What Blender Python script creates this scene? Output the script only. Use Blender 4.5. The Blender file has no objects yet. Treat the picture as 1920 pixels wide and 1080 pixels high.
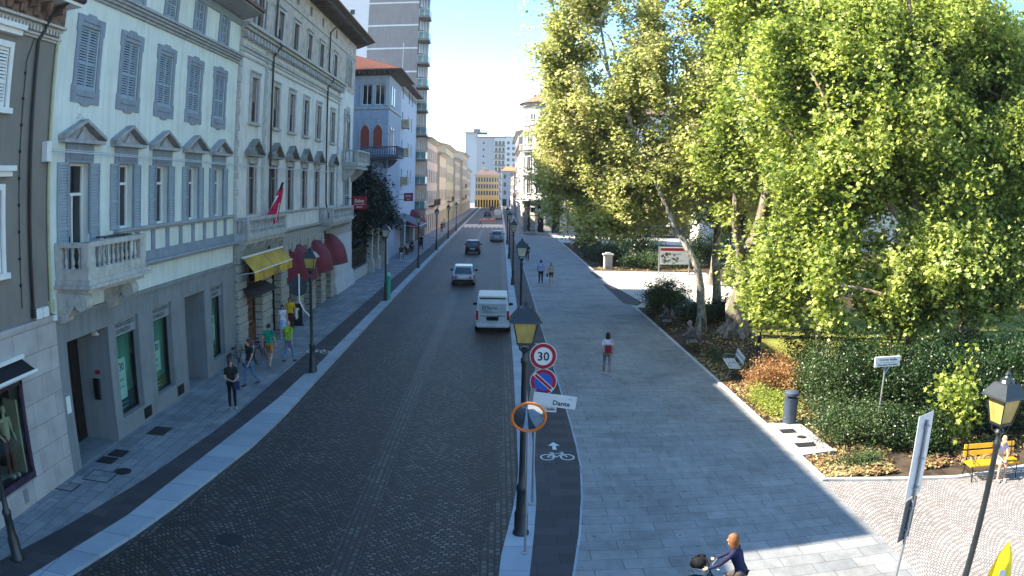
import bpy, bmesh, math, random
import numpy as np
from mathutils import Matrix, Vector
R = math.radians
rnd = random.Random(7)
scene = bpy.context.scene
COL = scene.collection

# ------------------------------------------------------------------ camera
yaw, pitch, roll = 0.018042226, 0.125583325, 0.01692548
def cam_dir(a, b, f):
    x = a*math.cos(roll)-b*math.sin(roll); y = a*math.sin(roll)+b*math.cos(roll)
    F = f*math.cos(pitch)+y*math.sin(pitch); Z = -f*math.sin(pitch)+y*math.cos(pitch)
    return Vector((x*math.cos(yaw)+F*math.sin(yaw), -x*math.sin(yaw)+F*math.cos(yaw), Z))
cam = bpy.data.cameras.new('camera'); co = bpy.data.objects.new('camera', cam); COL.objects.link(co)
M = Matrix.Identity(4)
for j, v in enumerate((cam_dir(1, 0, 0), cam_dir(0, 1, 0), -cam_dir(0, 0, 1), Vector((0, 0, 7.1)))):
    for i in range(3): M[i][j] = v[i]
co.matrix_world = M
cam.type = 'PANO'; cam.panorama_type = 'FISHEYE_LENS_POLYNOMIAL'      # a wide security-camera lens with barrel distortion
cam.sensor_width = 36; cam.sensor_fit = 'HORIZONTAL'; cam.fisheye_fov = math.pi
cam.fisheye_polynomial_k0 = 0; cam.fisheye_polynomial_k1 = -0.036156654
cam.fisheye_polynomial_k2 = 0; cam.fisheye_polynomial_k3 = -6.6994751e-06; cam.fisheye_polynomial_k4 = 0
cam.clip_start = 0.1; cam.clip_end = 5000
scene.camera = co

# ------------------------------------------------------------------ sky, sun, exposure
SUN_EL, SUN_DIR = R(38.9), Vector((-1, 0.11, 0)).normalized()
world = bpy.data.worlds.new('World'); scene.world = world; world.use_nodes = True
wn = world.node_tree; bg = wn.nodes['Background']
sky = wn.nodes.new('ShaderNodeTexSky'); sky.sky_type = 'NISHITA'; sky.sun_disc = False
sky.sun_elevation = SUN_EL; sky.sun_rotation = math.atan2(SUN_DIR.x, SUN_DIR.y)
sky.air_density = 1.0; sky.dust_density = 0.4; sky.ozone_density = 1.6
hsv = wn.nodes.new('ShaderNodeHueSaturation'); hsv.inputs['Saturation'].default_value = 1.24; hsv.inputs['Hue'].default_value = 0.496
wn.links.new(sky.outputs[0], hsv.inputs['Color']); wn.links.new(hsv.outputs[0], bg.inputs[0]); bg.inputs[1].default_value = 0.122
sl = bpy.data.lights.new('sun', 'SUN'); sl.energy = 5.0; sl.angle = R(0.5); sl.color = (1, 0.91, 0.75)
so = bpy.data.objects.new('sun', sl); COL.objects.link(so)
sd = Vector((SUN_DIR.x*math.cos(SUN_EL), SUN_DIR.y*math.cos(SUN_EL), math.sin(SUN_EL)))
so.rotation_euler = sd.to_track_quat('Z', 'Y').to_euler(); so.location = (-60, 10, 60)
scene.view_settings.view_transform = 'Standard'; scene.view_settings.look = 'None'
scene.view_settings.exposure = 1.86; scene.view_settings.gamma = 1
scene.cycles.max_bounces = 6; scene.cycles.diffuse_bounces = 3; scene.cycles.transparent_max_bounces = 16
scene.cycles.transmission_bounces = 4; scene.cycles.use_denoising = True

# ------------------------------------------------------------------ materials
MATS = {}
def nodes_of(name):
    m = bpy.data.materials.new(name); m.use_nodes = True
    return m, m.node_tree, m.node_tree.nodes['Principled BSDF']
def N(t, kind, **kw):
    n = t.nodes.new(kind)
    for k, v in kw.items():
        if k.startswith('i_'):
            n.inputs[int(k[2:]) if k[2:].isdigit() else k[2:]].default_value = v
        else: setattr(n, k, v)
    return n
def L(t, a, b): t.links.new(a, b)
def ramp(t, fac, stops):
    n = t.nodes.new('ShaderNodeValToRGB'); e = n.color_ramp.elements
    e[0].position, e[0].color = stops[0][0], (*stops[0][1], 1)
    e[1].position, e[1].color = stops[-1][0], (*stops[-1][1], 1)
    for p, c in stops[1:-1]:
        q = e.new(p); q.color = (*c, 1)
    L(t, fac, n.inputs[0]); return n.outputs[0]
def coords(t, scale=(1, 1, 1), which='Object', rot=0):
    tc = N(t, 'ShaderNodeTexCoord'); mp = N(t, 'ShaderNodeMapping')
    mp.inputs['Scale'].default_value = scale; mp.inputs['Rotation'].default_value = (0, 0, rot)
    L(t, tc.outputs[which], mp.inputs[0]); return mp.outputs[0]
def plain(name, col, rough=0.7, metal=0.0, var=0.12, scale=3.0, bump=0.0, spec=0.3, streak=0.0):
    """a painted, cast or plastered surface: base colour with cloudy variation, optional rain streaks and fine bump"""
    if name in MATS: return MATS[name]
    m, t, b = nodes_of(name)
    co_ = coords(t)
    n1 = N(t, 'ShaderNodeTexNoise', i_Scale=scale, i_Detail=6, i_Roughness=0.6); L(t, co_, n1.inputs['Vector'])
    dark = tuple(c*(1-var*1.6) for c in col); lite = tuple(min(1, c*(1+var)) for c in col)
    c = ramp(t, n1.outputs[0], [(0.3, dark), (0.5, col), (0.72, lite)])
    if streak:
        s = coords(t, (2.2, 2.2, 0.12)); n2 = N(t, 'ShaderNodeTexNoise', i_Scale=2.0, i_Detail=5, i_Roughness=0.7); L(t, s, n2.inputs['Vector'])
        r = ramp(t, n2.outputs[0], [(0.42, (1, 1, 1)), (0.72, (1-streak,)*3)])
        mx = N(t, 'ShaderNodeMix', data_type='RGBA', blend_type='MULTIPLY'); mx.inputs[0].default_value = 1
        L(t, c, mx.inputs[6]); L(t, r, mx.inputs[7]); c = mx.outputs[2]
    L(t, c, b.inputs['Base Color'])
    b.inputs['Roughness'].default_value = rough; b.inputs['Metallic'].default_value = metal
    b.inputs['Specular IOR Level'].default_value = spec
    if bump:
        n3 = N(t, 'ShaderNodeTexNoise', i_Scale=scale*9, i_Detail=4); L(t, co_, n3.inputs['Vector'])
        bp = N(t, 'ShaderNodeBump', i_Strength=bump, i_Distance=0.02); L(t, n3.outputs[0], bp.inputs['Height']); L(t, bp.outputs[0], b.inputs['Normal'])
    MATS[name] = m; return m
def paving(name, cols, mortar, bw, bh, scale, warp=0.0, warp_len=1.2, rot=0.0, mort=0.02, rough=0.8, bump=0.4, stain=0.25, off=0.5, spec=0.3, tracks=False, gum=False):
    """bricks in object space; warp bends the rows into the fan arcs of sett paving"""
    m, t, b = nodes_of(name)
    v = coords(t, (1, 1, 1), rot=rot)
    if warp:
        sp = N(t, 'ShaderNodeSeparateXYZ'); L(t, v, sp.inputs[0])
        def mth(op, a, c=None):
            n = N(t, 'ShaderNodeMath', operation=op)
            for k, q in ((0, a), (1, c)):
                if q is None: continue
                if isinstance(q, (int, float)): n.inputs[k].default_value = q
                else: L(t, q, n.inputs[k])
            return n.outputs[0]
        fr = mth('SUBTRACT', mth('FRACT', mth('DIVIDE', sp.outputs[0], warp_len)), 0.5)
        y2 = mth('ADD', sp.outputs[1], mth('MULTIPLY', mth('MULTIPLY', fr, fr), warp))
        cb = N(t, 'ShaderNodeCombineXYZ'); L(t, sp.outputs[0], cb.inputs[0]); L(t, y2, cb.inputs[1]); v = cb.outputs[0]
    nz = N(t, 'ShaderNodeTexNoise', i_Scale=6.0, i_Detail=3); L(t, coords(t), nz.inputs['Vector'])
    ad = N(t, 'ShaderNodeMix', data_type='VECTOR'); ad.inputs[0].default_value = 0.012 if bw < .3 else 0.004
    L(t, v, ad.inputs[4]); L(t, nz.outputs[1], ad.inputs[5])
    br = N(t, 'ShaderNodeTexBrick', offset=off, i_Scale=scale); br.inputs['Mortar Size'].default_value = mort
    br.inputs['Brick Width'].default_value = bw; br.inputs['Row Height'].default_value = bh; br.inputs['Mortar Smooth'].default_value = 0.3
    br.inputs['Color1'].default_value = (0, 0, 0, 1); br.inputs['Color2'].default_value = (1, 1, 1, 1); br.inputs['Mortar'].default_value = (0.5, 0.5, 0.5, 1)
    L(t, ad.outputs[1], br.inputs['Vector'])
    c = ramp(t, br.outputs['Color'], [(0.0, cols[0]), (0.5, cols[1]), (1.0, cols[2])])
    mx = N(t, 'ShaderNodeMix', data_type='RGBA'); mx.inputs[7].default_value = (*mortar, 1); L(t, br.outputs['Fac'], mx.inputs[0]); L(t, c, mx.inputs[6])
    n2 = N(t, 'ShaderNodeTexNoise', i_Scale=0.45, i_Detail=9, i_Roughness=0.68); L(t, coords(t), n2.inputs['Vector'])
    r = ramp(t, n2.outputs[0], [(0.3, (1-stain,)*3), (0.55, (1, 1, 1)), (0.75, (1+stain*.3,)*3)])
    mu = N(t, 'ShaderNodeMix', data_type='RGBA', blend_type='MULTIPLY'); mu.inputs[0].default_value = 1; L(t, mx.outputs[2], mu.inputs[6]); L(t, r, mu.inputs[7])
    fin = mu.outputs[2]
    if gum:         # trodden-in spots and a finer layer of grime
        vo = N(t, 'ShaderNodeTexVoronoi', i_Scale=1.6); L(t, coords(t), vo.inputs['Vector'])
        mg = N(t, 'ShaderNodeMix', data_type='RGBA', blend_type='MULTIPLY'); mg.inputs[0].default_value = 1; L(t, fin, mg.inputs[6]); L(t, ramp(t, vo.outputs['Distance'], [(.045, (.45, .45, .45)), (.065, (1, 1, 1))]), mg.inputs[7]); fin = mg.outputs[2]
        ng = N(t, 'ShaderNodeTexNoise', i_Scale=3.5, i_Detail=9, i_Roughness=.75); L(t, coords(t, (1, .5, 1)), ng.inputs['Vector'])
        mh = N(t, 'ShaderNodeMix', data_type='RGBA', blend_type='MULTIPLY'); mh.inputs[0].default_value = 1; L(t, fin, mh.inputs[6]); L(t, ramp(t, ng.outputs[0], [(.35, (.80, .80, .80)), (.6, (1.05, 1.05, 1.05))]), mh.inputs[7]); fin = mh.outputs[2]
    if tracks:      # tyre-polished, slightly bluer and paler lengths of the carriageway, and dark oil patches
        n4 = N(t, 'ShaderNodeTexNoise', i_Scale=1.0, i_Detail=4, i_Roughness=.6); L(t, coords(t, (.75, .035, 1)), n4.inputs['Vector'])
        m4 = N(t, 'ShaderNodeMix', data_type='RGBA', blend_type='MULTIPLY'); m4.inputs[0].default_value = 1; L(t, fin, m4.inputs[6]); L(t, ramp(t, n4.outputs[0], [(.35, (.72, .70, .70)), (.5, (1, 1, 1)), (.66, (1.35, 1.45, 1.6))]), m4.inputs[7]); fin = m4.outputs[2]
        n5 = N(t, 'ShaderNodeTexNoise', i_Scale=.8, i_Detail=6, i_Roughness=.7); L(t, coords(t, (1, .6, 1)), n5.inputs['Vector'])
        m5 = N(t, 'ShaderNodeMix', data_type='RGBA', blend_type='MULTIPLY'); m5.inputs[0].default_value = 1; L(t, fin, m5.inputs[6]); L(t, ramp(t, n5.outputs[0], [(.33, (.45, .45, .47)), (.42, (1, 1, 1)), (.8, (1.1, 1.05, 1))]), m5.inputs[7]); fin = m5.outputs[2]
    L(t, fin, b.inputs['Base Color']); b.inputs['Roughness'].default_value = rough; b.inputs['Specular IOR Level'].default_value = spec
    n3 = N(t, 'ShaderNodeTexNoise', i_Scale=30, i_Detail=3); L(t, coords(t), n3.inputs['Vector'])
    h = N(t, 'ShaderNodeMath', operation='SUBTRACT'); L(t, n3.outputs[0], h.inputs[0]); L(t, br.outputs['Fac'], h.inputs[1])
    bp = N(t, 'ShaderNodeBump', i_Strength=bump, i_Distance=0.02); L(t, h.outputs[0], bp.inputs['Height']); L(t, bp.outputs[0], b.inputs['Normal'])
    MATS[name] = m; return m
def glassy(name, col, rough=0.06, spec=0.6):
    """a window seen from outside by day: dark room behind a reflecting pane"""
    if name in MATS: return MATS[name]
    m, t, b = nodes_of(name)
    n1 = N(t, 'ShaderNodeTexNoise', i_Scale=0.7, i_Detail=3); L(t, coords(t), n1.inputs['Vector'])
    L(t, ramp(t, n1.outputs[0], [(0.35, tuple(c*.5 for c in col)), (0.65, tuple(c*1.5 for c in col))]), b.inputs['Base Color'])
    b.inputs['Roughness'].default_value = rough; b.inputs['Specular IOR Level'].default_value = spec
    MATS[name] = m; return m
def clear_glass(name, tint=(0.85, 0.95, 0.9), fac=0.12):
    m, t, b = nodes_of(name); t.nodes.remove(b)
    tr = N(t, 'ShaderNodeBsdfTransparent'); tr.inputs[0].default_value = (*tint, 1)
    gl = N(t, 'ShaderNodeBsdfGlossy'); gl.inputs['Roughness'].default_value = 0.03
    lw = N(t, 'ShaderNodeFresnel', i_IOR=1.5); mx = N(t, 'ShaderNodeMixShader')
    ad = N(t, 'ShaderNodeMath', operation='ADD'); ad.inputs[1].default_value = fac*.3; L(t, lw.outputs[0], ad.inputs[0])
    L(t, ad.outputs[0], mx.inputs[0]); L(t, tr.outputs[0], mx.inputs[1]); L(t, gl.outputs[0], mx.inputs[2])
    L(t, mx.outputs[0], t.nodes['Material Output'].inputs[0]); MATS[name] = m; return m
def leafmat(name, stops, trans=0.45, rough=0.55):
    m, t, b = nodes_of(name)
    g = N(t, 'ShaderNodeNewGeometry')
    n1 = N(t, 'ShaderNodeTexNoise', i_Scale=0.35, i_Detail=2); L(t, coords(t), n1.inputs['Vector'])
    a = N(t, 'ShaderNodeMath', operation='MULTIPLY_ADD'); a.inputs[1].default_value = 0.62; L(t, g.outputs['Random Per Island'], a.inputs[0])
    s = N(t, 'ShaderNodeMath', operation='MULTIPLY_ADD'); s.inputs[1].default_value = 1.1; s.inputs[2].default_value = -0.36; L(t, n1.outputs[0], s.inputs[0]); L(t, s.outputs[0], a.inputs[2])
    c = ramp(t, a.outputs[0], stops)
    b.inputs['Roughness'].default_value = rough; b.inputs['Specular IOR Level'].default_value = 0.35
    L(t, c, b.inputs['Base Color'])
    tl = N(t, 'ShaderNodeBsdfTranslucent')
    hs = N(t, 'ShaderNodeHueSaturation', i_Saturation=1.08, i_Value=1.55); L(t, c, hs.inputs['Color']); L(t, hs.outputs[0], tl.inputs[0])
    mx = N(t, 'ShaderNodeMixShader'); mx.inputs[0].default_value = trans
    L(t, b.outputs[0], mx.inputs[1]); L(t, tl.outputs[0], mx.inputs[2]); L(t, mx.outputs[0], t.nodes['Material Output'].inputs[0])
    MATS[name] = m; return m

# ------------------------------------------------------------------ mesh builder and object helpers
class MB:
    def __init__(s): s.v = []; s.f = []; s.mi = []; s.cur = 0
    def add(s, vs, fs, T=None):
        o = len(s.v)
        if T is not None: vs = [T @ Vector(p) for p in vs]
        s.v += [tuple(p) for p in vs]; s.f += [tuple(o+i for i in f) for f in fs]; s.mi += [s.cur]*len(fs); return s
    def box(s, x0, x1, y0, y1, z0, z1, T=None):
        return s.add([(x0, y0, z0), (x1, y0, z0), (x1, y1, z0), (x0, y1, z0), (x0, y0, z1), (x1, y0, z1), (x1, y1, z1), (x0, y1, z1)],
                     [(0, 3, 2, 1), (4, 5, 6, 7), (0, 1, 5, 4), (1, 2, 6, 5), (2, 3, 7, 6), (3, 0, 4, 7)], T)
    def bev(s, x0, x1, y0, y1, z0, z1, r=0.02, T=None):
        """box with its upright edges chamfered and a chamfered top"""
        ring = [(x0+r, y0), (x1-r, y0), (x1, y0+r), (x1, y1-r), (x1-r, y1), (x0+r, y1), (x0, y1-r), (x0, y0+r)]
        ins = [(x0+2*r, y0+r), (x1-2*r, y0+r), (x1-r, y0+2*r), (x1-r, y1-2*r), (x1-2*r, y1-r), (x0+2*r, y1-r), (x0+r, y1-2*r), (x0+r, y0+2*r)]
        vs = [(x, y, z0) for x, y in ring]+[(x, y, z1-r) for x, y in ring]+[(x, y, z1) for x, y in ins]
        fs = [tuple(range(7, -1, -1)), tuple(range(16, 24))]
        for k in range(2):
            for i in range(8): j = (i+1) % 8; fs.append((k*8+i, k*8+j, k*8+8+j, k*8+8+i))
        return s.add(vs, fs, T)
    def quad(s, a, b, c, d, T=None): return s.add([a, b, c, d], [(0, 1, 2, 3)], T)
    def prism(s, pts, y0, y1, T=None):
        """outline in x,z pushed along y"""
        n = len(pts); vs = [(x, y0, z) for x, z in pts]+[(x, y1, z) for x, z in pts]
        return s.add(vs, [tuple(range(n)), tuple(range(2*n-1, n-1, -1))]+[(i, i+n, (i+1) % n+n, (i+1) % n) for i in range(n)], T)
    def prism_x(s, pts, x0, x1, T=None):
        """outline in y,z pushed along x (a moulding)"""
        n = len(pts); vs = [(x0, y, z) for y, z in pts]+[(x1, y, z) for y, z in pts]
        return s.add(vs, [tuple(range(n)), tuple(range(2*n-1, n-1, -1))]+[(i, i+n, (i+1) % n+n, (i+1) % n) for i in range(n)], T)
    def flat(s, pts, z0, z1, T=None):
        n = len(pts); vs = [(x, y, z0) for x, y in pts]+[(x, y, z1) for x, y in pts]
        return s.add(vs, [tuple(range(n-1, -1, -1)), tuple(range(n, 2*n))]+[(i, (i+1) % n, (i+1) % n+n, i+n) for i in range(n)], T)
    def lathe(s, prof, c=(0, 0, 0), n=12, T=None, close=True):
        vs = []; fs = []
        for r, z in prof:
            for k in range(n): a = 2*math.pi*k/n; vs.append((c[0]+r*math.cos(a), c[1]+r*math.sin(a), c[2]+z))
        for i in range(len(prof)-1):
            for k in range(n): fs.append((i*n+k, i*n+(k+1) % n, (i+1)*n+(k+1) % n, (i+1)*n+k))
        if close: fs += [tuple(range(n-1, -1, -1)), tuple(range((len(prof)-1)*n, len(prof)*n))]
        return s.add(vs, fs, T)
    def tube(s, pts, r, n=8, T=None, cap=True):
        pts = [Vector(p) for p in pts]; rs = r if isinstance(r, (list, tuple)) else [r]*len(pts)
        vs = []; fs = []; up = None
        for i, p in enumerate(pts):
            d = (pts[min(i+1, len(pts)-1)]-pts[max(i-1, 0)]).normalized()
            if up is None: up = Vector((0, 0, 1)) if abs(d.z) < .9 else Vector((1, 0, 0))
            a = d.cross(up).normalized(); b = a.cross(d).normalized(); up = b
            for k in range(n): q = 2*math.pi*k/n; vs.append(p+(a*math.cos(q)+b*math.sin(q))*rs[i])
        for i in range(len(pts)-1):
            for k in range(n): fs.append((i*n+k, i*n+(k+1) % n, (i+1)*n+(k+1) % n, (i+1)*n+k))
        if cap: fs += [tuple(range(n-1, -1, -1)), tuple(range((len(pts)-1)*n, len(pts)*n))]
        return s.add(vs, fs, T)
    def ring(s, c, rad, r, axis='y', n=24, m=6, T=None):
        vs = []; fs = []
        for i in range(n):
            a = 2*math.pi*i/n
            for k in range(m):
                b = 2*math.pi*k/m; q = rad+r*math.cos(b); h = r*math.sin(b)
                x, y, z = q*math.cos(a), h, q*math.sin(a)
                if axis == 'x': x, y, z = h, q*math.cos(a), q*math.sin(a)
                if axis == 'z': x, y, z = q*math.cos(a), q*math.sin(a), h
                vs.append((c[0]+x, c[1]+y, c[2]+z))
        for i in range(n):
            for k in range(m): fs.append((i*m+k, ((i+1) % n)*m+k, ((i+1) % n)*m+(k+1) % m, i*m+(k+1) % m))
        return s.add(vs, fs, T)
    def ball(s, c, r, n=10, m=7, T=None):
        r = r if isinstance(r, (tuple, list)) else (r, r, r)
        vs = [(c[0], c[1], c[2]-r[2])]; fs = []
        for i in range(1, m):
            p = -math.pi/2+math.pi*i/m
            for k in range(n): a = 2*math.pi*k/n; vs.append((c[0]+r[0]*math.cos(p)*math.cos(a), c[1]+r[1]*math.cos(p)*math.sin(a), c[2]+r[2]*math.sin(p)))
        vs.append((c[0], c[1], c[2]+r[2])); e = len(vs)-1
        for k in range(n): fs.append((0, 1+(k+1) % n, 1+k)); fs.append((e, 1+(m-2)*n+k, 1+(m-2)*n+(k+1) % n))
        for i in range(m-2):
            for k in range(n): fs.append((1+i*n+k, 1+i*n+(k+1) % n, 1+(i+1)*n+(k+1) % n, 1+(i+1)*n+k))
        return s.add(vs, fs, T)
    def holes(s, u0, u1, z0, z1, hs, d=0.0, deep=0.3, back=False):
        """wall face in the plane y=d facing -y, with openings (ua,ub,za,zb[,deep]) and their reveals"""
        us = sorted({u0, u1, *[h[0] for h in hs], *[h[1] for h in hs]}); zs = sorted({z0, z1, *[h[2] for h in hs], *[h[3] for h in hs]})
        us = [u for u in us if u0 <= u <= u1]; zs = [z for z in zs if z0 <= z <= z1]
        for j in range(len(zs)-1):
            zc = (zs[j]+zs[j+1])/2; start = None
            for i in range(len(us)-1):
                uc = (us[i]+us[i+1])/2; hit = any(h[0] < uc < h[1] and h[2] < zc < h[3] for h in hs)
                if not hit and start is None: start = us[i]
                if (hit or i == len(us)-2) and start is not None:
                    e = us[i] if hit else us[i+1]
                    s.quad((start, d, zs[j]), (e, d, zs[j]), (e, d, zs[j+1]), (start, d, zs[j+1])); start = None
        for h in hs:
            a, b, c, e = h[:4]; q = d+(h[4] if len(h) > 4 else deep)
            s.quad((a, d, c), (a, d, e), (a, q, e), (a, q, c)); s.quad((b, d, c), (b, q, c), (b, q, e), (b, d, e))
            s.quad((a, d, e), (b, d, e), (b, q, e), (a, q, e)); s.quad((a, d, c), (a, q, c), (b, q, c), (b, d, c))
            if back: s.quad((a, q, c), (a, q, e), (b, q, e), (b, q, c))
        return s
    def mesh(s, name, mats, smooth=False, fix=True):
        me = bpy.data.meshes.new(name); me.from_pydata(s.v, [], s.f)
        for m in (mats if isinstance(mats, (list, tuple)) else [mats]): me.materials.append(m)
        if any(s.mi): me.polygons.foreach_set('material_index', s.mi)
        if fix:
            bm = bmesh.new(); bm.from_mesh(me); bmesh.ops.recalc_face_normals(bm, faces=bm.faces); bm.to_mesh(me); bm.free()
        if smooth:
            me.polygons.foreach_set('use_smooth', [True]*len(me.polygons)); 
            try: me.set_sharp_from_angle(angle=R(40))
            except Exception: pass
        me.update(); return me
    def build(s, name, mats, parent=None, smooth=False, loc=None, fix=True):
        o = bpy.data.objects.new(name, s.mesh(name, mats, smooth, fix)); COL.objects.link(o)
        if parent is not None: o.parent = parent
        if loc is not None: o.location = loc
        return o
def put(name, me, parent=None, loc=(0, 0, 0), rz=0):
    o = bpy.data.objects.new(name, me); COL.objects.link(o); o.parent = parent; o.location = loc; o.rotation_euler = (0, 0, rz); return o
def tag(o, label=None, cat=None, group=None, kind=None):
    for k, v in (('label', label), ('category', cat), ('group', group), ('kind', kind)):
        if v: o[k] = v
    return o
def thing(name, label, cat, loc=(0, 0, 0), rz=0, group=None):
    o = bpy.data.objects.new(name, None); COL.objects.link(o); o.location = loc; o.rotation_euler = (0, 0, rz); o.empty_display_size = .2
    return tag(o, label, cat, group)
def kids(o): return [c for c in bpy.data.objects if c.parent == o]
def copy_tree(o, loc=None, rz=None, label=None, parent=None):
    c = o.copy(); COL.objects.link(c)
    if parent is not None: c.parent = parent
    if loc is not None: c.location = loc
    if rz is not None: c.rotation_euler = (0, 0, rz)
    if label: c['label'] = label
    for k in o.children: copy_tree(k, parent=c)
    return c
_tc = {}
def text_geo(body, size, bold=False):
    """filled letters as vertices and faces in x,z, starting at the origin"""
    k = (body, size)
    if k in _tc: return _tc[k]
    cu = bpy.data.curves.new('t', 'FONT'); cu.body = body; cu.size = size; cu.resolution_u = 2; cu.offset = 0.018*size if bold else 0
    o = bpy.data.objects.new('t', cu); COL.objects.link(o); dg = bpy.context.evaluated_depsgraph_get()
    me = bpy.data.meshes.new_from_object(o.evaluated_get(dg)); vs = [(v.co.x, 0, v.co.y) for v in me.vertices]; fs = [tuple(p.vertices) for p in me.polygons]
    bpy.data.objects.remove(o); bpy.data.curves.remove(cu); bpy.data.meshes.remove(me); _tc[k] = (vs, fs); return vs, fs
def text(mb, body, size, x, y, z, centre=False, bold=False, width=None, T=None):
    vs, fs = text_geo(body, size, bold)
    if not vs: return
    w = max(v[0] for v in vs); k = (width/w) if width else 1; ox = x-(w*k/2 if centre else 0)
    mb.add([(v[0]*k+ox, y, v[2]+z) for v in vs], fs, T)
def surf(name, pts_list, z, mat, kind='structure'):
    mb = MB()
    for pts in pts_list: mb.add([(x, y, z) for x, y in pts], [tuple(range(len(pts)))])
    return tag(mb.build(name, mat), kind=kind)

# ------------------------------------------------------------------ ground, road, pavements
def lerp_line(tab, y):
    for (y0, x0), (y1, x1) in zip(tab, tab[1:]):
        if y0 <= y <= y1: return x0+(x1-x0)*(y-y0)/(y1-y0)
    return tab[0][1] if y < tab[0][0] else tab[-1][1]
KL_OUT = [(-45, -13.4), (-6, -13.4), (5, -9.9), (8, -9.1), (11, -8.31), (13.4, -7.76), (15.2, -7.47), (17.2, -7.22), (20.1, -6.9), (23.1, -6.78), (28, -6.78), (60, -6.8), (420, -6.85)]
KL_IN = [(-45, -14.3), (-6, -14.3), (5, -10.75), (8, -9.85), (10.7, -9.05), (14.3, -8.33), (18.7, -7.97), (22, -7.72), (25, -7.52), (28.8, -7.46), (28.95, -7.1), (29.5, -7.1), (30.2, -7.3), (48.6, -7.36), (48.8, -7.02), (49.5, -7.02), (50.5, -7.25), (69.4, -7.3), (69.6, -7.0), (71, -7.2), (420, -7.3)]
SL_IN = [(-45, -15.4), (-6, -15.4), (5, -11.75), (11.25, -10.0), (13.2, -9.52), (16.6, -8.91), (20.8, -8.49), (22.8, -8.37), (33, -8.3), (420, -8.4)]
KR_OUT = [(-45, -1.6), (-6, -1.6), (5, -0.62), (9, -0.25), (13.08, .08), (13.97, .13), (16.17, .38), (17.5, .5), (19, .59), (23.3, .62), (30, .66), (50, .71), (90, .79), (420, .8)]
KR_IN = [(-45, -.8), (-6, -.8), (5, .1), (9, .36), (13.08, .66), (15, .82), (16.8, .95), (20, 1.04), (29.8, 1.1), (34.8, 1.14), (35, .98), (36.4, .98), (37, 1.05), (47, 1.18), (420, 1.25)]
BR = [(-45, -.2), (-6, -.2), (5, .62), (9, .98), (11, 1.2), (13.07, 1.47), (15, 1.77), (17.1, 2.02), (19.1, 2.19), (21, 2.25), (23.6, 2.27), (420, 2.25)]
def band(name, a, b, y0, y1, top, mat, thick=0.14):
    ys = sorted({y0, y1, *[q[0] for q in a if y0 < q[0] < y1], *[q[0] for q in b if y0 < q[0] < y1], *[y for y in np.arange(y0+1, min(y1, 40), 1.0)]})
    la = a if isinstance(a, list) and isinstance(a[0], tuple) and len(a) > 1 else a
    mb = MB(); n = len(ys); vs = []
    for y in ys:
        xa, xb = lerp_line(a, y), lerp_line(b, y); vs += [(xa, y, top), (xb, y, top), (xa, y, top-thick), (xb, y, top-thick)]
    fs = []
    for i in range(n-1):
        p, q = 4*i, 4*i+4; fs += [(p, p+1, q+1, q), (p, q, q+2, p+2), (p+1, p+3, q+3, q+1)]
    mb.add(vs, fs+[(0, 2, 3, 1), (4*n-4, 4*n-3, 4*n-1, 4*n-2)]); return tag(mb.build(name, mat), kind='structure')
def const(x): return [(-50, x), (420, x)]
m_sett = paving('porphyry setts dark', [(.028, .020, .018), (.070, .052, .045), (.18, .138, .12)], (.006, .005, .005), .15, .125, 1.0, warp=1.9, warp_len=1.7, mort=.030, rough=.55, bump=1.0, stain=.5, spec=.5, tracks=True)
m_band = paving('straight sett rows', [(.030, .024, .024), (.062, .050, .048), (.13, .11, .10)], (.006, .005, .005), .20, .135, 1.0, mort=.028, rough=.5, bump=1.0, stain=.4, spec=.5, rot=R(90))
m_sett2 = paving('porphyry setts pale', [(.27, .24, .225), (.36, .33, .31), (.45, .42, .39)], (.15, .13, .12), .12, .10, 1.0, warp=2.2, warp_len=1.5, rot=R(12), mort=.016, rough=.8, bump=.6, stain=.2)
m_slab = paving('grey stone slabs', [(.245, .25, .255), (.27, .275, .275), (.30, .30, .295)], (.13, .135, .14), .95, .44, 1.0, mort=.010, rough=.75, bump=.35, stain=.34, off=.37, gum=True)
m_slab2 = paving('pale stone slabs', [(.22, .23, .245), (.26, .27, .285), (.31, .315, .325)], (.12, .13, .145), .85, .40, 1.0, mort=.013, rough=.75, bump=.4, stain=.34, rot=R(90), off=.43, gum=True)
m_dark = paving('dark lane slabs', [(.050, .046, .05), (.062, .056, .06), (.078, .07, .072)], (.032, .03, .034), .8, .45, 1.0, mort=.01, rough=.75, bump=.3, stain=.3, off=.4)
m_kerb = paving('white kerb stone', [(.30, .34, .39), (.35, .39, .43), (.40, .44, .48)], (.16, .17, .19), 2.2, 1.1, 1.0, mort=.012, rough=.7, bump=.25, stain=.2, rot=R(0), off=0)
m_pale = paving('pale path slabs', [(.42, .41, .39), (.48, .47, .44), (.54, .52, .49)], (.33, .31, .29), 1.2, .6, 1.0, mort=.01, rough=.8, bump=.2, stain=.12)
m_soil = plain('soil', (.075, .055, .038), .95, var=.45, scale=1.6, bump=.6, spec=.1)
m_far = plain('far ground', (.12, .12, .115), .9, var=.2, scale=.4)
m_iron = plain('cast iron cover', (.035, .033, .035), .6, .3, var=.3, scale=14, bump=.6)
m_mark = plain('white road paint', (.62, .64, .62), .7, var=.2, scale=9)
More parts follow.
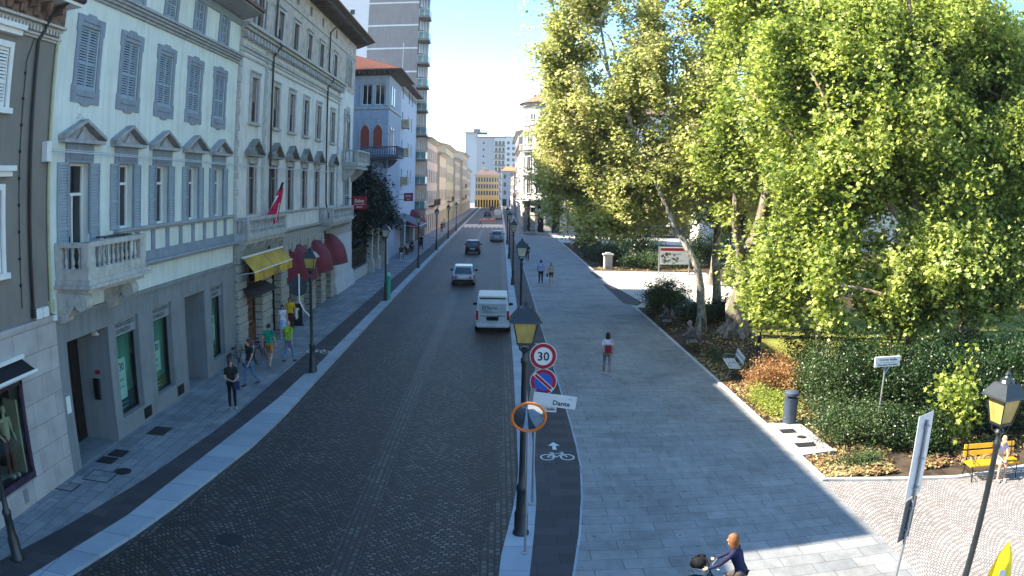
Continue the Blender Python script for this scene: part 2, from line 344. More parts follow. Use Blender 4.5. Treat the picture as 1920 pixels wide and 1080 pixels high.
def grass_mat():
    m, t, b = nodes_of('lawn grass')
    n1 = N(t, 'ShaderNodeTexNoise', i_Scale=0.5, i_Detail=8, i_Roughness=.7); L(t, coords(t), n1.inputs['Vector'])
    n2 = N(t, 'ShaderNodeTexNoise', i_Scale=24, i_Detail=4); L(t, coords(t), n2.inputs['Vector'])
    a = N(t, 'ShaderNodeMath', operation='MULTIPLY_ADD'); a.inputs[1].default_value = .35; L(t, n2.outputs[0], a.inputs[0]); L(t, n1.outputs[0], a.inputs[2])
    L(t, ramp(t, a.outputs[0], [(.45, (.09, .10, .02)), (.62, (.20, .23, .045)), (.8, (.36, .33, .10))]), b.inputs['Base Color'])
    b.inputs['Roughness'].default_value = .95; b.inputs['Specular IOR Level'].default_value = .1
    bp = N(t, 'ShaderNodeBump', i_Strength=1, i_Distance=.05); L(t, n2.outputs[0], bp.inputs['Height']); L(t, bp.outputs[0], b.inputs['Normal']); return m
m_grass = grass_mat()
surf('ground', [[(-600, -150), (600, -150), (600, 900), (-600, 900)]], -.16, m_far)
mb = MB()
ys = [-45, -6, 5, 8, 9, 11, 13, 14, 16, 17.5, 19, 23, 30, 50, 90, 130, 200, 415]
for a, b in zip(ys, ys[1:]): mb.quad((lerp_line(KL_OUT, a)-.01, a, -.09), (lerp_line(KR_OUT, a)+.01, a, -.09), (lerp_line(KR_OUT, b)+.01, b, -.09), (lerp_line(KL_OUT, b)-.01, b, -.09))
tag(mb.build('road', m_sett), kind='structure')
mb = MB(); yy = [-45]+list(range(5, 30))+[60, 140]
for a, b in zip(yy, yy[1:]):
    for f0, f1 in ((lambda y: lerp_line(KR_OUT, y)-.42, lambda y: lerp_line(KR_OUT, y)-.01), (lambda y: lerp_line(KL_OUT, y)+.01, lambda y: lerp_line(KL_OUT, y)+.28), (lambda y: -3.22, lambda y: -2.68)):
        mb.quad((f0(a), a, -.085), (f1(a), a, -.085), (f1(b), b, -.085), (f0(b), b, -.085))
tag(mb.build('sett_rows', m_band), kind='structure')
band('pavement', const(-12.6), SL_IN, -45, 415, 0, m_slab2)
band('cycle_lane', SL_IN, KL_IN, -45, 415, -.004, m_dark)
band('kerb', KL_IN, KL_OUT, -45, 415, .004, m_kerb)
band('kerb', KR_OUT, KR_IN, -45, 415, .004, m_kerb)
band('cycle_lane', KR_IN, BR, -45, 300, -.004, m_dark)
band('promenade', BR, const(8.42), -45, 124, 0, m_slab)
# ribbon of white stone that borders the dark lane
rb = [(y, x+.05) for y, x in BR]
band('lane_border', BR, rb, -45, 300, .006, m_kerb, .1)
band('kerb', const(8.42), const(8.58), 17.3, 47.6, .05, m_pale, .2)
band('kerb', const(8.42), const(8.58), 69.5, 106, .05, m_pale, .2)
surf('pavement', [[(8.42, -45), (60, -45), (60, 16.2), (12.5, 16.35), (8.42, 17.3)]], -.006, m_sett2)
mb = MB(); mb.flat([(8.58, 17.3), (12.5, 16.35), (60, 16.2), (60, 16.36), (12.5, 16.5), (8.58, 17.46)], -.1, .05); tag(mb.build('kerb', m_pale), kind='structure')
surf('path', [[(8.42, 47.6), (17.5, 47.6), (19, 69.5), (8.42, 69.5)], [(8.42, 106), (60, 106), (60, 124), (8.42, 124)]], -.008, m_pale)
surf('park_soil', [[(8.58, 17.4), (12.5, 16.45), (60, 16.3), (90, 110), (8.6, 106), (8.58, 69)]], -.03, m_soil)
surf('lawn', [[(12.4, 27.5), (19, 25.5), (48, 24), (52, 47), (27, 47.2), (14.5, 45), (12.8, 41.2)], [(31, 49), (70, 48), (80, 95), (33, 78)]], -.02, m_grass)
surf('pavement', [[(2.3, 124), (4.2, 124), (4.2, 300), (2.3, 300)], [(-16, 300), (-8.5, 300), (-8.5, 415), (-16, 415)]], -.002, m_slab2)
surf('dark_paving', [[(8.0, 59.3), (8.42, 59.3), (8.75, 57.5), (9.4, 49.6), (8.75, 48.2), (8.05, 49.2)], [(8.0, 68.2), (8.4, 68.2), (8.6, 63.2), (8.1, 63.2)]], .005, m_dark)
# raised pale crossing far up the street
mb = MB(); mb.box(-6.85, .78, 147.5, 158, -.12, -.02); tag(mb.build('raised_crossing', m_pale), kind='structure')
zb = MB()
for k in range(9): zb.box(-6.4+k*.82, -6.4+k*.82+.42, 145.2, 147.4, -.1, -.083)
tag(zb.build('zebra_marking', m_mark), kind='structure')
zb = MB()
for k in range(11): zb.box(-12.6+k*.98, -12.6+k*.98+.5, -9, -5.5, -.1, -.083)
for k in range(5): zb.box(-12+k*2.2, -11.2+k*2.2, -22, -17, -.1, -.083)
tag(zb.build('zebra_marking', m_mark), kind='structure')
mb = MB(); mb.flat([(8.6, 19.3), (9.75, 19.5), (9.7, 22.4), (8.6, 22.5)], -.1, .055); tag(mb.build('utility_slab', m_pale), kind='structure')

def cover(x, y, w, h, label, rz=0, rim=False, z=.002):
    t = thing('manhole_cover', label, 'manhole cover', (x, y, z), rz, 'covers let into the paving')
    p = MB(); p.box(-w/2, w/2, -h/2, h/2, -.02, .008)
    for k in range(int(w/.09)): p.box(-w/2+.03+k*.09, -w/2+.06+k*.09, -h/2+.03, h/2-.03, .008, .012)
    p.build('plate', m_slab2 if rim else m_iron, t)
    f = MB()
    for q in ((-w/2-.03, w/2+.03, -h/2-.03, -h/2), (-w/2-.03, w/2+.03, h/2, h/2+.03), (-w/2-.03, -w/2, -h/2, h/2), (w/2, w/2+.03, -h/2, h/2)): f.box(*q, -.02, .010)
    f.build('rim', m_iron, t)
for a in ((-10.2, 20.5, .55, .75, 'dark iron cover on the pavement below the first bank window'), (-10.55, 18.2, .45, .5, 'dark iron cover at the bank doorway, farther one'),
          (-10.62, 17.55, .5, .45, 'dark iron cover at the bank doorway, nearer one')): cover(*a[:4], a[4])
cover(-10.2, 16.35, .75, .7, 'stone-filled pavement cover with dark rim beside the shop corner', 0, True)
cover(-10.75, 15.35, .55, .5, 'smaller stone-filled cover with dark rim under the shop window', 0, True)
cover(8.97, 21.55, .45, .35, 'far small iron cover on the pale utility slab', z=.056); cover(9.05, 20.15, .6, .35, 'near wide iron cover on the pale utility slab', z=.056)
def round_cover(x, y, r, label, z=.002):
    t = thing('manhole_cover', label, 'manhole cover', (x, y, z), 0, 'covers let into the paving')
    p = MB(); p.lathe([(r, -.02), (r, .006), (r-.03, .010)], n=20)
    for k in range(3): p.ring((0, 0, .009), r*(.3+.25*k), .008, 'z', 20, 4)
    p.build('plate', m_iron, t)
round_cover(9.2, 20.9, .16, 'small round iron cover on the pale utility slab', .056)
round_cover(-5.6, 14.0, .32, 'round iron manhole in the dark setts of the carriageway', -.088)
round_cover(-9.75, 16.9, .26, 'round cover on the grey pavement near the bank corner')

# painted bicycle symbols
def bike_sign(x, y, s, label, rz=0, arrow=True):
    t = thing('bicycle_marking', label, 'road marking', (x, y, 0), rz, 'bicycle symbols painted on the dark lanes')
    def st(mb, a, b, w=.05):
        a = Vector(a); b = Vector(b); d = (b-a).normalized(); q = Vector((-d.y, d.x))*w*.5
        mb.add([(*(a+q), 0), (*(a-q), 0), (*(b-q), 0), (*(b+q), 0)], [(0, 1, 2, 3)])
    mb = MB()
    for cx in (-.27*s, .27*s):
        n = 20; vs = []
        for k in range(n):
            a = 2*math.pi*k/n
            for r in (.155, .2): vs.append((cx+r*s*math.cos(a), 1.25*r*s*math.sin(a), 0))
        mb.add(vs, [(2*k, 2*k+1, (2*k+3) % (2*n), (2*k+2) % (2*n)) for k in range(n)])
    P = dict(r=(-.27, 0), h=(.27, 0), b=(-.03, 0), s=(-.13, .3), f=(.17, .3))
    for a, b in (('r', 'b'), ('b', 's'), ('r', 's'), ('s', 'f'), ('b', 'f'), ('f', 'h')): st(mb, (P[a][0]*s, P[a][1]*s), (P[b][0]*s, P[b][1]*s), .04*s)
    st(mb, (-.2*s, .36*s), (-.07*s, .36*s), .05*s); st(mb, (-.13*s, .3*s), (-.14*s, .36*s), .03*s); st(mb, (.17*s, .3*s), (.15*s, .42*s), .035*s); st(mb, (.08*s, .42*s), (.2*s, .42*s), .04*s)
    mb.build('bicycle_symbol', m_mark, t, loc=(0, 0, .003), fix=False)
    if arrow:
        a = MB(); a.add([(-.055*s, .62*s, 0), (.055*s, .62*s, 0), (.055*s, .98*s, 0), (-.055*s, .98*s, 0)], [(0, 1, 2, 3)]); a.add([(-.17*s, .98*s, 0), (.17*s, .98*s, 0), (0, 1.3*s, 0)], [(0, 1, 2)])
        a.build('arrow', m_mark, t, loc=(-.03*s, 0, .003), fix=False)
bike_sign(1.66, 19.95, 1.0, 'white painted bicycle and arrow on the dark lane beside the promenade')
bike_sign(-7.85, 32.9, 1.15, 'white painted bicycle on the dark lane of the left pavement', 0, False)

# ------------------------------------------------------------------ windows
m_glass = glassy('window glass', (.018, .022, .026))
m_white = plain('white window paint', (.72, .72, .68), .55, var=.06)
m_blue = plain('grey blue shutter paint', (.27, .33, .38), .6, var=.1, streak=.12)
m_bluetrim = plain('grey blue facade trim', (.235, .275, .32), .8, var=.1, streak=.18)
m_brown = plain('brown shutter paint', (.20, .15, .13), .6, var=.15)
m_dk = plain('dark brown wood', (.018, .012, .010), .6, var=.3)
m_black = plain('black painted metal', (.012, .014, .014), .4, .2, var=.2, spec=.5)
_mc = {}
def cached(key, fn):
    if key not in _mc: _mc[key] = fn()
    return _mc[key]
def louvre(mb, x0, x1, y, z0, z1, step=.075):
    """one shutter leaf: stiles, rails and tilted slats"""
    s = .045
    mb.box(x0, x0+s, y, y+.04, z0, z1); mb.box(x1-s, x1, y, y+.04, z0, z1)
    zm = z0+(z1-z0)*.42
    for a, b in ((z0, z0+.1), (z1-.07, z1), (zm-.03, zm+.03)): mb.box(x0+s, x1-s, y+.002, y+.038, a, b)
    for a, b in ((z0+.1, zm-.03), (zm+.03, z1-.07)):
        n = max(2, int((b-a)/step)); q = (b-a)/n
        for k in range(n): z = a+k*q; mb.quad((x0+s, y+.004, z), (x1-s, y+.004, z), (x1-s, y+.034, z+q*.82), (x0+s, y+.034, z+q*.82))
def frame_mesh(w, h, mat, deep=.16, t=.07, transom=.72, mull=True):
    def f():
        mb = MB()
        mb.box(-w/2, -w/2+t, deep-.06, deep, 0, h); mb.box(w/2-t, w/2, deep-.06, deep, 0, h); mb.box(-w/2+t, w/2-t, deep-.058, deep-.002, 0, t); mb.box(-w/2+t, w/2-t, deep-.058, deep-.002, h-t, h)
        if transom: mb.box(-w/2+t, w/2-t, deep-.056, deep-.004, h*transom-.04, h*transom+.04)
        if mull: mb.box(-.035, .035, deep-.054, deep-.006, t, h*transom-.04 if transom else h-t)
        return mb.mesh('window_frame', mat)
    return cached(('fr', w, h, mat.name, deep, transom, mull), f)
def pane_mesh(w, h, mat, deep=.16):
    return cached(('pn', w, h, mat.name, deep), lambda: MB().quad((-w/2, deep+.004, 0), (w/2, deep+.004, 0), (w/2, deep+.004, h), (-w/2, deep+.004, h)).mesh('pane', mat, fix=False))
def window(parent, u, z, w, h, mat=None, glass=None, deep=.16, transom=.72, mull=True, shutters=None, smat=None, label=None, sw=None):
    o = put('window', frame_mesh(w, h, mat or m_white, deep, transom=transom, mull=mull), parent, (u, 0, z))
    put('pane', pane_mesh(w, h, glass or m_glass, deep), o)
    sw = sw or w*.5
    if shutters == 'open':
        def f(): mb = MB(); louvre(mb, 0, sw, -.055, 0, h); return mb.mesh('shutter', smat)
        me = cached(('sh', sw, h, smat.name), f); put('shutter', me, o, (w/2+.03, 0, 0)); put('shutter', me, o, (-w/2-sw-.03, 0, 0))
    if shutters == 'ajar':
        def f2(): mb = MB(); louvre(mb, 0, sw, -.02, 0, h); return mb.mesh('shutter', smat)
        me = cached(('sj', sw, h, smat.name), f2); put('shutter', me, o, (w/2+.02, -.04, 0), R(-14)); k = put('shutter', me, o, (-w/2-.0, -.01, 0), R(-102)); 
    if shutters == 'closed':
        def g(): mb = MB(); louvre(mb, 0, w/2-.005, .02, 0, h); return mb.mesh('shutter', smat)
        me = cached(('sc', w, h, smat.name), g); put('shutter', me, o, (.004, 0, 0)); put('shutter', me, o, (-w/2, 0, 0))
    if shutters == 'blind':
        def g2():
            mb = MB(); n = int(h*.55/.06)
            for k in range(n): mb.quad((-w/2, .11, h-(k+1)*.06), (w/2, .11, h-(k+1)*.06), (w/2, .085, h-k*.06-.01), (-w/2, .085, h-k*.06-.01))
            return mb.mesh('blind', smat, fix=False)
        put('blind', cached(('bl', w, h, smat.name), g2), o)
    if label: o['label'] = label
    return o
def surround(mb, u, z, w, h, b=.16, out=.05, sill=True, ears=False):
    mb.box(u-w/2-b, u-w/2, -out, .02, z, z+h+b); mb.box(u+w/2, u+w/2+b, -out, .02, z, z+h+b); mb.box(u-w/2, u+w/2, -out+.003, .02, z+h, z+h+b)
    if sill: mb.box(u-w/2-b-.06, u+w/2+b+.06, -out-.09, .02, z-.13, z)
def pediment(mb, u, z, w, hgt=.62, out=.26):
    mb.box(u-w/2, u+w/2, -out, 0, z, z+.1)
    a, b = w/2+.03, hgt
    for s in (-1, 1): mb.prism([(u+s*a, z+.1), (u+s*a, z+.2), (u, z+b+.1), (u, z+b)], -out-.03, 0)
    mb.prism([(u-a+.18, z+.1), (u+a-.18, z+.1), (u, z+b)], -.05, 0)
    mb.prism([(u-.32, z+.12), (u+.32, z+.12), (u, z+b-.15)], -.12, -.05)
def moulding(mb, u0, u1, z, hh, out, steps=3):
    for k in range(steps):
        a = z+hh*k/steps; mb.box(u0, u1, -out*(k+1)/steps, .01, a, a+hh/steps-(.0 if k < steps-1 else 0))
def baluster(mb, x, y, z, h, r=.065, n=10):
    p = [(r*.9, 0), (r*.9, h*.07), (r*.45, h*.1), (r*.8, h*.2), (r*1.0, h*.32), (r*.55, h*.52), (r*.4, h*.68), (r*.7, h*.8), (r*.45, h*.86), (r*.85, h*.93), (r*.85, h)]
    mb.lathe(p, (x, y, z), n)
def balustrade(mb, p0, p1, z, h, n, pier=.22, T=None):
    """base rail, balusters, top rail and end piers between two plan points"""
    p0, p1 = Vector(p0), Vector(p1); d = (p1-p0); ln = d.length; d.normalize(); q = Vector((-d.y, d.x))
    def seg(a, b, w, za, zb):
        A, B = p0+d*a, p0+d*b; mb.flat([tuple(A+q*w), tuple(B+q*w), tuple(B-q*w), tuple(A-q*w)], za, zb)
    seg(0, ln, .11, z, z+.12); seg(0, ln, .13, z+h-.12, z+h)
    seg(0, pier, .12, z+.12, z+h-.12); seg(ln-pier, ln, .12, z+.12, z+h-.12)
    for k in range(n):
        c = p0+d*(pier+(ln-2*pier)*(k+.5)/n); baluster(mb, c.x, c.y, z+.12, h-.24)

# ------------------------------------------------------------------ bank building
m_cream = plain('cream render', (.66, .70, .64), .85, var=.08, scale=.9, streak=.20)
m_bankgrey = plain('grey render', (.225, .24, .245), .85, var=.10, scale=1.2, streak=.22)
m_stone = plain('weathered limestone', (.48, .46, .42), .85, var=.16, scale=4, bump=.3, streak=.25)
m_roof = plain('red roof tile', (.30, .11, .07), .85, var=.25, scale=5)
def teal_glow_paint():
    m, t, b = nodes_of('green curtain with painted glow'); c = coords(t, (1, 1, .5)); n = N(t, 'ShaderNodeTexNoise', i_Scale=1.1, i_Detail=4); L(t, c, n.inputs['Vector'])
    L(t, ramp(t, n.outputs[0], [(.3, (.04, .12, .09)), (.5, (.10, .34, .27)), (.7, (.20, .50, .42))]), b.inputs['Base Color']); return m  # lit green room put into the curtain's bright cloudy colour, nothing emits
m_teal = teal_glow_paint(); m_clear = clear_glass('shop glass'); m_poster = plain('pale poster', (.50, .78, .76), .7, var=.05)
m_ink = plain('dark lettering', (.03, .06, .06), .7); m_navy = plain('navy poster', (.02, .06, .09), .7)
Y0 = 16.2
bank = thing('bank_building', 'cream bank building with blue-grey shutters above a grey ground floor with green-lit windows', 'building', (-11.1, Y0, 0), R(90))
def U(y): return y-Y0
W = 14.7
C1 = [U(y) for y in (17.89, 20.62, 23.37, 26.08, 28.82)]; C0 = [U(y) for y in (17.76, 20.7, 23.45, 26.3, 29.05)]
mb = MB()
hs = [(c-.55, c+.55, 9.95, 11.7, .12) for c in C1]+[(c-.52, c+.52, 6.1, 8.0, .3) for c in C0[1:]]+[(C0[0]-.6, C0[0]+.6, 5.05, 8.0, .3)]
hs += [(c-.4, c+.4, 13.0, 14.2, .1) for c in C1]
mb.holes(0, W, 4.1, 14.5, hs)
mb.quad((0, 0, 4.1), (0, 0, 14.5), (0, 12, 14.5), (0, 12, 4.1)); mb.quad((W, 0, 0), (W, 12, 0), (W, 12, 14.5), (W, 0, 14.5)); mb.quad((0, 12, 0), (0, 12, 14.5), (W, 12, 14.5), (W, 12, 0))
mb.build('wall', m_cream, bank, fix=False)
g = MB()
GH = [(U(16.75), U(19.2), 0.02, 3.42, 1.25), (U(19.7), U(21.3), .56, 3.46, .28), (U(22.45), U(24.0), .56, 3.46, .28), (U(25.25), U(27.25), .02, 3.4, 1.1), (U(28.0), U(29.4), .54, 3.42, .28)]
g.holes(0, W, 0, 4.1, GH, d=-.05, deep=.3); g.box(0, W, -.12, -.05, 4.02, 4.12); g.quad((0, -.05, 4.12), (W, -.05, 4.12), (W, .01, 4.12), (0, .01, 4.12))
g.build('ground_floor_wall', m_bankgrey, bank, fix=False)
tr = MB()
for c in C1:   # painted shaped surrounds
    tr = MB()
    # shaped surround of one window of the second floor
    pts = [(-.82, 9.6), (-.3, 9.6), (-.22, 9.53), (.22, 9.53), (.3, 9.6), (.82, 9.6), (.82, 10.05), (.76, 10.1), (.76, 11.5), (.82, 11.55), (.82, 12.0), (.3, 12.0), (.22, 12.07), (-.22, 12.07), (-.3, 12.0), (-.82, 12.0), (-.82, 11.55), (-.76, 11.5), (-.76, 10.1), (-.82, 10.05)]
    L_ = [(c+x, z) for x, z in pts]
    tr.prism([(x, z) for x, z in L_ if x <= c-.54] + [(c-.56, 12.0), (c-.56, 9.6)][::1] if False else [(c-.82, 9.6), (c-.56, 9.6), (c-.56, 12.0), (c-.82, 12.0), (c-.82, 11.55), (c-.76, 11.5), (c-.76, 10.1), (c-.82, 10.05)], -.04, 0)
    tr.prism([(c+.56, 9.6), (c+.82, 9.6), (c+.82, 10.05), (c+.76, 10.1), (c+.76, 11.5), (c+.82, 11.55), (c+.82, 12.0), (c+.56, 12.0)], -.04, 0)
    tr.prism([(c-.56, 11.7), (c+.56, 11.7), (c+.56, 12.0), (c+.3, 12.0), (c+.22, 12.07), (c-.22, 12.07), (c-.3, 12.0), (c-.56, 12.0)], -.04, 0)
    tr.prism([(c-.56, 9.6), (c-.3, 9.6), (c-.22, 9.53), (c+.22, 9.53), (c+.3, 9.6), (c+.56, 9.6), (c+.56, 9.95), (c-.56, 9.95)], -.04, 0)
    tr.box(c-.5, c+.5, -.07, -.04, 9.78, 9.82); tr.box(c-.5, c+.5, -.07, -.04, 11.82, 11.86); tr.build('window_surround', m_bluetrim, bank)
for c in C0:
    tr = MB(); w = .66 if c == C0[0] else .6
    tr.box(c-w, c-w+.1, -.06, 0, 6.1, 8.0); tr.box(c+w-.1, c+w, -.06, 0, 6.1, 8.0); tr.box(c-.78, c+.78, -.05, 0, 8.0, 8.5); tr.box(c-.6, c+.6, -.08, -.05, 8.1, 8.32); tr.build('window_surround', m_bluetrim, bank)
tr = MB()
for k in range(9):
    u = U(20.35)+k*1.19
    tr.box(u-.13, u+.13, -.05, 0, 5.3, 5.95)
tr.box(U(19.95), W, -.052, 0, 4.98, 5.3)
tr.box(0, W, -.05, 0, 12.9, 13.0); tr.box(0, W, -.05, 0, 14.2, 14.5)
for c in C1:
    for s in (-.62, .4): tr.box(c+s, c+s+.22, -.052, 0, 13.0, 14.2)
tr.build('painted_trim', m_bluetrim, bank)
co_ = MB()
moulding(co_, U(19.9), W, 5.95, .15, .18, 2); moulding(co_, U(19.9), W, 4.83, .17, .3, 3); moulding(co_, 0, W, 12.52, .36, .3, 4)
co_.prism_x([(-.95, 14.75), (-.95, 14.66), (-.2, 14.5), (.01, 14.5), (.01, 14.75)], -.35, W+.1)
co_.build('cornice', plain('grey stone moulding', (.33, .35, .37), .85, var=.12, streak=.2), bank)
rf = MB(); rf.box(-.4, W+.15, -1.08, -.93, 14.72, 14.86)
rf.add([(-.4, -.95, 14.78), (W+.15, -.95, 14.78), (W+.15, 6, 16.6), (-.4, 6, 16.6), (W+.15, 12.2, 14.78), (-.4, 12.2, 14.78)], [(0, 1, 2, 3), (3, 2, 4, 5), (0, 3, 5), (1, 4, 2)])
rf.build('roof', plain('weathered dark tile', (.15, .095, .08), .85, var=.25, scale=4), bank)
for c in C0: pd = MB(); pediment(pd, c, 8.5, 2.35 if c == C0[0] else 2.15, .56, .24); pd.build('pediment', plain('grey pediment stone', (.36, .36, .36), .85, var=.18, streak=.3), bank)
for c in C1: window(bank, c, 9.95, 1.1, 1.75, m_blue, shutters='closed', smat=m_blue, deep=.12)
for c in C1: window(bank, c, 13.0, .8, 1.2, m_blue, shutters='closed', smat=m_blue, deep=.1)
for i, c in enumerate(C0):
    if i: window(bank, c, 6.1, 1.04, 1.9, m_white, shutters='open', smat=m_blue, deep=.28, transom=.7, sw=.5)
    else: window(bank, c, 5.05, 1.2, 2.95, m_white, shutters='open', smat=m_blue, deep=.28, transom=.72, label='tall glazed balcony door with open shutters', sw=.56)
# shop front windows
for i, (a, b, z0, z1) in enumerate([(19.7, 21.3, .56, 2.98), (22.45, 24.0, .56, 2.98), (28.0, 29.4, .54, 2.95)]):
    u, w, h = U((a+b)/2), b-a, z1-z0
    f = MB(); t = .06
    f.box(-w/2, -w/2+t, .16, .24, 0, h); f.box(w/2-t, w/2, .16, .24, 0, h); f.box(-w/2+t, w/2-t, .162, .238, 0, t); f.box(-w/2+t, w/2-t, .162, .238, h-t, h)
    fo = f.build('shop_window', m_black, bank, loc=(u, 0, z0))
    put('pane', pane_mesh(w, h, m_clear, .2), fo)
    MB().box(-w/2+.01, w/2-.01, .34, .36, 0, h).build('curtain', m_teal, fo)
    po = MB(); po.box(-w/2+.2, -w/2+.95, .222, .23, h-2.0 if i == 0 else h-1.75, h-.75); pp = po.build('poster', m_poster, fo)
    tx = MB(); z = (h-1.1) if i == 0 else (h-1.05)
    text(tx, '130', .34, -w/2+.58, .216, z-.02, True, True); text(tx, 'anni', .2, -w/2+.58, .216, z-.35, True)
    text(tx, 'insieme', .13, -w/2+.58, .216, z-.55, True); tx.build('lettering', m_ink, pp, fix=False)
    nv = MB()
    if i == 0: nv.box(-w/2+.2, w/2-.1, .29, .31, .05, .55)
    else: nv.box(-w/2+.2, w/2-.2, .29, .31, .05, .42)
    npst = nv.build('poster', m_navy if i == 0 else plain('olive leaflet', (.10, .16, .03), .7), fo)
    t2 = MB(); text(t2, 'C.A.', .14, 0, .284, .38, True); text(t2, 'servizi per te', .1, 0, .284, .24, True); text(t2, 'ogni giorno', .1, 0, .284, .11, True); t2.build('lettering', m_poster, npst, fix=False)
    sp = MB(); sp.box(-w/2+.003, w/2-.003, .05, .2, h+.003, h+.46); s_ = sp.build('sign_panel', plain('grey sign panel', (.27, .28, .29), .7), fo)
    t3 = MB(); text(t3, 'BANCA DI CREDITO', .19, -w/2+.06, .043, h+.25, False, True, w-.14); text(t3, 'COOPERATIVO', .19, -w/2+.06, .043, h+.06, False, True, w*.72); t3.build('lettering', m_ink, s_, fix=False)
dr = MB(); dr.box(U(16.75), U(19.2), 1.14, 1.2, 0, 3.42); 
for k in range(4): dr.box(U(16.85)+k*.6, U(17.3)+k*.6, 1.11, 1.14, .2, 1.5); dr.box(U(16.85)+k*.6, U(17.3)+k*.6, 1.11, 1.14, 1.7, 3.1)
d_ = dr.build('door', m_dk, bank, ); d_['label'] = 'tall dark brown entrance door in a deep recess'
dg = MB(); dg.box(U(25.25), U(25.35), .94, 1.04, 0, 3.4); dg.box(U(27.15), U(27.25), .94, 1.04, 0, 3.4); dg.box(U(26.2), U(26.3), .95, 1.03, 0, 3.4)
dg_ = dg.build('door', m_black, bank); dg_['label'] = 'glazed entrance door deep in its recess'
MB().quad((U(25.25), 1.02, 0), (U(27.25), 1.02, 0), (U(27.25), 1.02, 3.4), (U(25.25), 1.02, 3.4)).build('pane', m_glass, dg_, fix=False)
for y in (21.5, 24.4, 29.8):
    v = MB(); v.box(U(y)-.3, U(y)+.3, -.058, -.045, .1, .45)
    for k in range(5): v.box(U(y)-.28, U(y)+.28, -.066, -.058, .13+k*.065, .15+k*.065)
    v.build('vent_grille', m_black, bank)
v = MB(); v.box(U(18.42), U(18.62), -.16, -.05, 0, 0); 
ent = MB(); ent.bev(-.11, .11, -.05, .05, 0, .62, .02); ent.box(-.06, .06, -.056, -.05, .2, .5)
eo = ent.build('bank_intercom', m_black, bank, loc=(U(19.2)-.06, .5, 1.25)); eo.rotation_euler = (0, 0, R(-90))
MB().box(-.09, .09, -.02, .0, 0, .12).build('red_plate', plain('red plate', (.30, .02, .02), .6), bank, loc=(U(19.185), .45, 2.0)).rotation_euler = (0, 0, R(-90))
cm = MB(); cm.box(-.05, .05, -.16, 0, 0, .1); cm.tube([(0, -.15, .05), (0, -.22, .03)], .035, 8); cm.build('camera_housing', m_white, bank, loc=(U(18.9), .35, 3.2))
pl = MB(); pl.box(U(16.38), U(16.6), -.07, -.05, 1.6, 2.05); pl.lathe([(.07, 0), (.07, .01)], (U(16.49), -.075, 1.85), 12); pl.build('plaque', m_white, bank)
lp = MB(); lp.tube([(U(17.55), 0, 9.3), (U(17.55), -.15, 9.28), (U(17.55), -.22, 9.18)], .035, 8); lp.box(U(17.5), U(17.6), -.06, 0, 9.2, 9.5); lp.build('wall_lamp', m_white, bank)
# balcony on two scroll consoles
bl = MB()
y0, y1 = U(16.45), U(19.95)
bl.box(y0-.05, y1+.08, -1.16, 0, 4.93, 5.05); bl.box(y0-.12, y1+.15, -1.24, 0, 4.84, 4.93); bl.box(y0+.05, y1-.02, -1.06, 0, 4.72, 4.84); bl.box(y0, y1, -1.1, 0, 5.05, 5.2)
balustrade(bl, (y0+.1, -.02), (y0+.1, -1.1), 5.2, .77, 3, .2); balustrade(bl, (y0, -1.0), (y1, -1.0), 5.2, .77, 10, .38); balustrade(bl, (y1-.1, -1.1), (y1-.1, -.02), 5.2, .77, 3, .2)
b_ = bl.build('balcony', m_stone, bank, smooth=True)
for uc in (U(16.62), U(19.35)):
    cs = MB(); pts = []
    for k in range(22):
        a = k/21; pts.append((-1.0*a**.9, 4.72-.02-.82*(1-a)**1.15-.05*math.sin(a*6)))
    cs.prism_x([(0, 4.72)]+[(-1.02, 4.72)]+[(p[0], p[1]) for p in pts[::-1]], uc-.17, uc+.17)
    for sx in (-1, 1):
        for (cy, cz, rr) in ((-.80, 4.5, .2), (-.17, 4.12, .16)):
            for q in (1, .6, .25): cs.ring((uc+sx*.17, cy, cz), rr*q, .022, 'x', 18, 5)
    cs.tube([(uc-.2, -.82, 4.5), (uc+.2, -.82, 4.5)], .22, 14); cs.tube([(uc-.19, -.17, 4.1), (uc+.19, -.17, 4.1)], .15, 14)
    cs.build('console', m_stone, b_, smooth=True)
tb = MB(); tb.box(U(18.2), U(19.6), -.8, -.35, 5.98, 6.01); tb.tube([(U(18.3), -.6, 5.2), (U(18.3), -.6, 6)], .02, 6); tb.tube([(U(19.5), -.6, 5.2), (U(19.5), -.6, 6)], .02, 6)
tag(tb.build('balcony_table', m_black), 'dark thin table standing on the bank balcony', 'table').matrix_world = bank.matrix_world

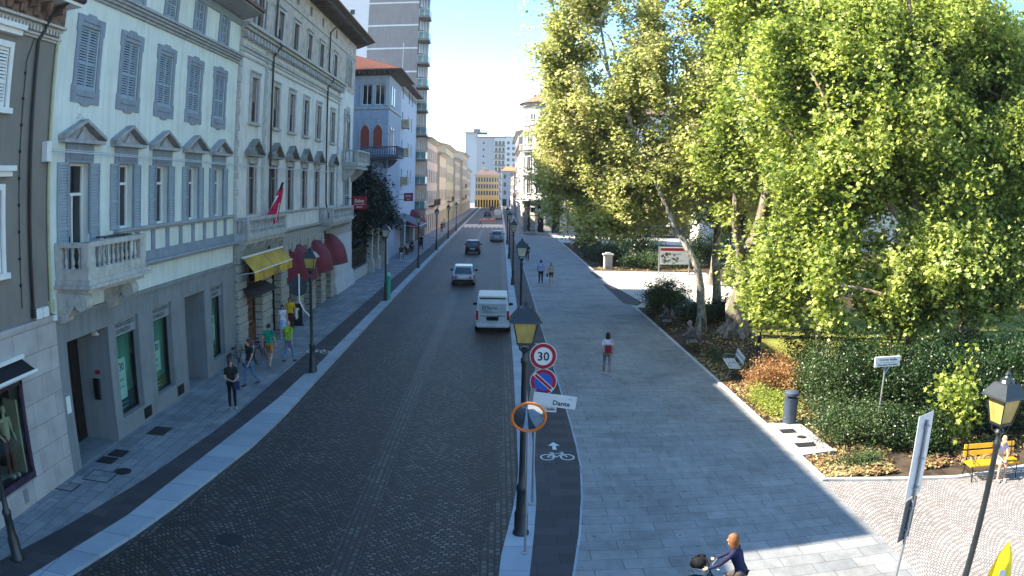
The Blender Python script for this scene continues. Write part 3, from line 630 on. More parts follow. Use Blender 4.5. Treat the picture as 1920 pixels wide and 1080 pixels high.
# ------------------------------------------------------------------ nearest building: grey render over a stone shop front
m_gry = plain('dark grey render', (.215, .195, .17), .9, var=.08, scale=1.2, streak=.15)
m_ash = paving('ashlar blocks', [(.36, .33, .31), (.40, .37, .35), (.44, .41, .39)], (.22, .2, .19), 1.15, .62, 1.0, mort=.008, rough=.8, bump=.2, stain=.15)
def ashlar_wall():
    """stone courses on an upright wall: brick pattern in the wall's own u,z"""
    m, t, b = nodes_of('ashlar wall'); tc = N(t, 'ShaderNodeTexCoord'); sp = N(t, 'ShaderNodeSeparateXYZ'); cb = N(t, 'ShaderNodeCombineXYZ')
    L(t, tc.outputs['Object'], sp.inputs[0]); L(t, sp.outputs[0], cb.inputs[0]); L(t, sp.outputs[2], cb.inputs[1])
    br = N(t, 'ShaderNodeTexBrick', offset=.5, i_Scale=1.0); br.inputs['Mortar Size'].default_value = .008; br.inputs['Brick Width'].default_value = 1.15; br.inputs['Row Height'].default_value = .58
    br.inputs['Color1'].default_value = (.40, .37, .36, 1); br.inputs['Color2'].default_value = (.46, .43, .41, 1); br.inputs['Mortar'].default_value = (.2, .19, .18, 1); L(t, cb.outputs[0], br.inputs['Vector'])
    n2 = N(t, 'ShaderNodeTexNoise', i_Scale=1.5, i_Detail=8); L(t, tc.outputs['Object'], n2.inputs['Vector'])
    mu = N(t, 'ShaderNodeMix', data_type='RGBA', blend_type='MULTIPLY'); mu.inputs[0].default_value = 1; L(t, br.outputs[0], mu.inputs[6]); L(t, ramp(t, n2.outputs[0], [(.3, (.75,)*3), (.6, (1,)*3)]), mu.inputs[7])
    L(t, mu.outputs[2], b.inputs['Base Color']); b.inputs['Roughness'].default_value = .75; return m
m_ashw = ashlar_wall()
G0 = 2.0
gb = thing('grey_building', 'dark grey rendered building over a stone shop front at the left edge', 'building', (-11.1, G0, 0), R(90))
def U(y): return y-G0
W = 14.2
mb = MB(); gw = [(U(12.75), U(13.95), 9.2, 10.6, .15), (U(12.75), U(13.95), 5.5, 7.35, .15), (U(8.9), U(10.1), 9.2, 10.6, .15), (U(8.9), U(10.1), 5.5, 7.35, .15)]
mb.holes(0, W, 4.2, 12.0, gw); mb.quad((W, 0, 4.2), (W, 12, 4.2), (W, 12, 12), (W, 0, 12)); mb.quad((0, 0, 0), (0, 0, 12), (0, 12, 12), (0, 12, 0)); mb.quad((0, 12, 0), (0, 12, 12), (W, 12, 12), (W, 12, 0)); mb.build('wall', m_gry, gb, fix=False)
s = MB(); s.holes(0, W-.02, 0, 4.2, [(U(11.6), U(14.27), .72, 3.0, .5), (U(7.5), U(10.3), .72, 3.0, .5)], d=-.1, deep=.5); s.box(0, W-.02, -.14, 0, 4.12, 4.24); s.build('stone_base', m_ashw, gb, fix=False)
c = MB(); moulding(c, 0, W, 10.98, .12, .12, 2)
for k in range(int(W/.16)): c.box(k*.16, k*.16+.085, -.2, 0, 11.12, 11.24)
moulding(c, 0, W, 11.26, .12, .26, 2); c.build('cornice', m_stone, gb)
c = MB(); c.box(0, W, -.16, 0, 11.38, 11.85)
for k in range(int(W/.62)): c.bev(k*.62+.15, k*.62+.42, -.23, -.16, 11.46, 11.74, .03); c.box(k*.62+.5, k*.62+.6, -.5, -.16, 11.6, 11.84)
c.build('frieze', plain('brown painted frieze', (.17, .11, .085), .85, var=.45, scale=7), gb)
c = MB(); c.box(-.2, W-.05, -.72, .1, 11.85, 11.98); c.build('gutter_board', m_white, gb)
rf = MB(); rf.tube([(-.2, -.74, 12.02), (W-.02, -.74, 12.02)], .09, 8); rf.add([(-.2, -.7, 12.0), (W-.02, -.7, 12.0), (W-.02, 6, 14.2), (-.2, 6, 14.2), (W-.02, 12.2, 12), (-.2, 12.2, 12)], [(0, 1, 2, 3), (3, 2, 4, 5), (0, 3, 5), (1, 4, 2)]); rf.build('roof', plain('dark roof edge', (.05, .045, .05), .7), gb)
for (a, b_, z0, z1, _) in gw:
    u = (a+b_)/2; o = window(gb, u, z0, b_-a, z1-z0, m_white, shutters='closed', smat=m_white, deep=.13)
    f = MB(); surround(f, 0, 0, b_-a, z1-z0, .14, .05); f.box(-.95, .95, -.26, 0, z1-z0+.42, z1-z0+.54); f.box(-.88, .88, -.17, 0, z1-z0+.3, z1-z0+.42); f.build('surround', m_white, o)
pp = MB(); pp.tube([(U(15.15), -.09, 4.5), (U(15.1), -.09, 10.9), (U(15.25), -.3, 11.5), (U(15.5), -.68, 11.9)], .05, 8); pp.tube([(U(15.15), -.09, 4.3), (U(15.15), -.09, 4.55)], .07, 8); pp.build('drainpipe', m_black, gb, smooth=True)
pp = MB(); pp.tube([(U(16.08), -.06, 4.4), (U(16.08), -.06, 11.3)], .05, 8); pp.box(U(15.98), U(16.18), -.1, 0, 4.3, 4.6); pp.build('drainpipe', plain('pale yellow pipe', (.42, .43, .26), .6), gb, smooth=True)
pp = MB(); pp.tube([(U(14.72), -.03, 4.6)]+[(U(14.72)+.01*math.sin(k), -.03, 5+k*.6) for k in range(10)]+[(U(15.0), -.05, 11.1)], .012, 5)
for k in range(9): pp.box(U(14.69), U(14.75), -.05, 0, 5.1+k*.62, 5.16+k*.62)
pp.build('cable', m_black, gb)
bx = MB(); bx.bev(U(15.2), U(15.48), -.18, 0, 4.26, 4.5, .02); bx.bev(U(15.52), U(15.8), -.18, 0, 4.26, 4.5, .02); bx.bev(U(16.0), U(16.15), -.2, -.1, 4.1, 4.24, .01); bx.build('junction_boxes', m_white, gb)
bx = MB(); bx.bev(U(15.75), U(15.98), -.22, 0, 8.0, 8.5, .02); bx.build('meter_box', m_white, gb)
vt = MB(); vt.box(U(13.55), U(13.75), -.112, -.1, .15, .5); vt.build('vent_grille', plain('grey vent', (.2, .2, .21), .6), gb)
# shop window with its own frame, floor, back panel
sw = MB(); a, b_ = U(11.6), U(14.27)
sw.box(b_-.1, b_, -.12, -.02, .72, 3.0); sw.box(a, a+.1, -.12, -.02, .72, 3.0); sw.box(a, b_, -.13, -.02, .62, .78); sw.box(a, b_, -.12, -.02, 2.92, 3.0)
so_ = sw.build('shop_window', plain('purple brown shop frame', (.055, .035, .06), .5, var=.3), gb)
MB().quad((a+.1, -.06, .78), (b_-.1, -.06, .78), (b_-.1, -.06, 2.92), (a+.1, -.06, 2.92)).build('pane', m_clear, so_, fix=False)
ds = MB(); ds.box(a, b_, .0, 1.4, .6, .72); ds.build('display_floor', m_white, so_); MB().box(a, b_, 1.4, 1.5, .7, 3.0).build('back_wall', m_dk, so_)
dp = MB(); dp.box(b_-.2, b_-.13, .05, .5, .74, 2.55); dpo = dp.build('display_panel', plain('pale display panel', (.45, .43, .33), .7), so_)
t5 = MB(); text(t5, 'DI', .22, 0, 0, 0, False, True); to = t5.build('lettering', m_ink, dpo, fix=False, loc=(b_-.21, .42, 1.75)); to.rotation_euler = (0, 0, R(-90))
t5 = MB(); text(t5, 'DI', .22, 0, 0, 0); tb = MB().box(b_-1.3, b_-.9, .9, .93, .74, 2.5).build('display_panel', plain('pale display panel', (.45, .43, .33), .7), so_); t6 = MB(); text(t6, 'DI', .24, b_-1.25, .892, 1.7, False, True); t6.build('lettering', m_ink, tb, fix=False)
aw = thing('shop_awning', 'small dark retracted awning with white frame above the nearest shop window', 'awning', (-11.0, 12.9, 3.2), R(90))
MB().add([(-1.9, 0, .3), (1.45, 0, .3), (1.5, -.42, .06), (-1.9, -.42, .06)], [(0, 1, 2, 3)]).build('fabric', plain('black awning fabric', (.012, .012, .016), .8), aw, fix=False)
q = MB(); q.box(-1.9, 1.5, -.1, 0, .3, .4); q.tube([(-1.9, -.45, .03), (1.53, -.45, .03)], .045, 8); q.tube([(1.42, -.02, -.1), (1.42, -.42, .02)], .02, 6); q.build('frame', m_white, aw)

# ------------------------------------------------------------------ large palazzo
P0 = 30.9
pal = thing('palazzo', 'large pale palazzo with pediments, frescoed top floor, deep eaves and rusticated arcade of shops', 'building', (-11.1, P0, 0), R(90))
def U(y): return y-P0
W = 27.1
m_pw = plain('pale blue grey render', (.68, .66, .62), .85, var=.10, scale=1.1, streak=.26)
m_ptop = plain('faded fresco render', (.46, .41, .37), .85, var=.3, scale=2.2, streak=.25)
m_pst = plain('grey palazzo stone', (.44, .44, .43), .85, var=.16, scale=3, streak=.3, bump=.2)
def rustic():
    m, t, b = nodes_of('rusticated stone'); tc = N(t, 'ShaderNodeTexCoord')
    n = N(t, 'ShaderNodeTexNoise', i_Scale=11, i_Detail=6, i_Roughness=.7); L(t, tc.outputs['Object'], n.inputs['Vector'])
    L(t, ramp(t, n.outputs[0], [(.3, (.20, .19, .17)), (.5, (.38, .37, .33)), (.7, (.50, .48, .43))]), b.inputs['Base Color']); b.inputs['Roughness'].default_value = .9
    bp = N(t, 'ShaderNodeBump', i_Strength=1, i_Distance=.08); L(t, n.outputs[0], bp.inputs['Height']); L(t, bp.outputs[0], b.inputs['Normal']); return m
m_rus = rustic()
PC = [U(y) for y in (33.4, 36.95, 40.05, 43.2, 46.4, 50.6)]
PED = [U(y) for y in (33.45, 36.95, 40.05, 43.2, 46.4, 50.7)]
OPN = [(U(32.2), U(34.5)), (U(36.1), U(37.8)), (U(39.4), U(41.0)), (U(42.5), U(44.1)), (U(45.5), U(47.0)), (U(48.3), U(49.8))]
hs = [(c-.5, c+.5, 10.15, 12.2, .14) for c in PC]+[(c-.55, c+.55, 6.0, 8.3, .14) for c in PED]
mb = MB(); mb.holes(0, W, 4.95, 14.2, hs); mb.quad((0, 0, 4.95), (0, 0, 18.4), (0, 14, 18.4), (0, 14, 4.95)); mb.quad((W, 0, 0), (W, 14, 0), (W, 14, 18.4), (W, 0, 18.4)); mb.quad((0, 14, 0), (0, 14, 18.4), (W, 14, 18.4), (W, 14, 0)); mb.build('wall', m_pw, pal, fix=False)
mb = MB(); h3 = [(c-.48, c+.48, 14.6, 16.15, .12) for c in PC]+[(c-.28, c+.28, 17.3, 17.85, .2) for c in PC]; mb.holes(0, W, 14.2, 18.4, h3, d=-.02); mb.build('top_floor_wall', m_ptop, pal, fix=False)
# rusticated piers in courses
edges = [0]+[x for o in OPN for x in o]+[U(51.2)]
for a, b_ in zip(edges[::2], edges[1::2]):
    z = .0; k = 0; mb = MB()
    while z < 3.85:
        h = .36; mb.bev(a+.01, b_-.01, -.19-(.03 if k % 2 else 0), .3, z+.03, z+h, .035); z += h; k += 1
    mb.box(a+.03, b_-.03, -.08, .3, 3.8, 3.95); pr = mb.build('rusticated_pier', m_rus, pal); MB().box(a+.04, b_-.04, -.09, .28, 0, 3.8).build('joints', plain('dark joint', (.035, .03, .028), .9), pr)  # dark backing box fills the gaps between the courses
mb = MB(); mb.holes(0, W, 3.9, 4.95, [], d=-.02); mb.box(U(31.0), U(31.5), -.2, 0, 4.0, 4.8)
for k in range(16):
    u = U(38.1)+k*.58; mb.bev(u, u+.4, -.26, 0, 4.0, 4.86, .04)
    if k % 3 == 0: mb.bev(u-.06, u+.46, -.34, 0, 3.7, 4.3, .05)
mb.build('frieze', m_rus, pal)
mb = MB(); mb.box(U(51.2), W, -.04, 0, 0, 3.9); mb.prism_x([(-.3, 0), (-.04, .0), (-.04, 1.1), (-.14, 1.1)], U(51.2), W+.02); mb.build('plinth', plain('smooth pale stone', (.46, .48, .5), .8, var=.08, streak=.15), pal)
q = MB()
for k in range(26):   # quoins on the bays
    z = 5.1+k*.35
    if z > 14: break
    for u in (U(30.95), U(34.9), U(52.3)): q.bev(u, u+(.5 if k % 2 else .38), -.045, 0, z+.01, z+.33, .012)
q.build('quoins', m_pst, pal)
t_ = MB()
for c in PC: t_ = MB(); surround(t_, c, 10.15, 1.0, 2.05, .22, .07); t_.box(c-.72, c+.72, -.12, 0, 12.42, 12.5); t_.build('window_surround', m_pst, pal)
for c in PED:
    t_ = MB(); surround(t_, c, 6.0, 1.1, 2.3, .18, .06, sill=False); t_.box(c-.7, c-.5, -.12, 0, 8.3, 8.55); t_.box(c+.5, c+.7, -.12, 0, 8.3, 8.55); t_.box(c-.5, c+.5, -.06, 0, 8.3, 8.6); t_.build('window_surround', m_pst, pal)
for c in PC: t_ = MB(); surround(t_, c, 14.6, .96, 1.55, .16, .08); t_.box(c-.7, c+.7, -.16, 0, 16.32, 16.42); t_.build('window_surround', m_pst, pal)
t_ = MB()
t_.box(0, U(53), -.06, 0, 12.95, 13.05); t_.box(0, W, -.08, -.02, 16.9, 17.05)
t_.build('string_course', m_pst, pal)
for i, c in enumerate(PED): pd = MB(); pediment(pd, c, 8.6, 2.2 if i == 0 else 1.9, .72, .3); pd.build('pediment', plain('dark pediment stone', (.27, .265, .25), .9, var=.25, streak=.4), pal)
c = MB(); moulding(c, 0, U(53.1), 14.0, .42, .42, 3); moulding(c, 0, U(53.1), 13.2, .3, .12, 2)
for k in range(int(22/.5)): c.box(.1+k*.5, .28+k*.5, -.34, 0, 13.75, 14.0)
moulding(c, U(37.2), U(46.8), 5.86, .12, .2, 2); moulding(c, 0, W, 4.9, .16, .32, 3)
c.build('cornice', m_pst, pal)
pn = MB()
for k in range(5): pn.box(U(37.5)+k*1.85, U(37.5)+k*1.85+1.7, -.12, 0, 5.12, 5.82)
pn.box(U(37.3), U(46.8), -.08, 0, 5.06, 5.86); pn.build('parapet_panels', m_pw, pal)
e = MB(); e.add([(-.1, -1.15, 18.5), (W+1.1, -1.15, 18.5), (W+1.1, .02, 18.1), (-.1, .02, 18.1), (-.1, -1.15, 18.62), (W+1.1, -1.15, 18.62), (W+1.1, 14, 18.62), (W+1.1, 14, 18.1), (-.1, 14, 18.62)], [(0, 1, 2, 3), (0, 4, 5, 1), (1, 5, 6, 7, 2)])
for k in range(int(W/.55)): e.box(k*.55, k*.55+.14, -1.05, .0, 18.12, 18.36)
for k in range(8): e.box(W, W+1.0, .3+k*.6, .42+k*.6, 18.15, 18.36)
e.build('eaves', plain('dark eaves timber', (.10, .085, .075), .8, var=.3), pal)
rf = MB(); rf.add([(-.1, -1.2, 18.62), (W+1.15, -1.2, 18.62), (W-4, 6.5, 21.0), (-.1, 6.5, 21.0), (W+1.15, 14, 18.62), (-.1, 14, 18.62)], [(0, 1, 2, 3), (3, 2, 4, 5), (1, 4, 2), (0, 3, 5)]); rf.tube([(-.1, -1.22, 18.6), (W+1.15, -1.22, 18.6)], .08, 8); rf.build('roof', plain('weathered dark tile', (.15, .095, .08)), pal)
for y in (35.85, 48.3):
    p_ = MB(); u = U(y); p_.tube([(u, -.14, .3), (u, -.14, 5.0), (u, -.38, 5.3), (u, -.2, 6.2), (u, -.12, 13.6), (u, -.5, 14.1), (u, -.14, 14.7), (u, -.12, 17.3), (u+.4, -1.1, 18.4)], .055, 8); p_.build('drainpipe', m_black, pal, smooth=True)
for i, x in enumerate(PC): window(pal, x, 10.15, 1.0, 2.05, m_brown, deep=.13, shutters='blind' if i < 3 or i == 4 else None, smat=plain('beige blind', (.30, .26, .23), .7), transom=.7)
for i, x in enumerate(PED): window(pal, x, 6.0, 1.1, 2.3, m_brown, deep=.13, transom=.72)
for i, x in enumerate(PC): window(pal, x, 14.6, .96, 1.55, m_brown, deep=.11, shutters='open' if i == 0 else ('blind' if i % 2 else None), smat=m_brown if i == 0 else plain('beige blind', (.30, .26, .23), .7), transom=0)
for x in PC: window(pal, x, 17.3, .56, .55, m_dk, deep=.18, transom=0, mull=False)
# balconies
for k, (ya, yb, n, out) in enumerate([(31.0, 37.3, 20, .55), (46.9, 53.9, 22, .85)]):
    b = MB(); a, c_ = U(ya), U(yb)
    b.box(a, c_, -out-.12, 0, 5.0, 5.14); b.box(a+.05, c_-.05, -out, 0, 4.82, 5.0)
    balustrade(b, (a, -out+.02), (c_, -out+.02), 5.14, .8, n, .3); balustrade(b, (a+.1, -.02), (a+.1, -out), 5.14, .8, 2, .12); balustrade(b, (c_-.1, -out), (c_-.1, -.02), 5.14, .8, 2, .12)
    for u in np.linspace(a+.3, c_-.3, 5): b.prism_x([(0, 4.82), (-out+.05, 4.82), (-out+.1, 4.68), (-.15, 4.42), (0, 4.4)], u-.12, u+.12)
    b.build('balcony', m_pst, pal, smooth=True)
# tall paired windows with tracery and corner balcony on the last bay
for z0, z1, nm in ((9.9, 12.6, 'gothic window'), (14.6, 16.6, 'paired window')):
    f = MB(); u = U(55.4)
    f.box(u-.95, u-.8, -.08, 0, z0, z1+.25); f.box(u+.8, u+.95, -.08, 0, z0, z1+.25); f.box(u-.8, u+.8, -.08, 0, z1+.1, z1+.25)
    for s in (-.78, 0, .78): f.lathe([(.09, 0), (.06, .1), (.06, z1-z0-.5), (.1, z1-z0-.4)], (u+s, -.1, z0), 8)
    for s in (-.39, .39):
        f.ring((u+s, -.1, z1-.32), .3, .05, 'y', 16, 5)
        if z0 < 12: f.tube([(u+s, -.1, z1), (u+s, -.1, z1+.45)], .04, 6)
    w_ = f.build('window', m_pst, pal); w_['label'] = 'narrow %s with slender columns' % nm
    MB().quad((u-.78, -.012, z0), (u+.78, -.012, z0), (u+.78, -.012, z1), (u-.78, -.012, z1)).build('pane', m_glass, w_, fix=False)
b = MB(); a, c_ = U(54.1), W+1.3
b.box(a, c_, -1.12, 0, 8.72, 8.86); b.box(a+.1, c_-.1, -1.0, 0, 8.5, 8.72); b.box(W, c_, -1.12, 1.6, 8.72, 8.86)
balustrade(b, (a, -1.02), (c_, -1.02), 8.86, 1.0, 12, .2); balustrade(b, (a+.1, -.02), (a+.1, -1.0), 8.86, 1.0, 3, .1); balustrade(b, (c_-.1, -1.0), (c_-.1, 1.5), 8.86, 1.0, 5, .15)
for u in (a+.4, W-.2): b.prism_x([(0, 8.5), (-.95, 8.5), (-.8, 8.2), (-.2, 7.7), (0, 7.6)], u-.13, u+.13)
b.build('balcony', m_pst, pal, smooth=True)['label'] = 'pale balcony that wraps the far corner high up'
f = MB(); u = U(55.6)   # tall arched shop window on the first floor of the last bay
pts = [(u-.8, 5.9), (u-.8, 7.4)]+[(u-.8*math.cos(a), 7.4+.8*math.sin(a)) for a in np.linspace(.15, math.pi-.15, 9)]+[(u+.8, 7.4), (u+.8, 5.9)]
f.prism(pts, -.03, -.01); w_ = f.build('arched_window', glassy('mauve glass', (.10, .08, .10)), pal)
f = MB()
for k in range(len(pts)-1): f.tube([(pts[k][0], -.06, pts[k][1]), (pts[k+1][0], -.06, pts[k+1][1])], .07, 6)
f.tube([(u, -.06, 5.9), (u, -.06, 8.1)], .05, 6); f.tube([(u-.8, -.06, 6.6), (u+.8, -.06, 6.6)], .05, 6); f.build('arch_frame', m_pst, w_)
# shop openings: dark interiors with frames and displays
m_int = plain('shop interior', (.02, .016, .014), .8, var=.5, scale=2)
for i, (a, b_) in enumerate(OPN):
    f = MB(); f.box(a, a+.06, .2, .3, 0, 3.9); f.box(b_-.06, b_, .2, .3, 0, 3.9); f.box(a+.06, b_-.06, .2, .3, 2.5, 2.6); f.box(a+.06, b_-.06, .2, .3, 3.82, 3.9)
    if i != 1: f.box(a+.06, b_-.06, .2, .3, 0, .35 if i else .95)
    o = f.build('shop_front', m_dk if i else plain('rust brown shop frame', (.13, .05, .03), .6, var=.3), pal)
    MB().box(a, b_, .95, 1.0, 0, 3.9).build('back_wall', plain('shop back wall %d' % (i % 3), ((.20, .09, .04), (.05, .045, .04), (.10, .09, .085))[i % 3], .8, var=.8, scale=5), o); MB().quad((a+.06, .25, .0), (b_-.06, .25, 0), (b_-.06, .25, 2.5), (a+.06, .25, 2.5)).build('pane', m_clear, o, fix=False)
    if i == 0:
        s_ = MB()
        for z in (1.0, 1.35, 1.7, 2.05): s_.box(a+.1, b_-.1, .28, .5, z, z+.03)
        r2 = random.Random(3)
        for z in (1.03, 1.38, 1.73, 2.08):
            for k in range(9): w = .08+.06*r2.random(); x = a+.2+k*.22; s_.bev(x, x+w*1.6, .29, .42, z, z+.1+.14*r2.random(), .01)
        s_.build('display_shelves', plain('brown goods', (.34, .14, .08), .7, var=.9, scale=12), o); MB().box(a+.5, a+.85, .32, .34, 1.9, 2.25).build('poster', m_white, o)
    else:
        s_ = MB(); s_.box(a+.15, b_-.15, .32, .8, .0, .8); s_.bev(a+.3, b_-.7, .36, .6, .8, 1.5, .05); s_.bev(b_-.6, b_-.3, .34, .5, .8, 1.9, .05); s_.box(a+.1, b_-.1, .33, .36, 2.7, 3.6); s_.build('display', plain('shop display %d' % (i % 2), ((.16, .13, .10), (.10, .17, .18))[i % 2], .7, var=.7, scale=6), o)
cn = MB(); cn.add([(U(31.5), -.1, 2.95), (U(34.9), -.1, 2.95), (U(35.0), -.75, 2.6), (U(31.4), -.75, 2.6), (U(31.4), -.75, 2.5), (U(35.0), -.75, 2.5)], [(0, 1, 2, 3), (3, 2, 5, 4)]); cn.box(U(31.45), U(34.95), -.1, .0, 2.9, 3.05)
cn.build('canopy', plain('dark canopy cloth', (.02, .018, .022), .8), pal, fix=False)

# ------------------------------------------------------------------ awnings
def awning_mat(name, col):
    m, t, b = nodes_of(name); n = N(t, 'ShaderNodeTexNoise', i_Scale=1.4, i_Detail=5); L(t, coords(t), n.inputs['Vector'])
    L(t, ramp(t, n.outputs[0], [(.3, tuple(c*.6 for c in col)), (.55, col), (.75, tuple(min(1, c*1.25) for c in col))]), b.inputs['Base Color']); b.inputs['Roughness'].default_value = .8; return m
m_yel = awning_mat('yellow awning cloth', (.50, .31, .025)); m_bur = awning_mat('burgundy awning cloth', (.15, .007, .022))
t = thing('shop_awning', 'yellow pull-out awning with a lettered valance over the cafe door', 'awning', (-11.1, 34.4, 3.3), R(90))
a = MB(); a.add([(-3.2, -.36, .93), (3.0, -.36, .93), (3.0, -.88, .36), (-3.2, -.88, .36)], [(0, 1, 2, 3)]); a.build('fabric', m_yel, t, fix=False)
a = MB(); n = 26
for k in range(n): x = -3.2+6.2*k/n; a.add([(x, -.89, .34), (x+6.2/n, -.89, .34), (x+6.2/n, -.90, -.04-.02*(k % 2)), (x, -.90, -.04-.02*((k+1) % 2))], [(0, 1, 2, 3)])
v = a.build('valance', m_yel, t, fix=False)
a = MB(); text(a, 'CAFFÈ', .26, .3, -.915, .06, True, True); a.box(-.35, .95, -.914, -.911, .0, .03); a.box(-.35, .95, -.914, -.911, .28, .31); a.build('lettering', m_ink, v, fix=False)
a = MB(); a.box(-3.25, 3.05, -.42, -.30, .93, 1.01); a.tube([(-3.25, -.89, .35), (3.05, -.89, .35)], .03, 8); a.tube([(-3, 0, .2), (-3, -.88, .33)], .02, 6); a.tube([(2.9, 0, .2), (2.9, -.88, .33)], .02, 6); a.build('frame', m_white, t)
def dome(y, w, zt, zb, out, label, X=-11.1, m=None):
    t = thing('dome_awning', label, 'awning', (X, y, zb), R(90), 'burgundy dome awnings over the shop windows')
    a = MB(); nu, nv = 14, 7; h = zt-zb; vs = []
    for j in range(nv+1):
        p = math.pi/2*j/nv
        for i in range(nu+1):
            q = math.pi*i/nu; r = math.cos(p)*(1-.035*abs(math.sin(q*3.5)))*(1+.012*math.sin(j*2.3+i))
            vs.append((-w/2*math.cos(q)*(r*.82+.18), -max(out*math.sin(q)*r, 0.0)-.02, h*math.sin(p)))
    a.add(vs, [(j*(nu+1)+i, j*(nu+1)+i+1, (j+1)*(nu+1)+i+1, (j+1)*(nu+1)+i) for j in range(nv) for i in range(nu)]); a.build('fabric', m or m_bur, t, smooth=True, fix=False)
    b = MB(); b.tube([vs[i] for i in range(nu+1)], .02, 5)
    for i in (3, 7, 11): b.tube([vs[j*(nu+1)+i] for j in range(nv+1)], .015, 5)
    b.build('frame', m_black, t); return t
dome(41.0, 4.3, 4.15, 2.25, 1.3, 'burgundy dome awning nearest the yellow awning'); dome(45.1, 4.1, 4.15, 2.3, 1.3, 'burgundy dome awning between two like it'); dome(49.4, 4.5, 4.2, 2.35, 1.35, 'burgundy dome awning closest to the dark evergreen tree')

# flag, projecting signs, cable across the facades
t = thing('flag', 'crimson flag with black top hanging from a slanted pole on the palazzo balcony', 'flag', (-10.55, 35.4, 5.3))
a = MB(); a.tube([(0, 0, 0), (.35, .5, 2.3)], .025, 6); a.ball((.36, .51, 2.34), .05); a.build('pole', m_white, t)
a = MB(); vs = []
for j in range(13):
    f = j/12
    for i in range(7): s = i/6; vs.append((.3-.62*s*min(1, f*1.6)-.12*f+.06*math.sin(i*1.9+j*.4), .44-.3*f-.35*s*min(1, f*1.5)+.07*math.cos(i*1.7+j*.5), 2.15-1.85*f-.3*s*min(1, f*3)))
fc = [(j*7+i, j*7+i+1, (j+1)*7+i+1, (j+1)*7+i) for j in range(12) for i in range(6)]
a.add(vs, fc); me = a.build('cloth', [plain('crimson flag cloth', (.55, .015, .07), .8, var=.25), plain('black flag cloth', (.01, .012, .012), .8), m_white], t, smooth=True, fix=False)
for k, p in enumerate(me.data.polygons): p.material_index = 1 if k < 12 else (2 if (k in (22, 28, 35, 34, 40, 46)) else 0)
def proj_sign(x, y, z, w, h, label, lines, pole=False):
    t = thing('projecting_sign', label, 'sign', (x, y, z), 0, 'crimson projecting shop signs')
    a = MB(); a.bev(-w/2, w/2, -.07, .07, 0, h, .01); p = a.build('panel', plain('crimson sign', (.30, .005, .03), .5, var=.05), t)
    b = MB(); 
    for tx, s, zz in lines: text(b, tx, s, 0, -.078, zz, True, True)
    b.box(-w*.42, w*.42, -.076, -.071, h*.36, h*.39); b.build('lettering', m_white, p, fix=False)
    c = MB(); c.tube([(-w/2-.55, 0, h*.8), (-w/2, 0, h*.8)], .025, 6); c.tube([(-w/2-.55, 0, h*.2), (-w/2, 0, h*.2)], .025, 6); c.build('bracket', m_black, t)
proj_sign(-10.0, 55.4, 5.62, 1.0, .95, 'crimson sign with white script projecting from the palazzo beside the evergreen', [('Sisley', .32, .5), ('store', .2, .12)])
proj_sign(-10.0, 86, 5.7, 1.0, .9, 'crimson sign with white script projecting from the white block beyond the villa', [('Sisley', .3, .5), ('store', .18, .12)])
cb = MB(); pts = []
for k in range(33): y = 15.9+k*1.26; pts.append((-10.82+.03*math.sin(k), y, 8.25-.12*math.sin(k/32*math.pi)))
cb.tube(pts, .018, 5); cb.tube([(x, y, z+.05) for x, y, z in pts], .012, 5)
tag(cb.build('cable', plain('pale cable', (.5, .5, .48), .6)), 'thin pale cable strung along the facades above the first floor windows', 'cable')

# ------------------------------------------------------------------ garden between the palazzo and the villa
m_rail = m_black
gf = thing('garden_fence', 'low stone wall with dark iron railing around the evergreen garden', 'fence', (-11.0, 58, 0), R(90))
a = MB(); a.box(.1, 18.6, 0, .3, 0, .75); a.box(.1, 18.6, -.04, .34, .75, .83); a.build('base_wall', m_pst, gf)
a = MB()
for k in range(100): a.tube([(.2+k*.184, .15, .83), (.2+k*.184, .15, 2.5)], .013, 4)
a.box(.1, 18.6, .13, .17, 1.0, 1.04); a.box(.1, 18.6, .13, .17, 2.3, 2.34); a.build('railing', m_rail, gf)
for y, h, wd, lb in ((65.3, 3.5, .55, 'slim pale fluted gate pillar nearest the palazzo'), (68.9, 3.4, .5, 'pale gate pillar in the shade of the evergreen'), (72.8, 4.3, .8, 'broad tall stone gate pillar beside the villa')):
    t = thing('gate_pillar', lb, 'pillar', (-10.9, y, 0), 0, 'pillars of the garden gate')
    a = MB(); a.bev(-wd/2-.12, wd/2+.12, -wd/2-.12, wd/2+.12, 0, .9, .03); a.build('base', m_pst, t)
    a = MB(); a.bev(-wd/2, wd/2, -wd/2, wd/2, .9, h, .03)
    for k in range(3): a.box(-wd/2+.08+k*wd*.28, -wd/2+.14+k*wd*.28, -wd/2-.03, -wd/2, 1.0, h-.2)
    a.build('shaft', m_pst, t); a = MB(); a.bev(-wd/2-.1, wd/2+.1, -wd/2-.1, wd/2+.1, h, h+.22, .04); a.ball((0, 0, h+.38), .2); a.build('cap', m_pst, t, smooth=True)

# ------------------------------------------------------------------ villa with hipped roof, side faces the camera at y=76.5
m_vil = plain('blue grey villa render', (.33, .37, .46), .85, var=.07, streak=.12)
m_vst = plain('villa stone', (.40, .42, .44), .85, var=.12, streak=.2)
V0 = 76.5
vil = thing('villa', 'blue-grey villa with hipped red tile roof, arched red shutters and a dark corner balcony', 'building', (-11.05, V0, 0))
a = MB(); hv = [(-2.75, -1.75, 15.5, 17.6, .3), (-1.45, -.45, 15.5, 17.6, .3)]
a.holes(-9, 0, 0, 18.6, hv); a.quad((0, 0, 0), (0, 9.5, 0), (0, 9.5, 18.6), (0, 0, 18.6)); a.quad((-9, 0, 0), (-9, 9.5, 0), (-9, 9.5, 18.6), (-9, 0, 18.6)); a.quad((-9, 9.5, 0), (0, 9.5, 0), (0, 9.5, 18.6), (-9, 9.5, 18.6)); a.build('wall', m_vil, vil, fix=False)
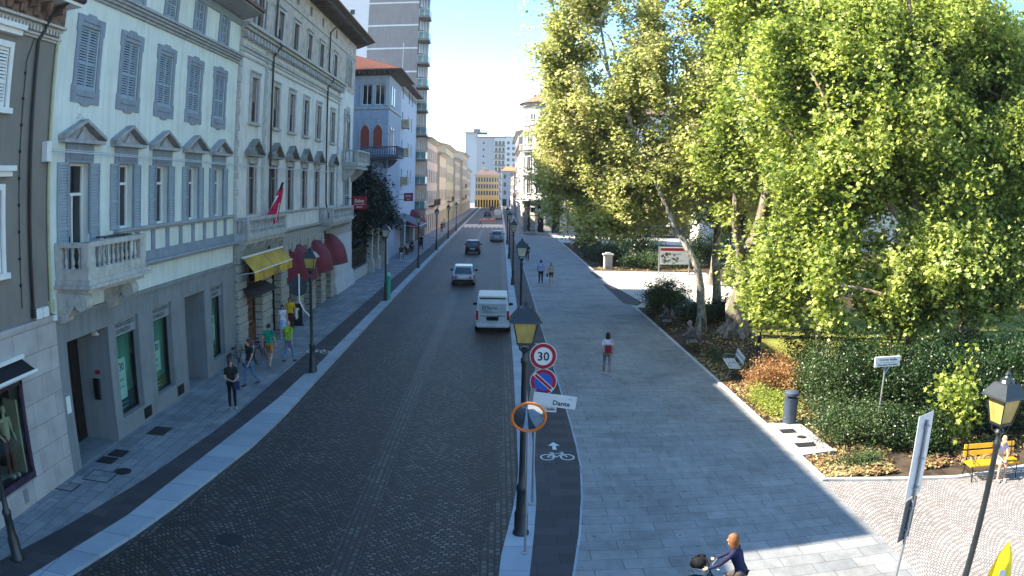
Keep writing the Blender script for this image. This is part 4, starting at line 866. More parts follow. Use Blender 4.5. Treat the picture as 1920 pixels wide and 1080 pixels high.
a = MB(); a.add([(-10, -1.2, 19.0), (1.3, -1.2, 19.0), (1.3, 10.6, 19.0), (-10, 10.6, 19.0), (-4.4, 4.6, 21.4), (-4.6, 4.6, 21.4)], [(0, 1, 4, 5), (1, 2, 4), (2, 3, 5, 4), (3, 0, 5)])
for k in range(46): x = -10+k*.245; f = max(0, 1-abs(x+4.4)/5.7); a.tube([(x, -1.22, 19.03), (x+(-4.5-x)*f*.0, -1.2+5.8*f, 19.03+2.4*f)], .05, 5)
for k in range(46): y = -1.2+k*.257; f = max(0, 1-abs(y-4.7)/5.9); a.tube([(1.32, y, 19.03), (1.3-5.7*f, y, 19.03+2.4*f)], .05, 5)
a.build('roof', m_roof, vil)
a = MB(); a.add([(-10, -1.2, 18.96), (1.3, -1.2, 18.96), (1.3, 10.6, 18.96), (-10, 10.6, 18.96), (-9, 0, 18.5), (0, 0, 18.5), (0, 9.5, 18.5), (-9, 9.5, 18.5)], [(0, 1, 5, 4), (1, 2, 6, 5), (2, 3, 7, 6), (3, 0, 4, 7)])
for k in range(18): a.box(-8.8+k*.52, -8.66+k*.52, -1.1, 0, 18.6, 18.82)
a.box(-10.02, 1.34, -1.24, -1.16, 18.9, 19.03); a.box(1.28, 1.36, -1.2, 10.6, 18.9, 19.03); a.build('eaves', MATS['dark eaves timber'], vil)
a = MB(); a.box(-9, .05, -.12, 0, 15.05, 15.3); a.box(0, .12, 0, 9.5, 15.05, 15.3); a.box(-9, .03, -.06, 0, 17.95, 18.1); a.box(-3, -.2, -.05, 0, 18.15, 18.4)
for x in (-2.9, -1.6, -.3): a.lathe([(.14, 0), (.1, .1), (.09, 1.8), (.16, 2.1)], (x, -.08, 15.4), 10)
for x in (-2.25, -.95):
    for k in range(9):
        q = math.pi*k/8; a.box(x-.5*math.cos(q)-.08, x-.5*math.cos(q)+.08, -.08, .0, 17.5+.28*math.sin(q), 17.62+.28*math.sin(q))
a.box(-.42, 0, -.06, 0, 15.3, 17.95); a.box(-3.2, -.25, -.04, 0, 14.1, 14.16); a.box(-3.2, -3.14, -.04, 0, 11, 14.1); a.box(-.31, -.25, -.04, 0, 11, 14.1)
a.build('stone_trim', m_vst, vil)
for x in (-2.25, -1.0+.05): window(vil, x, 15.5, 1.0, 2.1, m_white, deep=.25, transom=0)
for x in (-2.35, -1.05):
    f = MB(); pts = [(x-.5, 11.1), (x+.5, 11.1), (x+.5, 12.9), (x+.3, 13.3), (x, 13.55), (x-.3, 13.3), (x-.5, 12.9)]
    f.prism(pts, -.05, -.01); w_ = f.build('arched_shutter', plain('red brown shutter', (.26, .055, .035), .6, var=.1), vil); g = MB()
    for p, q in zip(pts[1:], pts[2:]+pts[:1]): g.tube([(p[0], -.07, p[1]), (q[0], -.07, q[1])], .06, 6)
    g.tube([(x, -.07, 13.55), (x, -.07, 14.0)], .05, 6); g.tube([(x-.16, -.07, 13.8), (x+.16, -.07, 13.8)], .05, 6); g.build('arch_frame', m_vst, w_)
for y in (1.6, 3.2): # street side openings
    f = MB(); f.box(.0, .08, y-.5, y+.5, 15.5, 17.6); o = f.build('street_window', m_vst, vil); MB().quad((.085, y-.38, 15.6), (.085, y+.38, 15.6), (.085, y+.38, 17.5), (.085, y-.38, 17.5)).build('pane', m_glass, o, fix=False)
    f = MB(); f.box(.0, .08, y-.42, y+.42, 11.1, 13.4); o = f.build('street_window', m_vst, vil); MB().quad((.085, y-.3, 11.2), (.085, y+.3, 11.2), (.085, y+.3, 13.3), (.085, y-.3, 13.3)).build('pane', m_glass, o, fix=False)
b = MB(); b.box(-2.6, 1.2, -1.2, 0, 10.15, 10.3); b.box(0, 1.2, 0, 3.2, 10.15, 10.3); b.box(-2.4, 1.0, -1.0, 0, 9.95, 10.15)
balustrade(b, (-2.6, -1.08), (1.1, -1.08), 10.3, .95, 14, .15); balustrade(b, (1.08, -1.1), (1.08, 3.2), 10.3, .95, 14, .15)
for x in (-1.9, -.2): b.prism_x([(0, 9.95), (-.95, 9.95), (-.5, 9.5), (0, 9.1)], x-.13, x+.13)
b.prism([(0, 9.95), (1.0, 9.95), (.6, 9.5), (0, 9.1)], .3, .56); b.build('balcony', plain('dark weathered balcony', (.12, .13, .16), .85, var=.2), vil, smooth=True)

# white block beyond the villa
blk = thing('apartment_block', 'plain pale blue-white block of flats with narrow dark windows beside the villa', 'building', (-11.1, 86.1, 0), R(90))
m_bw = plain('pale blue render', (.47, .52, .62), .85, var=.05, streak=.1)
cols = (1.8, 8.0, 11.2); zs = [3.4+k*3.25 for k in range(5)]
a = MB(); a.holes(0, 16.6, 0, 19.0, [(c-.5, c+.5, z+1.0, z+2.7, .2) for c in cols for z in zs[1:]]+[(1.3, 5.5, .1, 3.2, .6), (6.5, 15.5, .1, 3.2, .6)], deep=.2); a.quad((16.6, 0, 0), (16.6, 12, 0), (16.6, 12, 19), (16.6, 0, 19)); a.quad((0, 0, 0), (0, 12, 0), (0, 12, 19), (0, 0, 19)); a.build('wall', m_bw, blk, fix=False)
for i, c in enumerate(cols):
    for z in zs[1:]:
        window(blk, c, z+1.0, 1.0, 1.7, m_white, deep=.18, transom=0)
for z in zs[1:4]:
    b = MB(); b.box(.9, 2.8, -.8, 0, z+.8, z+.92); b.box(.9, 2.8, -.8, -.76, z+.95, z+1.75); b.box(.9, .94, -.8, 0, z+.95, z+1.75); b.build('balcony', plain('ochre balcony panel', (.45, .36, .24), .8), blk)
a = MB(); a.box(-.1, 16.6, -.9, .2, 19.0, 19.25); 
for k in range(16): a.box(.3+k, .7+k, -.03, 0, 18.1, 18.7)
a.build('eaves', plain('brown fascia', (.16, .12, .10), .8), blk)
for (a0, a1) in ((1.3, 5.5), (6.5, 15.5)): MB().quad((a0, .55, .1), (a1, .55, .1), (a1, .55, 3.2), (a0, .55, 3.2)).build('shop_glass', m_glass, blk, fix=False)

# ------------------------------------------------------------------ tower of flats
tw = thing('tower_block', 'tall grey tower of flats with stacked glass balconies along its street side', 'building', (-11.3, 103, 0), R(90))
m_tow = plain('grey beige cladding', (.30, .275, .265), .85, var=.07, scale=.8, streak=.15); H = 49.5
a = MB(); a.box(0, 16, 0, 6.9, 0, H); a.build('wall', m_tow, tw)
a = MB()
for k in range(15): a.box(-.03, 0, .0, 6.92, 3.0+k*3.3, 3.22+k*3.3)
a.build('floor_bands', m_white, tw)
a = MB(); a.box(-.02, 14, 6.9, 12.5, 0, H+3); a.build('rear_wing', plain('white tower render', (.74, .72, .72), .8, var=.03), tw)
for x, z in ((9.2, 31.2), (11.0, 31.1)):
    o = MB().box(-.06, -.02, x-.4, x+.4, z, z+.9).build('window', m_white, tw); MB().quad((-.065, x-.32, z+.08), (-.065, x+.32, z+.08), (-.065, x+.32, z+.82), (-.065, x-.32, z+.82)).build('pane', m_glass, o, fix=False)
m_bgl = glassy('green balcony glass', (.16, .24, .22), .2, .5); m_bsl = plain('balcony slab', (.20, .19, .19), .8)
fl_mesh = {}
for k in range(14):
    z = 4.2+k*3.3
    s_ = MB(); s_.box(0, 3.2, -1.5, 0, 0, .22); o = put('balcony', cached('twb', lambda: s_.mesh('balcony', m_bsl)), tw, (0, 0, z))
    def g1(): q = MB(); q.box(.02, .06, -1.46, -.8, .3, 1.2); q.box(.02, .06, -.76, -.1, .3, 1.2); q.box(.06, 3.2, -1.48, -1.44, .3, 1.2); return q.mesh('railing_panel', m_bgl)
    def g2():
        q = MB()
        for x in (-1.48, -.78, -.06): q.box(.0, .05, x-.02, x+.02, .22, 1.24)
        q.box(0, .05, -1.48, 0, 1.2, 1.24); 
        for j in range(2): q.tube([(.3+j*2.3, -1.47, .22), (.3+j*2.3, -1.47, 1.25)], .03, 5)
        return q.mesh('railing', m_white)
    def g3():
        q = MB(); rr = random.Random(5)
        for j in range(6): x = -.2-j*.2; q.add([(.12+.2*j, x, 1.5), (.12+.2*j, x-.12, 1.5), (.15+.2*j, x-.12+.1*rr.random(), 2.9), (.15+.2*j, x-.02, 2.9)], [(0, 1, 2, 3)])
        return q.mesh('curtain', m_white, fix=False)
    def g4(): return MB().box(.3, 15, -.55, 0, .22, 3.3).mesh('recess_shade', m_dk)
    put('railing_panel', cached('twp', g1), o); put('railing', cached('twr', g2), o); put('curtain', cached('twc', g3), o)
a = MB(); a.box(.4, 15, -.06, 0, 0, H); a.build('street_glazing', m_dk, tw)
a = MB(); a.tube([(-.05, 1.9, 20), (-.05, 1.9, 27)], .05, 5); a.tube([(-.05, 1.2, 26.2), (-.05, 2.7, 26.2)], .03, 5); a.build('mast', m_white, tw)
a = MB(); a.box(0, 16, -.2, 6.9, H, H+.4); a.build('roof', m_bsl, tw)
# rear building whose shadow falls over the garden
rb_ = thing('courtyard_building', 'plain building standing back behind the evergreen garden', 'building', (-27, 58, 0))
MB().box(-14, 0, -1, 20, 0, 28).build('wall', m_bankgrey, rb_); MB().box(-14.5, .5, -1.5, 20.5, 28, 28.4).build('roof', m_roof, rb_)

# ------------------------------------------------------------------ buildings farther up the street
m_roofd = plain('weathered dark tile', (.15, .095, .08), .85, var=.25, scale=4)
def small_window(w, h, mat, arch=False):
    def f():
        mb = MB(); mb.box(-w/2-.12, -w/2, -.06, .0, -.05, h+.12); mb.box(w/2, w/2+.12, -.06, 0, -.05, h+.12); mb.box(-w/2, w/2, -.06, 0, h, h+.12); mb.box(-w/2-.2, w/2+.2, -.14, 0, -.16, -.05)
        mb.cur = 1; mb.quad((-w/2, -.015, -.05), (w/2, -.015, -.05), (w/2, -.015, h), (-w/2, -.015, h)); mb.cur = 0; mb.box(-.03, .03, -.03, -.018, -.05, h)
        return mb.mesh('window', [mat, m_glass], fix=False)
    return cached(('sw', w, h, mat.name), f)
def row_building(label, x, y0, ln, h, col, floors, bays, side='L', balc=(), roofc=None, ground=3.9, cat='building', depth=12, trim=None, name='street_building', win=(1.0, 1.8)):
    rz = R(90) if side == 'L' else R(-90)
    t = thing(name, label, cat, (x, y0 if side == 'L' else y0+ln, 0), rz)
    wm = plain('render '+'%.2f%.2f%.2f' % col, col, .85, var=.07, streak=.1); tm = trim or plain('far trim stone', (.5, .46, .42), .85, var=.1)
    a = MB(); op = [((k+.2)*ln/bays, (k+.8)*ln/bays, .1, ground-.9, .7) for k in range(bays)]
    a.holes(0, ln, 0, h, op, deep=.7, back=False); a.quad((0, 0, 0), (0, depth, 0), (0, depth, h), (0, 0, h)); a.quad((ln, 0, 0), (ln, depth, 0), (ln, depth, h), (ln, 0, h)); a.quad((0, depth, 0), (ln, depth, 0), (ln, depth, h), (0, depth, h)); a.build('wall', wm, t, fix=False)
    a = MB(); moulding(a, -.1, ln+.1, h-.5, .5, .7, 3); a.box(-.05, ln+.05, -.15, 0, ground, ground+.25); a.box(0, .4, -.08, 0, ground+.25, h-.5); a.box(ln-.4, ln, -.08, 0, ground+.25, h-.5); a.build('cornice', tm, t)
    a = MB(); a.add([(-.3, -.9, h), (ln+.3, -.9, h), (ln+.3, depth+.5, h), (-.3, depth+.5, h), (2, depth/2, h+1.9), (ln-2, depth/2, h+1.9)], [(0, 1, 5, 4), (1, 2, 5), (2, 3, 4, 5), (3, 0, 4)]); r_ = a.build('roof', roofc or m_roofd, t)
    a = MB(); a.bev(ln*.3, ln*.3+.8, depth*.4, depth*.4+.8, h+1, h+2.9, .05); a.build('chimney', wm, r_)
    fh = (h-ground-1.0)/floors
    me = small_window(win[0], min(win[1], fh*.62), tm)
    for f in range(floors):
        for b in range(bays): put('window', me, t, ((b+.5)*ln/bays, 0, ground+.6+f*fh+fh*.12))
    for (f, b0, b1) in balc:
        a = MB(); u0, u1 = (b0+.1)*ln/bays, (b1+.9)*ln/bays; z = ground+.45+f*fh; a.box(u0, u1, -1.0, 0, z-.15, z)
        k = u0
        while k < u1: a.box(k, k+.05, -.98, -.93, z, z+1.0); k += .28
        a.box(u0, u1, -1.0, -.92, z+1.0, z+1.06); a.build('balcony', m_black, t)
    MB().quad((.2, .6, .1), (ln-.2, .6, .1), (ln-.2, .6, ground-.9), (.2, .6, ground-.9)).build('shop_glass', m_glass, t, fix=False)
    return t
row_building('rose and cream palace with a long dark iron balcony just past the tower of flats', -11.2, 119.5, 21, 15.0, (.60, .48, .42), 3, 6, balc=((0, 1, 4),), depth=12)
row_building('peach building with plain upper storey, second beyond the tower', -10.9, 141, 19, 13.6, (.66, .54, .40), 2, 5)
row_building('pale yellow building with a taller roofline in the middle of the left row', -11.2, 160.5, 30, 16.2, (.60, .54, .34), 3, 7, balc=((0, 2, 3),))
row_building('cream building with grey shutters farther along the left row', -10.9, 191, 26, 14.6, (.55, .52, .42), 3, 6)
row_building('tall ivory corner building standing forward in the left row', -10.4, 217.5, 32, 17.2, (.60, .55, .40), 4, 7, balc=((0, 0, 1), (1, 0, 1)))
row_building('small orange-pink building at the far end of the left row', -10.8, 250, 40, 13.5, (.62, .50, .40), 3, 8)
row_building('long white building lining the right side beyond the corner building', 4.3, 146, 45, 15.5, (.70, .66, .66), 4, 10, 'R', balc=((0, 1, 2), (1, 1, 2), (2, 4, 5)))
row_building('grey-pink building with a flat gable rising over the right row', 4.6, 192, 40, 21.5, (.42, .38, .40), 5, 9, 'R')
row_building('low white building far down the right side of the street', 4.3, 233, 65, 12, (.66, .62, .58), 3, 12, 'R')
t = row_building('yellow building with a red roof closing the view down the street', -11.0, 300, 9.4, 12.6, (.66, .44, .14), 3, 9, 'L', win=(.6, 1.7)); t.rotation_euler = (0, 0, 0); t.location = (-9.4, 300, 0)
row_building('building on the left side of the street behind the camera', -16.5, -45, 46, 12.5, (.30, .28, .26), 3, 9)
row_building('building closing the street behind the camera', 40, -62, 80, 16, (.34, .31, .28), 4, 16).rotation_euler = (0, 0, math.pi)
# distant slab of flats
fl = thing('apartment_tower', 'distant white and grey block of flats with balconies above the yellow building', 'building', (-17.8, 400, 0))
a = MB(); a.box(0, 6, 0, 12, 0, 35.9); a.build('wall', plain('far pale grey', (.50, .51, .53), .85, var=.04), fl)
a = MB(); a.box(6, 14.8, -1, 12, 0, 33.6); a.build('stair_wing', plain('far grey wall', (.40, .41, .43), .85, var=.05), fl)
a = MB(); a.box(14.8, 20.4, -1.5, 12, 0, 33.4); a.build('balcony_wing', plain('far white wall', (.6, .6, .61), .85, var=.05), fl)
a = MB(); a.box(-.3, 11, -1.2, 12, 35.9, 36.3); a.box(5.8, 20.6, -1.8, 12, 33.6, 34); a.box(4, 7.5, 2, 6, 36.3, 38.2); a.build('roof', m_bsl, fl)
for k in range(9):
    a = MB(); 
    for x in (15.2, 17.0, 18.8): a.box(x, x+1.2, -1.55, -1.48, 2.6+k*3.4, 4.6+k*3.4)
    a.build('window_row', m_glass, fl); a = MB(); a.box(14.9, 20.3, -2.6, -1.5, 1.9+k*3.4, 2.1+k*3.4); a.box(14.9, 20.3, -2.6, -2.5, 2.1+k*3.4, 2.7+k*3.4); a.build('balcony', m_bsl, fl)
    MB().box(9.0, 9.8, -1.06, -.98, 3+k*3.4, 3.9+k*3.4).build('stair_window', m_glass, fl)
fl = thing('apartment_tower', 'very distant white block of flats between the far tower and the right row', 'building', (6, 520, 0))
a = MB(); a.box(-3, 12, 0, 12, 0, 42); a.build('wall', plain('far white wall', (.6, .6, .61), .85, var=.05), fl)
for k in range(10):
    for j in range(4): MB().box(-1.5+j*3.4, .3+j*3.4, -.06, .0, 3+k*3.8, 5+k*3.8).build('window', m_glass, fl)
MB().box(-3.4, 12.4, -.4, 12, 42, 42.6).build('roof', m_bsl, fl)
row_building('low building with an orange roof glimpsed past the yellow building', .8, 330, 14, 15, (.35, .38, .45), 3, 5, 'L', roofc=plain('orange roof', (.6, .2, .08), .8)).rotation_euler = (0, 0, 0)

# ------------------------------------------------------------------ rounded corner building on the right
CX, CY, CR = 9.6, 129.5, 5.6
cb_ = thing('corner_building', 'sunlit white corner building with a rounded tower, conical tile roof and banded shop front', 'building', (CX, CY, 0))
m_cw = plain('white sunlit render', (.66, .63, .60), .85, var=.05, streak=.08); m_cp = plain('ochre panel render', (.62, .42, .22), .85, var=.08)
def cyl_wall(mb, r, z0, z1, a0, a1, n=20):
    for k in range(n):
        p, q = a0+(a1-a0)*k/n, a0+(a1-a0)*(k+1)/n
        mb.quad((r*math.cos(p), r*math.sin(p), z0), (r*math.cos(q), r*math.sin(q), z0), (r*math.cos(q), r*math.sin(q), z1), (r*math.cos(p), r*math.sin(p), z1))
A0, A1 = R(90), R(300)
a = MB(); cyl_wall(a, CR, 5.6, 21.3, A0+R(0), A1, 24); a.box(-5.45, 10, .3, 14, 5.6, 21); a.box(1.5, 26, -5.0, 10, 5.6, 19.5); a.build('wall', m_cw, cb_, fix=False)
a = MB()
for z, o, h in ((5.3, .9, .3), (9.2, .25, .25), (13.2, .7, .3), (17.6, .2, .2), (20.9, .55, .45)):
    cyl_wall(a, CR+o, z, z+h, A0, A1, 24)
    for zz in (z, z+h):
        for k in range(24):
            p, q = A0+(A1-A0)*k/24, A0+(A1-A0)*(k+1)/24
            a.quad((CR*math.cos(p), CR*math.sin(p), zz), (CR*math.cos(q), CR*math.sin(q), zz), ((CR+o)*math.cos(q), (CR+o)*math.sin(q), zz), ((CR+o)*math.cos(p), (CR+o)*math.sin(p), zz))
    a.box(2.6, 26, -5.0-o, -5.0, z, z+h)
a.build('cornice', m_stone, cb_, fix=False)
a = MB(); n = 28; rr = CR+1.0
vs = [(rr*math.cos(2*math.pi*k/n), rr*math.sin(2*math.pi*k/n), 21.35) for k in range(n)]+[(2.2*math.cos(2*math.pi*k/n), 2.2*math.sin(2*math.pi*k/n), 24.0) for k in range(n)]
a.add(vs, [(k, (k+1) % n, (k+1) % n+n, k+n) for k in range(n)]); a.add([(2, -5.6, 19.9), (26, -5.6, 19.9), (26, 10, 19.9), (5, 10, 19.9), (10, 2, 22.5), (22, 2, 22.5)], [(0, 1, 5, 4), (1, 2, 5), (2, 3, 4, 5), (3, 0, 4)]); r_ = a.build('roof', plain('brown roof tile', (.22, .13, .10), .85, var=.3, scale=4), cb_, fix=False)
a = MB(); a.lathe([(2.0, 23.9), (1.6, 24.1), (1.6, 25.4), (2.3, 25.5), (.1, 27.0)], n=16); a.build('lantern', m_cw, r_)
for fz, hh in ((6.6, 2.2), (10.2, 2.3), (14.6, 2.2)):
    for k in range(8):
        p = R(118)+k*R(23); o = put('window', small_window(1.0, hh, m_cw), cb_, (CR*math.cos(p)*1.012, CR*math.sin(p)*1.012, fz), p+R(90))
    for x in (5, 8, 11, 14, 17): put('window', small_window(1.0, hh, m_cw), cb_, (x, -5.02, fz))
for k in range(9): p = R(112)+k*R(21); put('attic_window', small_window(.7, .9, m_cw), cb_, (CR*math.cos(p)*1.012, CR*math.sin(p)*1.012, 18.6), p+R(90))
for fz in (9.45, 13.5):
    b = MB()
    for k in range(26):
        p = R(165)+k*R(3.6); b.tube([((CR+.85)*math.cos(p), (CR+.85)*math.sin(p), fz), ((CR+.85)*math.cos(p), (CR+.85)*math.sin(p), fz+1)], .035, 4)
    b.tube([((CR+.85)*math.cos(R(165)+k*R(3.6)), (CR+.85)*math.sin(R(165)+k*R(3.6)), fz+1) for k in range(26)], .06, 5)
    vs = []
    for k in range(26): p = R(165)+k*R(3.6); vs += [(CR*math.cos(p), CR*math.sin(p), fz), ((CR+.9)*math.cos(p), (CR+.9)*math.sin(p), fz)]
    b.add(vs, [(2*k, 2*k+1, 2*k+3, 2*k+2) for k in range(25)]); b.build('balcony', m_stone, cb_, fix=False)
for k, p in enumerate([R(110), R(150), R(188), R(222), R(250), R(276)]):
    a = MB()
    for j in range(9):
        rr_ = CR-.25+(.12 if j % 2 else 0); T = Matrix.Translation((rr_*math.cos(p), rr_*math.sin(p), j*.6)) @ Matrix.Rotation(p, 4, 'Z'); a.bev(-.4, .3, -.6, .6, .02, .57, .05, T=T)
    a.build('banded_pier', m_rus, cb_)
for x in (2.0, 6.2, 10.6, 15, 19.5):
    a = MB()
    for j in range(9): a.bev(x-.55-(.06 if j % 2 else 0), x+.55, -5.1-(.1 if j % 2 else 0), -4.5, j*.6+.02, j*.6+.58, .05)
    a.build('banded_pier', m_rus, cb_)
a = MB(); cyl_wall(a, CR-.6, 0, 5.5, A0, A1, 24); a.box(1.5, 26, -4.6, 10, 0, 5.6); sg = a.build('shop_glazing', m_glass, cb_, fix=False)
a = MB()
for x in (3.6, 8.0, 12.5, 17): a.box(x-.04, x+.04, -4.68, -4.6, 0, 4.6); a.box(x-1.3, x+1.3, -4.68, -4.6, 3.1, 3.2); a.box(x-1.3, x+1.3, -4.68, -4.6, .3, .4)
a.build('glazing_bars', m_cw, sg)
a = MB(); a.box(-4.6, -1.6, -5.2, -5.12, 3.5, 4.3); s_ = a.build('shop_sign', m_dk, cb_); a = MB(); text(a, 'CAFÈ', .75, -3.1, -5.21, 3.62, True, True); a.build('lettering', m_white, s_, fix=False)
a = MB(); a.lathe([(5.8, 0), (5.8, .15), (5.4, .15), (5.4, .3)], n=28); a.box(-2, 8, -5.9, -5.0, 0, .15); a.build('steps', m_stone, cb_)
a = MB(); a.box(-7.2, 3, -6.5, -5.0, 5.5, 5.6); a.build('canopy', m_cw, cb_)

# pale buildings glimpsed behind the park
row_building('long pale building behind the park trees', 30, 108, 70, 14, (.62, .6, .56), 4, 16, 'L').rotation_euler = (0, 0, 0)
row_building('cream building seen through gaps at the right edge of the park', 100, 42, 70, 13, (.62, .58, .50), 3, 14, 'R')
surf('car_park', [[(56, 52), (99, 52), (99, 106), (82, 106)]], -.01, m_pale)

# ------------------------------------------------------------------ street lamps
def amber():
    m, t, b = nodes_of('amber lantern glass'); n = N(t, 'ShaderNodeTexNoise', i_Scale=5, i_Detail=4); L(t, coords(t, (1, 1, .4)), n.inputs['Vector'])
    L(t, ramp(t, n.outputs[0], [(.3, (.34, .25, .07)), (.6, (.50, .39, .12))]), b.inputs['Base Color']); b.inputs['Roughness'].default_value = .25
    b.inputs['Transmission Weight'].default_value = 0.0; b.inputs['Subsurface Weight'].default_value = 0.0; return m
m_amb = amber(); m_opal = plain('opal lantern glass', (.55, .52, .42), .3, var=.1)
m_cast = plain('dark green-black cast iron', (.018, .024, .026), .38, .1, var=.3, spec=.6)
def lamp_meshes(cm, gm, key):
    def post():
        a = MB(); a.lathe([(.17, 0), (.17, .06), (.14, .1), (.14, .5), (.11, .58), (.10, 1.0), (.115, 1.05), (.115, 1.12), (.075, 1.18), (.062, 1.5), (.055, 3.7), (.075, 3.74), (.075, 3.82), (.05, 3.86), (.045, 3.95)], n=14); return a.mesh('post', cm, True)
    def head():
        a = MB()
        a.lathe([(.045, 3.93), (.10, 4.0), (.05, 4.06)], n=12); 
        for s in (-1, 1): a.tube([(0, 0, 3.98), (s*.1, s*.1, 4.02), (s*.12, s*.12, 4.14)], .014, 5); a.tube([(0, 0, 3.98), (s*.1, -s*.1, 4.02), (s*.12, -s*.12, 4.14)], .014, 5)
        a.flat([(-.15, -.15), (.15, -.15), (.15, .15), (-.15, .15)], 4.12, 4.16)
        for sx in (-1, 1):
            for sy in (-1, 1): a.tube([(sx*.145, sy*.145, 4.14), (sx*.225, sy*.225, 4.56)], .014, 5)
        def ringq(r, z, h): 
            for k in range(4):
                T = Matrix.Rotation(k*math.pi/2, 4, 'Z'); a.box(-r, r, -r-.014, -r+.014, z, z+h, T)
        ringq(.225, 4.55, .035)
        r = [(.31, 4.57), (.30, 4.60), (.17, 4.78), (.15, 4.80)]
        for (r0, z0), (r1, z1) in zip(r, r[1:]):
            for k in range(4): T = Matrix.Rotation(k*math.pi/2, 4, 'Z'); a.quad((-r0, -r0, z0), (r0, -r0, z0), (r1, -r1, z1), (-r1, -r1, z1), T)
        a.quad((-.31, -.31, 4.57), (.31, -.31, 4.57), (.31, .31, 4.57), (-.31, .31, 4.57)); a.lathe([(.15, 4.79), (.12, 4.84), (.07, 4.87), (.05, 4.9), (.065, 4.92), (.02, 4.97), (.012, 5.03)], n=12)
        return a.mesh('lantern', cm, fix=False)
    def glass():
        a = MB()
        for k in range(4): T = Matrix.Rotation(k*math.pi/2, 4, 'Z'); a.quad((-.135, -.135, 4.16), (.135, -.135, 4.16), (.215, -.215, 4.55), (-.215, -.215, 4.55), T)
        return a.mesh('lantern_glass', gm, fix=False)
    return cached('p'+key, post), cached('h'+key, head), cached('g'+key, glass)
def lamp(x, y, label, key='amber', sc=1.0, rz=0):
    t = thing('street_lamp', label, 'street lamp', (x, y, 0), rz, 'old-style lantern street lamps'); t.scale = (sc, sc, sc*.98)
    p, h, g = lamp_meshes(m_cast, m_amb if key == 'amber' else m_opal, key); put('post', p, t); l_ = put('lantern', h, t); put('lantern_glass', g, l_); return t
lamp(.54, 15.0, 'street lamp with amber lantern behind the round convex mirror', sc=1.02)
lamp(7.6, 9.0, 'amber street lamp leaning into the picture at the right edge', sc=.99, rz=R(8))
lamp(-7.21, 29.16, 'street lamp on the left kerb in front of the burgundy awnings')
lamp(-7.15, 49.15, 'street lamp on the left kerb next to the turquoise post', 'opal')
for k, (y, w) in enumerate(((69.7, 'beside the grey cafe awning'), (90, 'on the left kerb, third beyond the turquoise post'), (110.8, 'on the left kerb level with the tower of flats'), (131.2, 'on the left kerb just before the raised crossing'))): lamp(-7.15, y, 'street lamp '+w, 'opal')
lamp(1.06, 35.6, 'street lamp on the right kerb close to the person in dark clothes', 'opal')
for y, w in ((58, 'on the right kerb directly behind the one with a white-paned lantern'), (80, 'on the right kerb, slim behind two nearer ones'), (101, 'on the right kerb, farthest before the corner building')): lamp(1.1, y, 'street lamp '+w, 'opal')
lamp(-9.72, 11.2, 'street lamp cut off by the lower left corner of the picture')
lp_ = lamp(11.6, 32.4, 'black park lamp on the lawn beside the big plane trunk', 'amber', .95); lp_['group'] = 'park lamps'

# ------------------------------------------------------------------ foliage
RS = np.random.RandomState(11)
_wv = [(RS.normal(size=3)*f, RS.rand()*6.28) for f in (.35, .5, .7, .9, 1.2, 1.6)]
def wob(p):
    s = 0
    for w, ph in _wv: s = s+np.sin(p @ w+ph)
    return s/len(_wv)
LEAF = {'lobed': [(0, 0), (.42, -.02), (.30, .30), (.62, .52), (.24, .62), (0, 1.0), (-.24, .62), (-.62, .52), (-.30, .30), (-.42, -.02)],
        'oval': [(0, 0), (.26, .3), (.24, .65), (0, 1), (-.24, .65), (-.26, .3)]}
def leaf_mesh(name, cent, per, spread, size, mat, shape='oval', up=.6, droop=0.0):
    """real leaves in sprays: every spray centre gets `per` leaves round it, each leaf its own folded face"""
    P = np.repeat(cent, per, axis=0); n = len(P)
    P = P+RS.normal(size=(n, 3))*spread*np.array([1, 1, .75]); P[:, 2] -= droop*np.abs(RS.normal(size=n))
    nrm = RS.normal(size=(n, 3)); nrm[:, 2] = np.abs(nrm[:, 2])+up; nrm[:, 0] -= .25; nrm /= np.linalg.norm(nrm, axis=1)[:, None]
    a = np.cross(nrm, RS.normal(size=(n, 3))); a /= np.linalg.norm(a, axis=1)[:, None]; b = np.cross(nrm, a)
    s = size*(.6+.75*RS.rand(n))[:, None]
    sh = LEAF[shape]; k = len(sh); V = np.zeros((n, k, 3), np.float32)
    for i, (x, y) in enumerate(sh): V[:, i] = P+a*s*x+b*s*(y-.5)+nrm*s*(abs(x)*.28-.18*(y-.4)**2)
    me = bpy.data.meshes.new(name); me.vertices.add(n*k); me.vertices.foreach_set('co', V.reshape(-1))
    me.loops.add(n*k); me.loops.foreach_set('vertex_index', np.arange(n*k, dtype=np.int32)); me.polygons.add(n)
    me.polygons.foreach_set('loop_start', np.arange(0, n*k, k, dtype=np.int32)); me.polygons.foreach_set('loop_total', np.full(n, k, np.int32))
    me.materials.append(mat); me.update(calc_edges=True); return me
def sprays(blobs, n, shell=.5, thr=-.25, scale=1.0):
    w = np.array([b[3]*b[4]*b[5]*(b[6] if len(b) > 6 else 1) for b in blobs]); w = w/w.sum(); out = []
    while sum(len(o) for o in out) < n:
        i = RS.choice(len(blobs), size=4000, p=w); B = np.array([b[:6] for b in blobs])[i]
        d = RS.normal(size=(4000, 3)); d /= np.linalg.norm(d, axis=1)[:, None]; r = RS.rand(4000)**shell
        p = B[:, :3]+d*B[:, 3:6]*(r*(1+.18*RS.normal(size=4000)))[:, None]
        keep = wob(p*scale) > thr+.25*RS.rand(4000); out.append(p[keep])
    return np.concatenate(out)[:n]
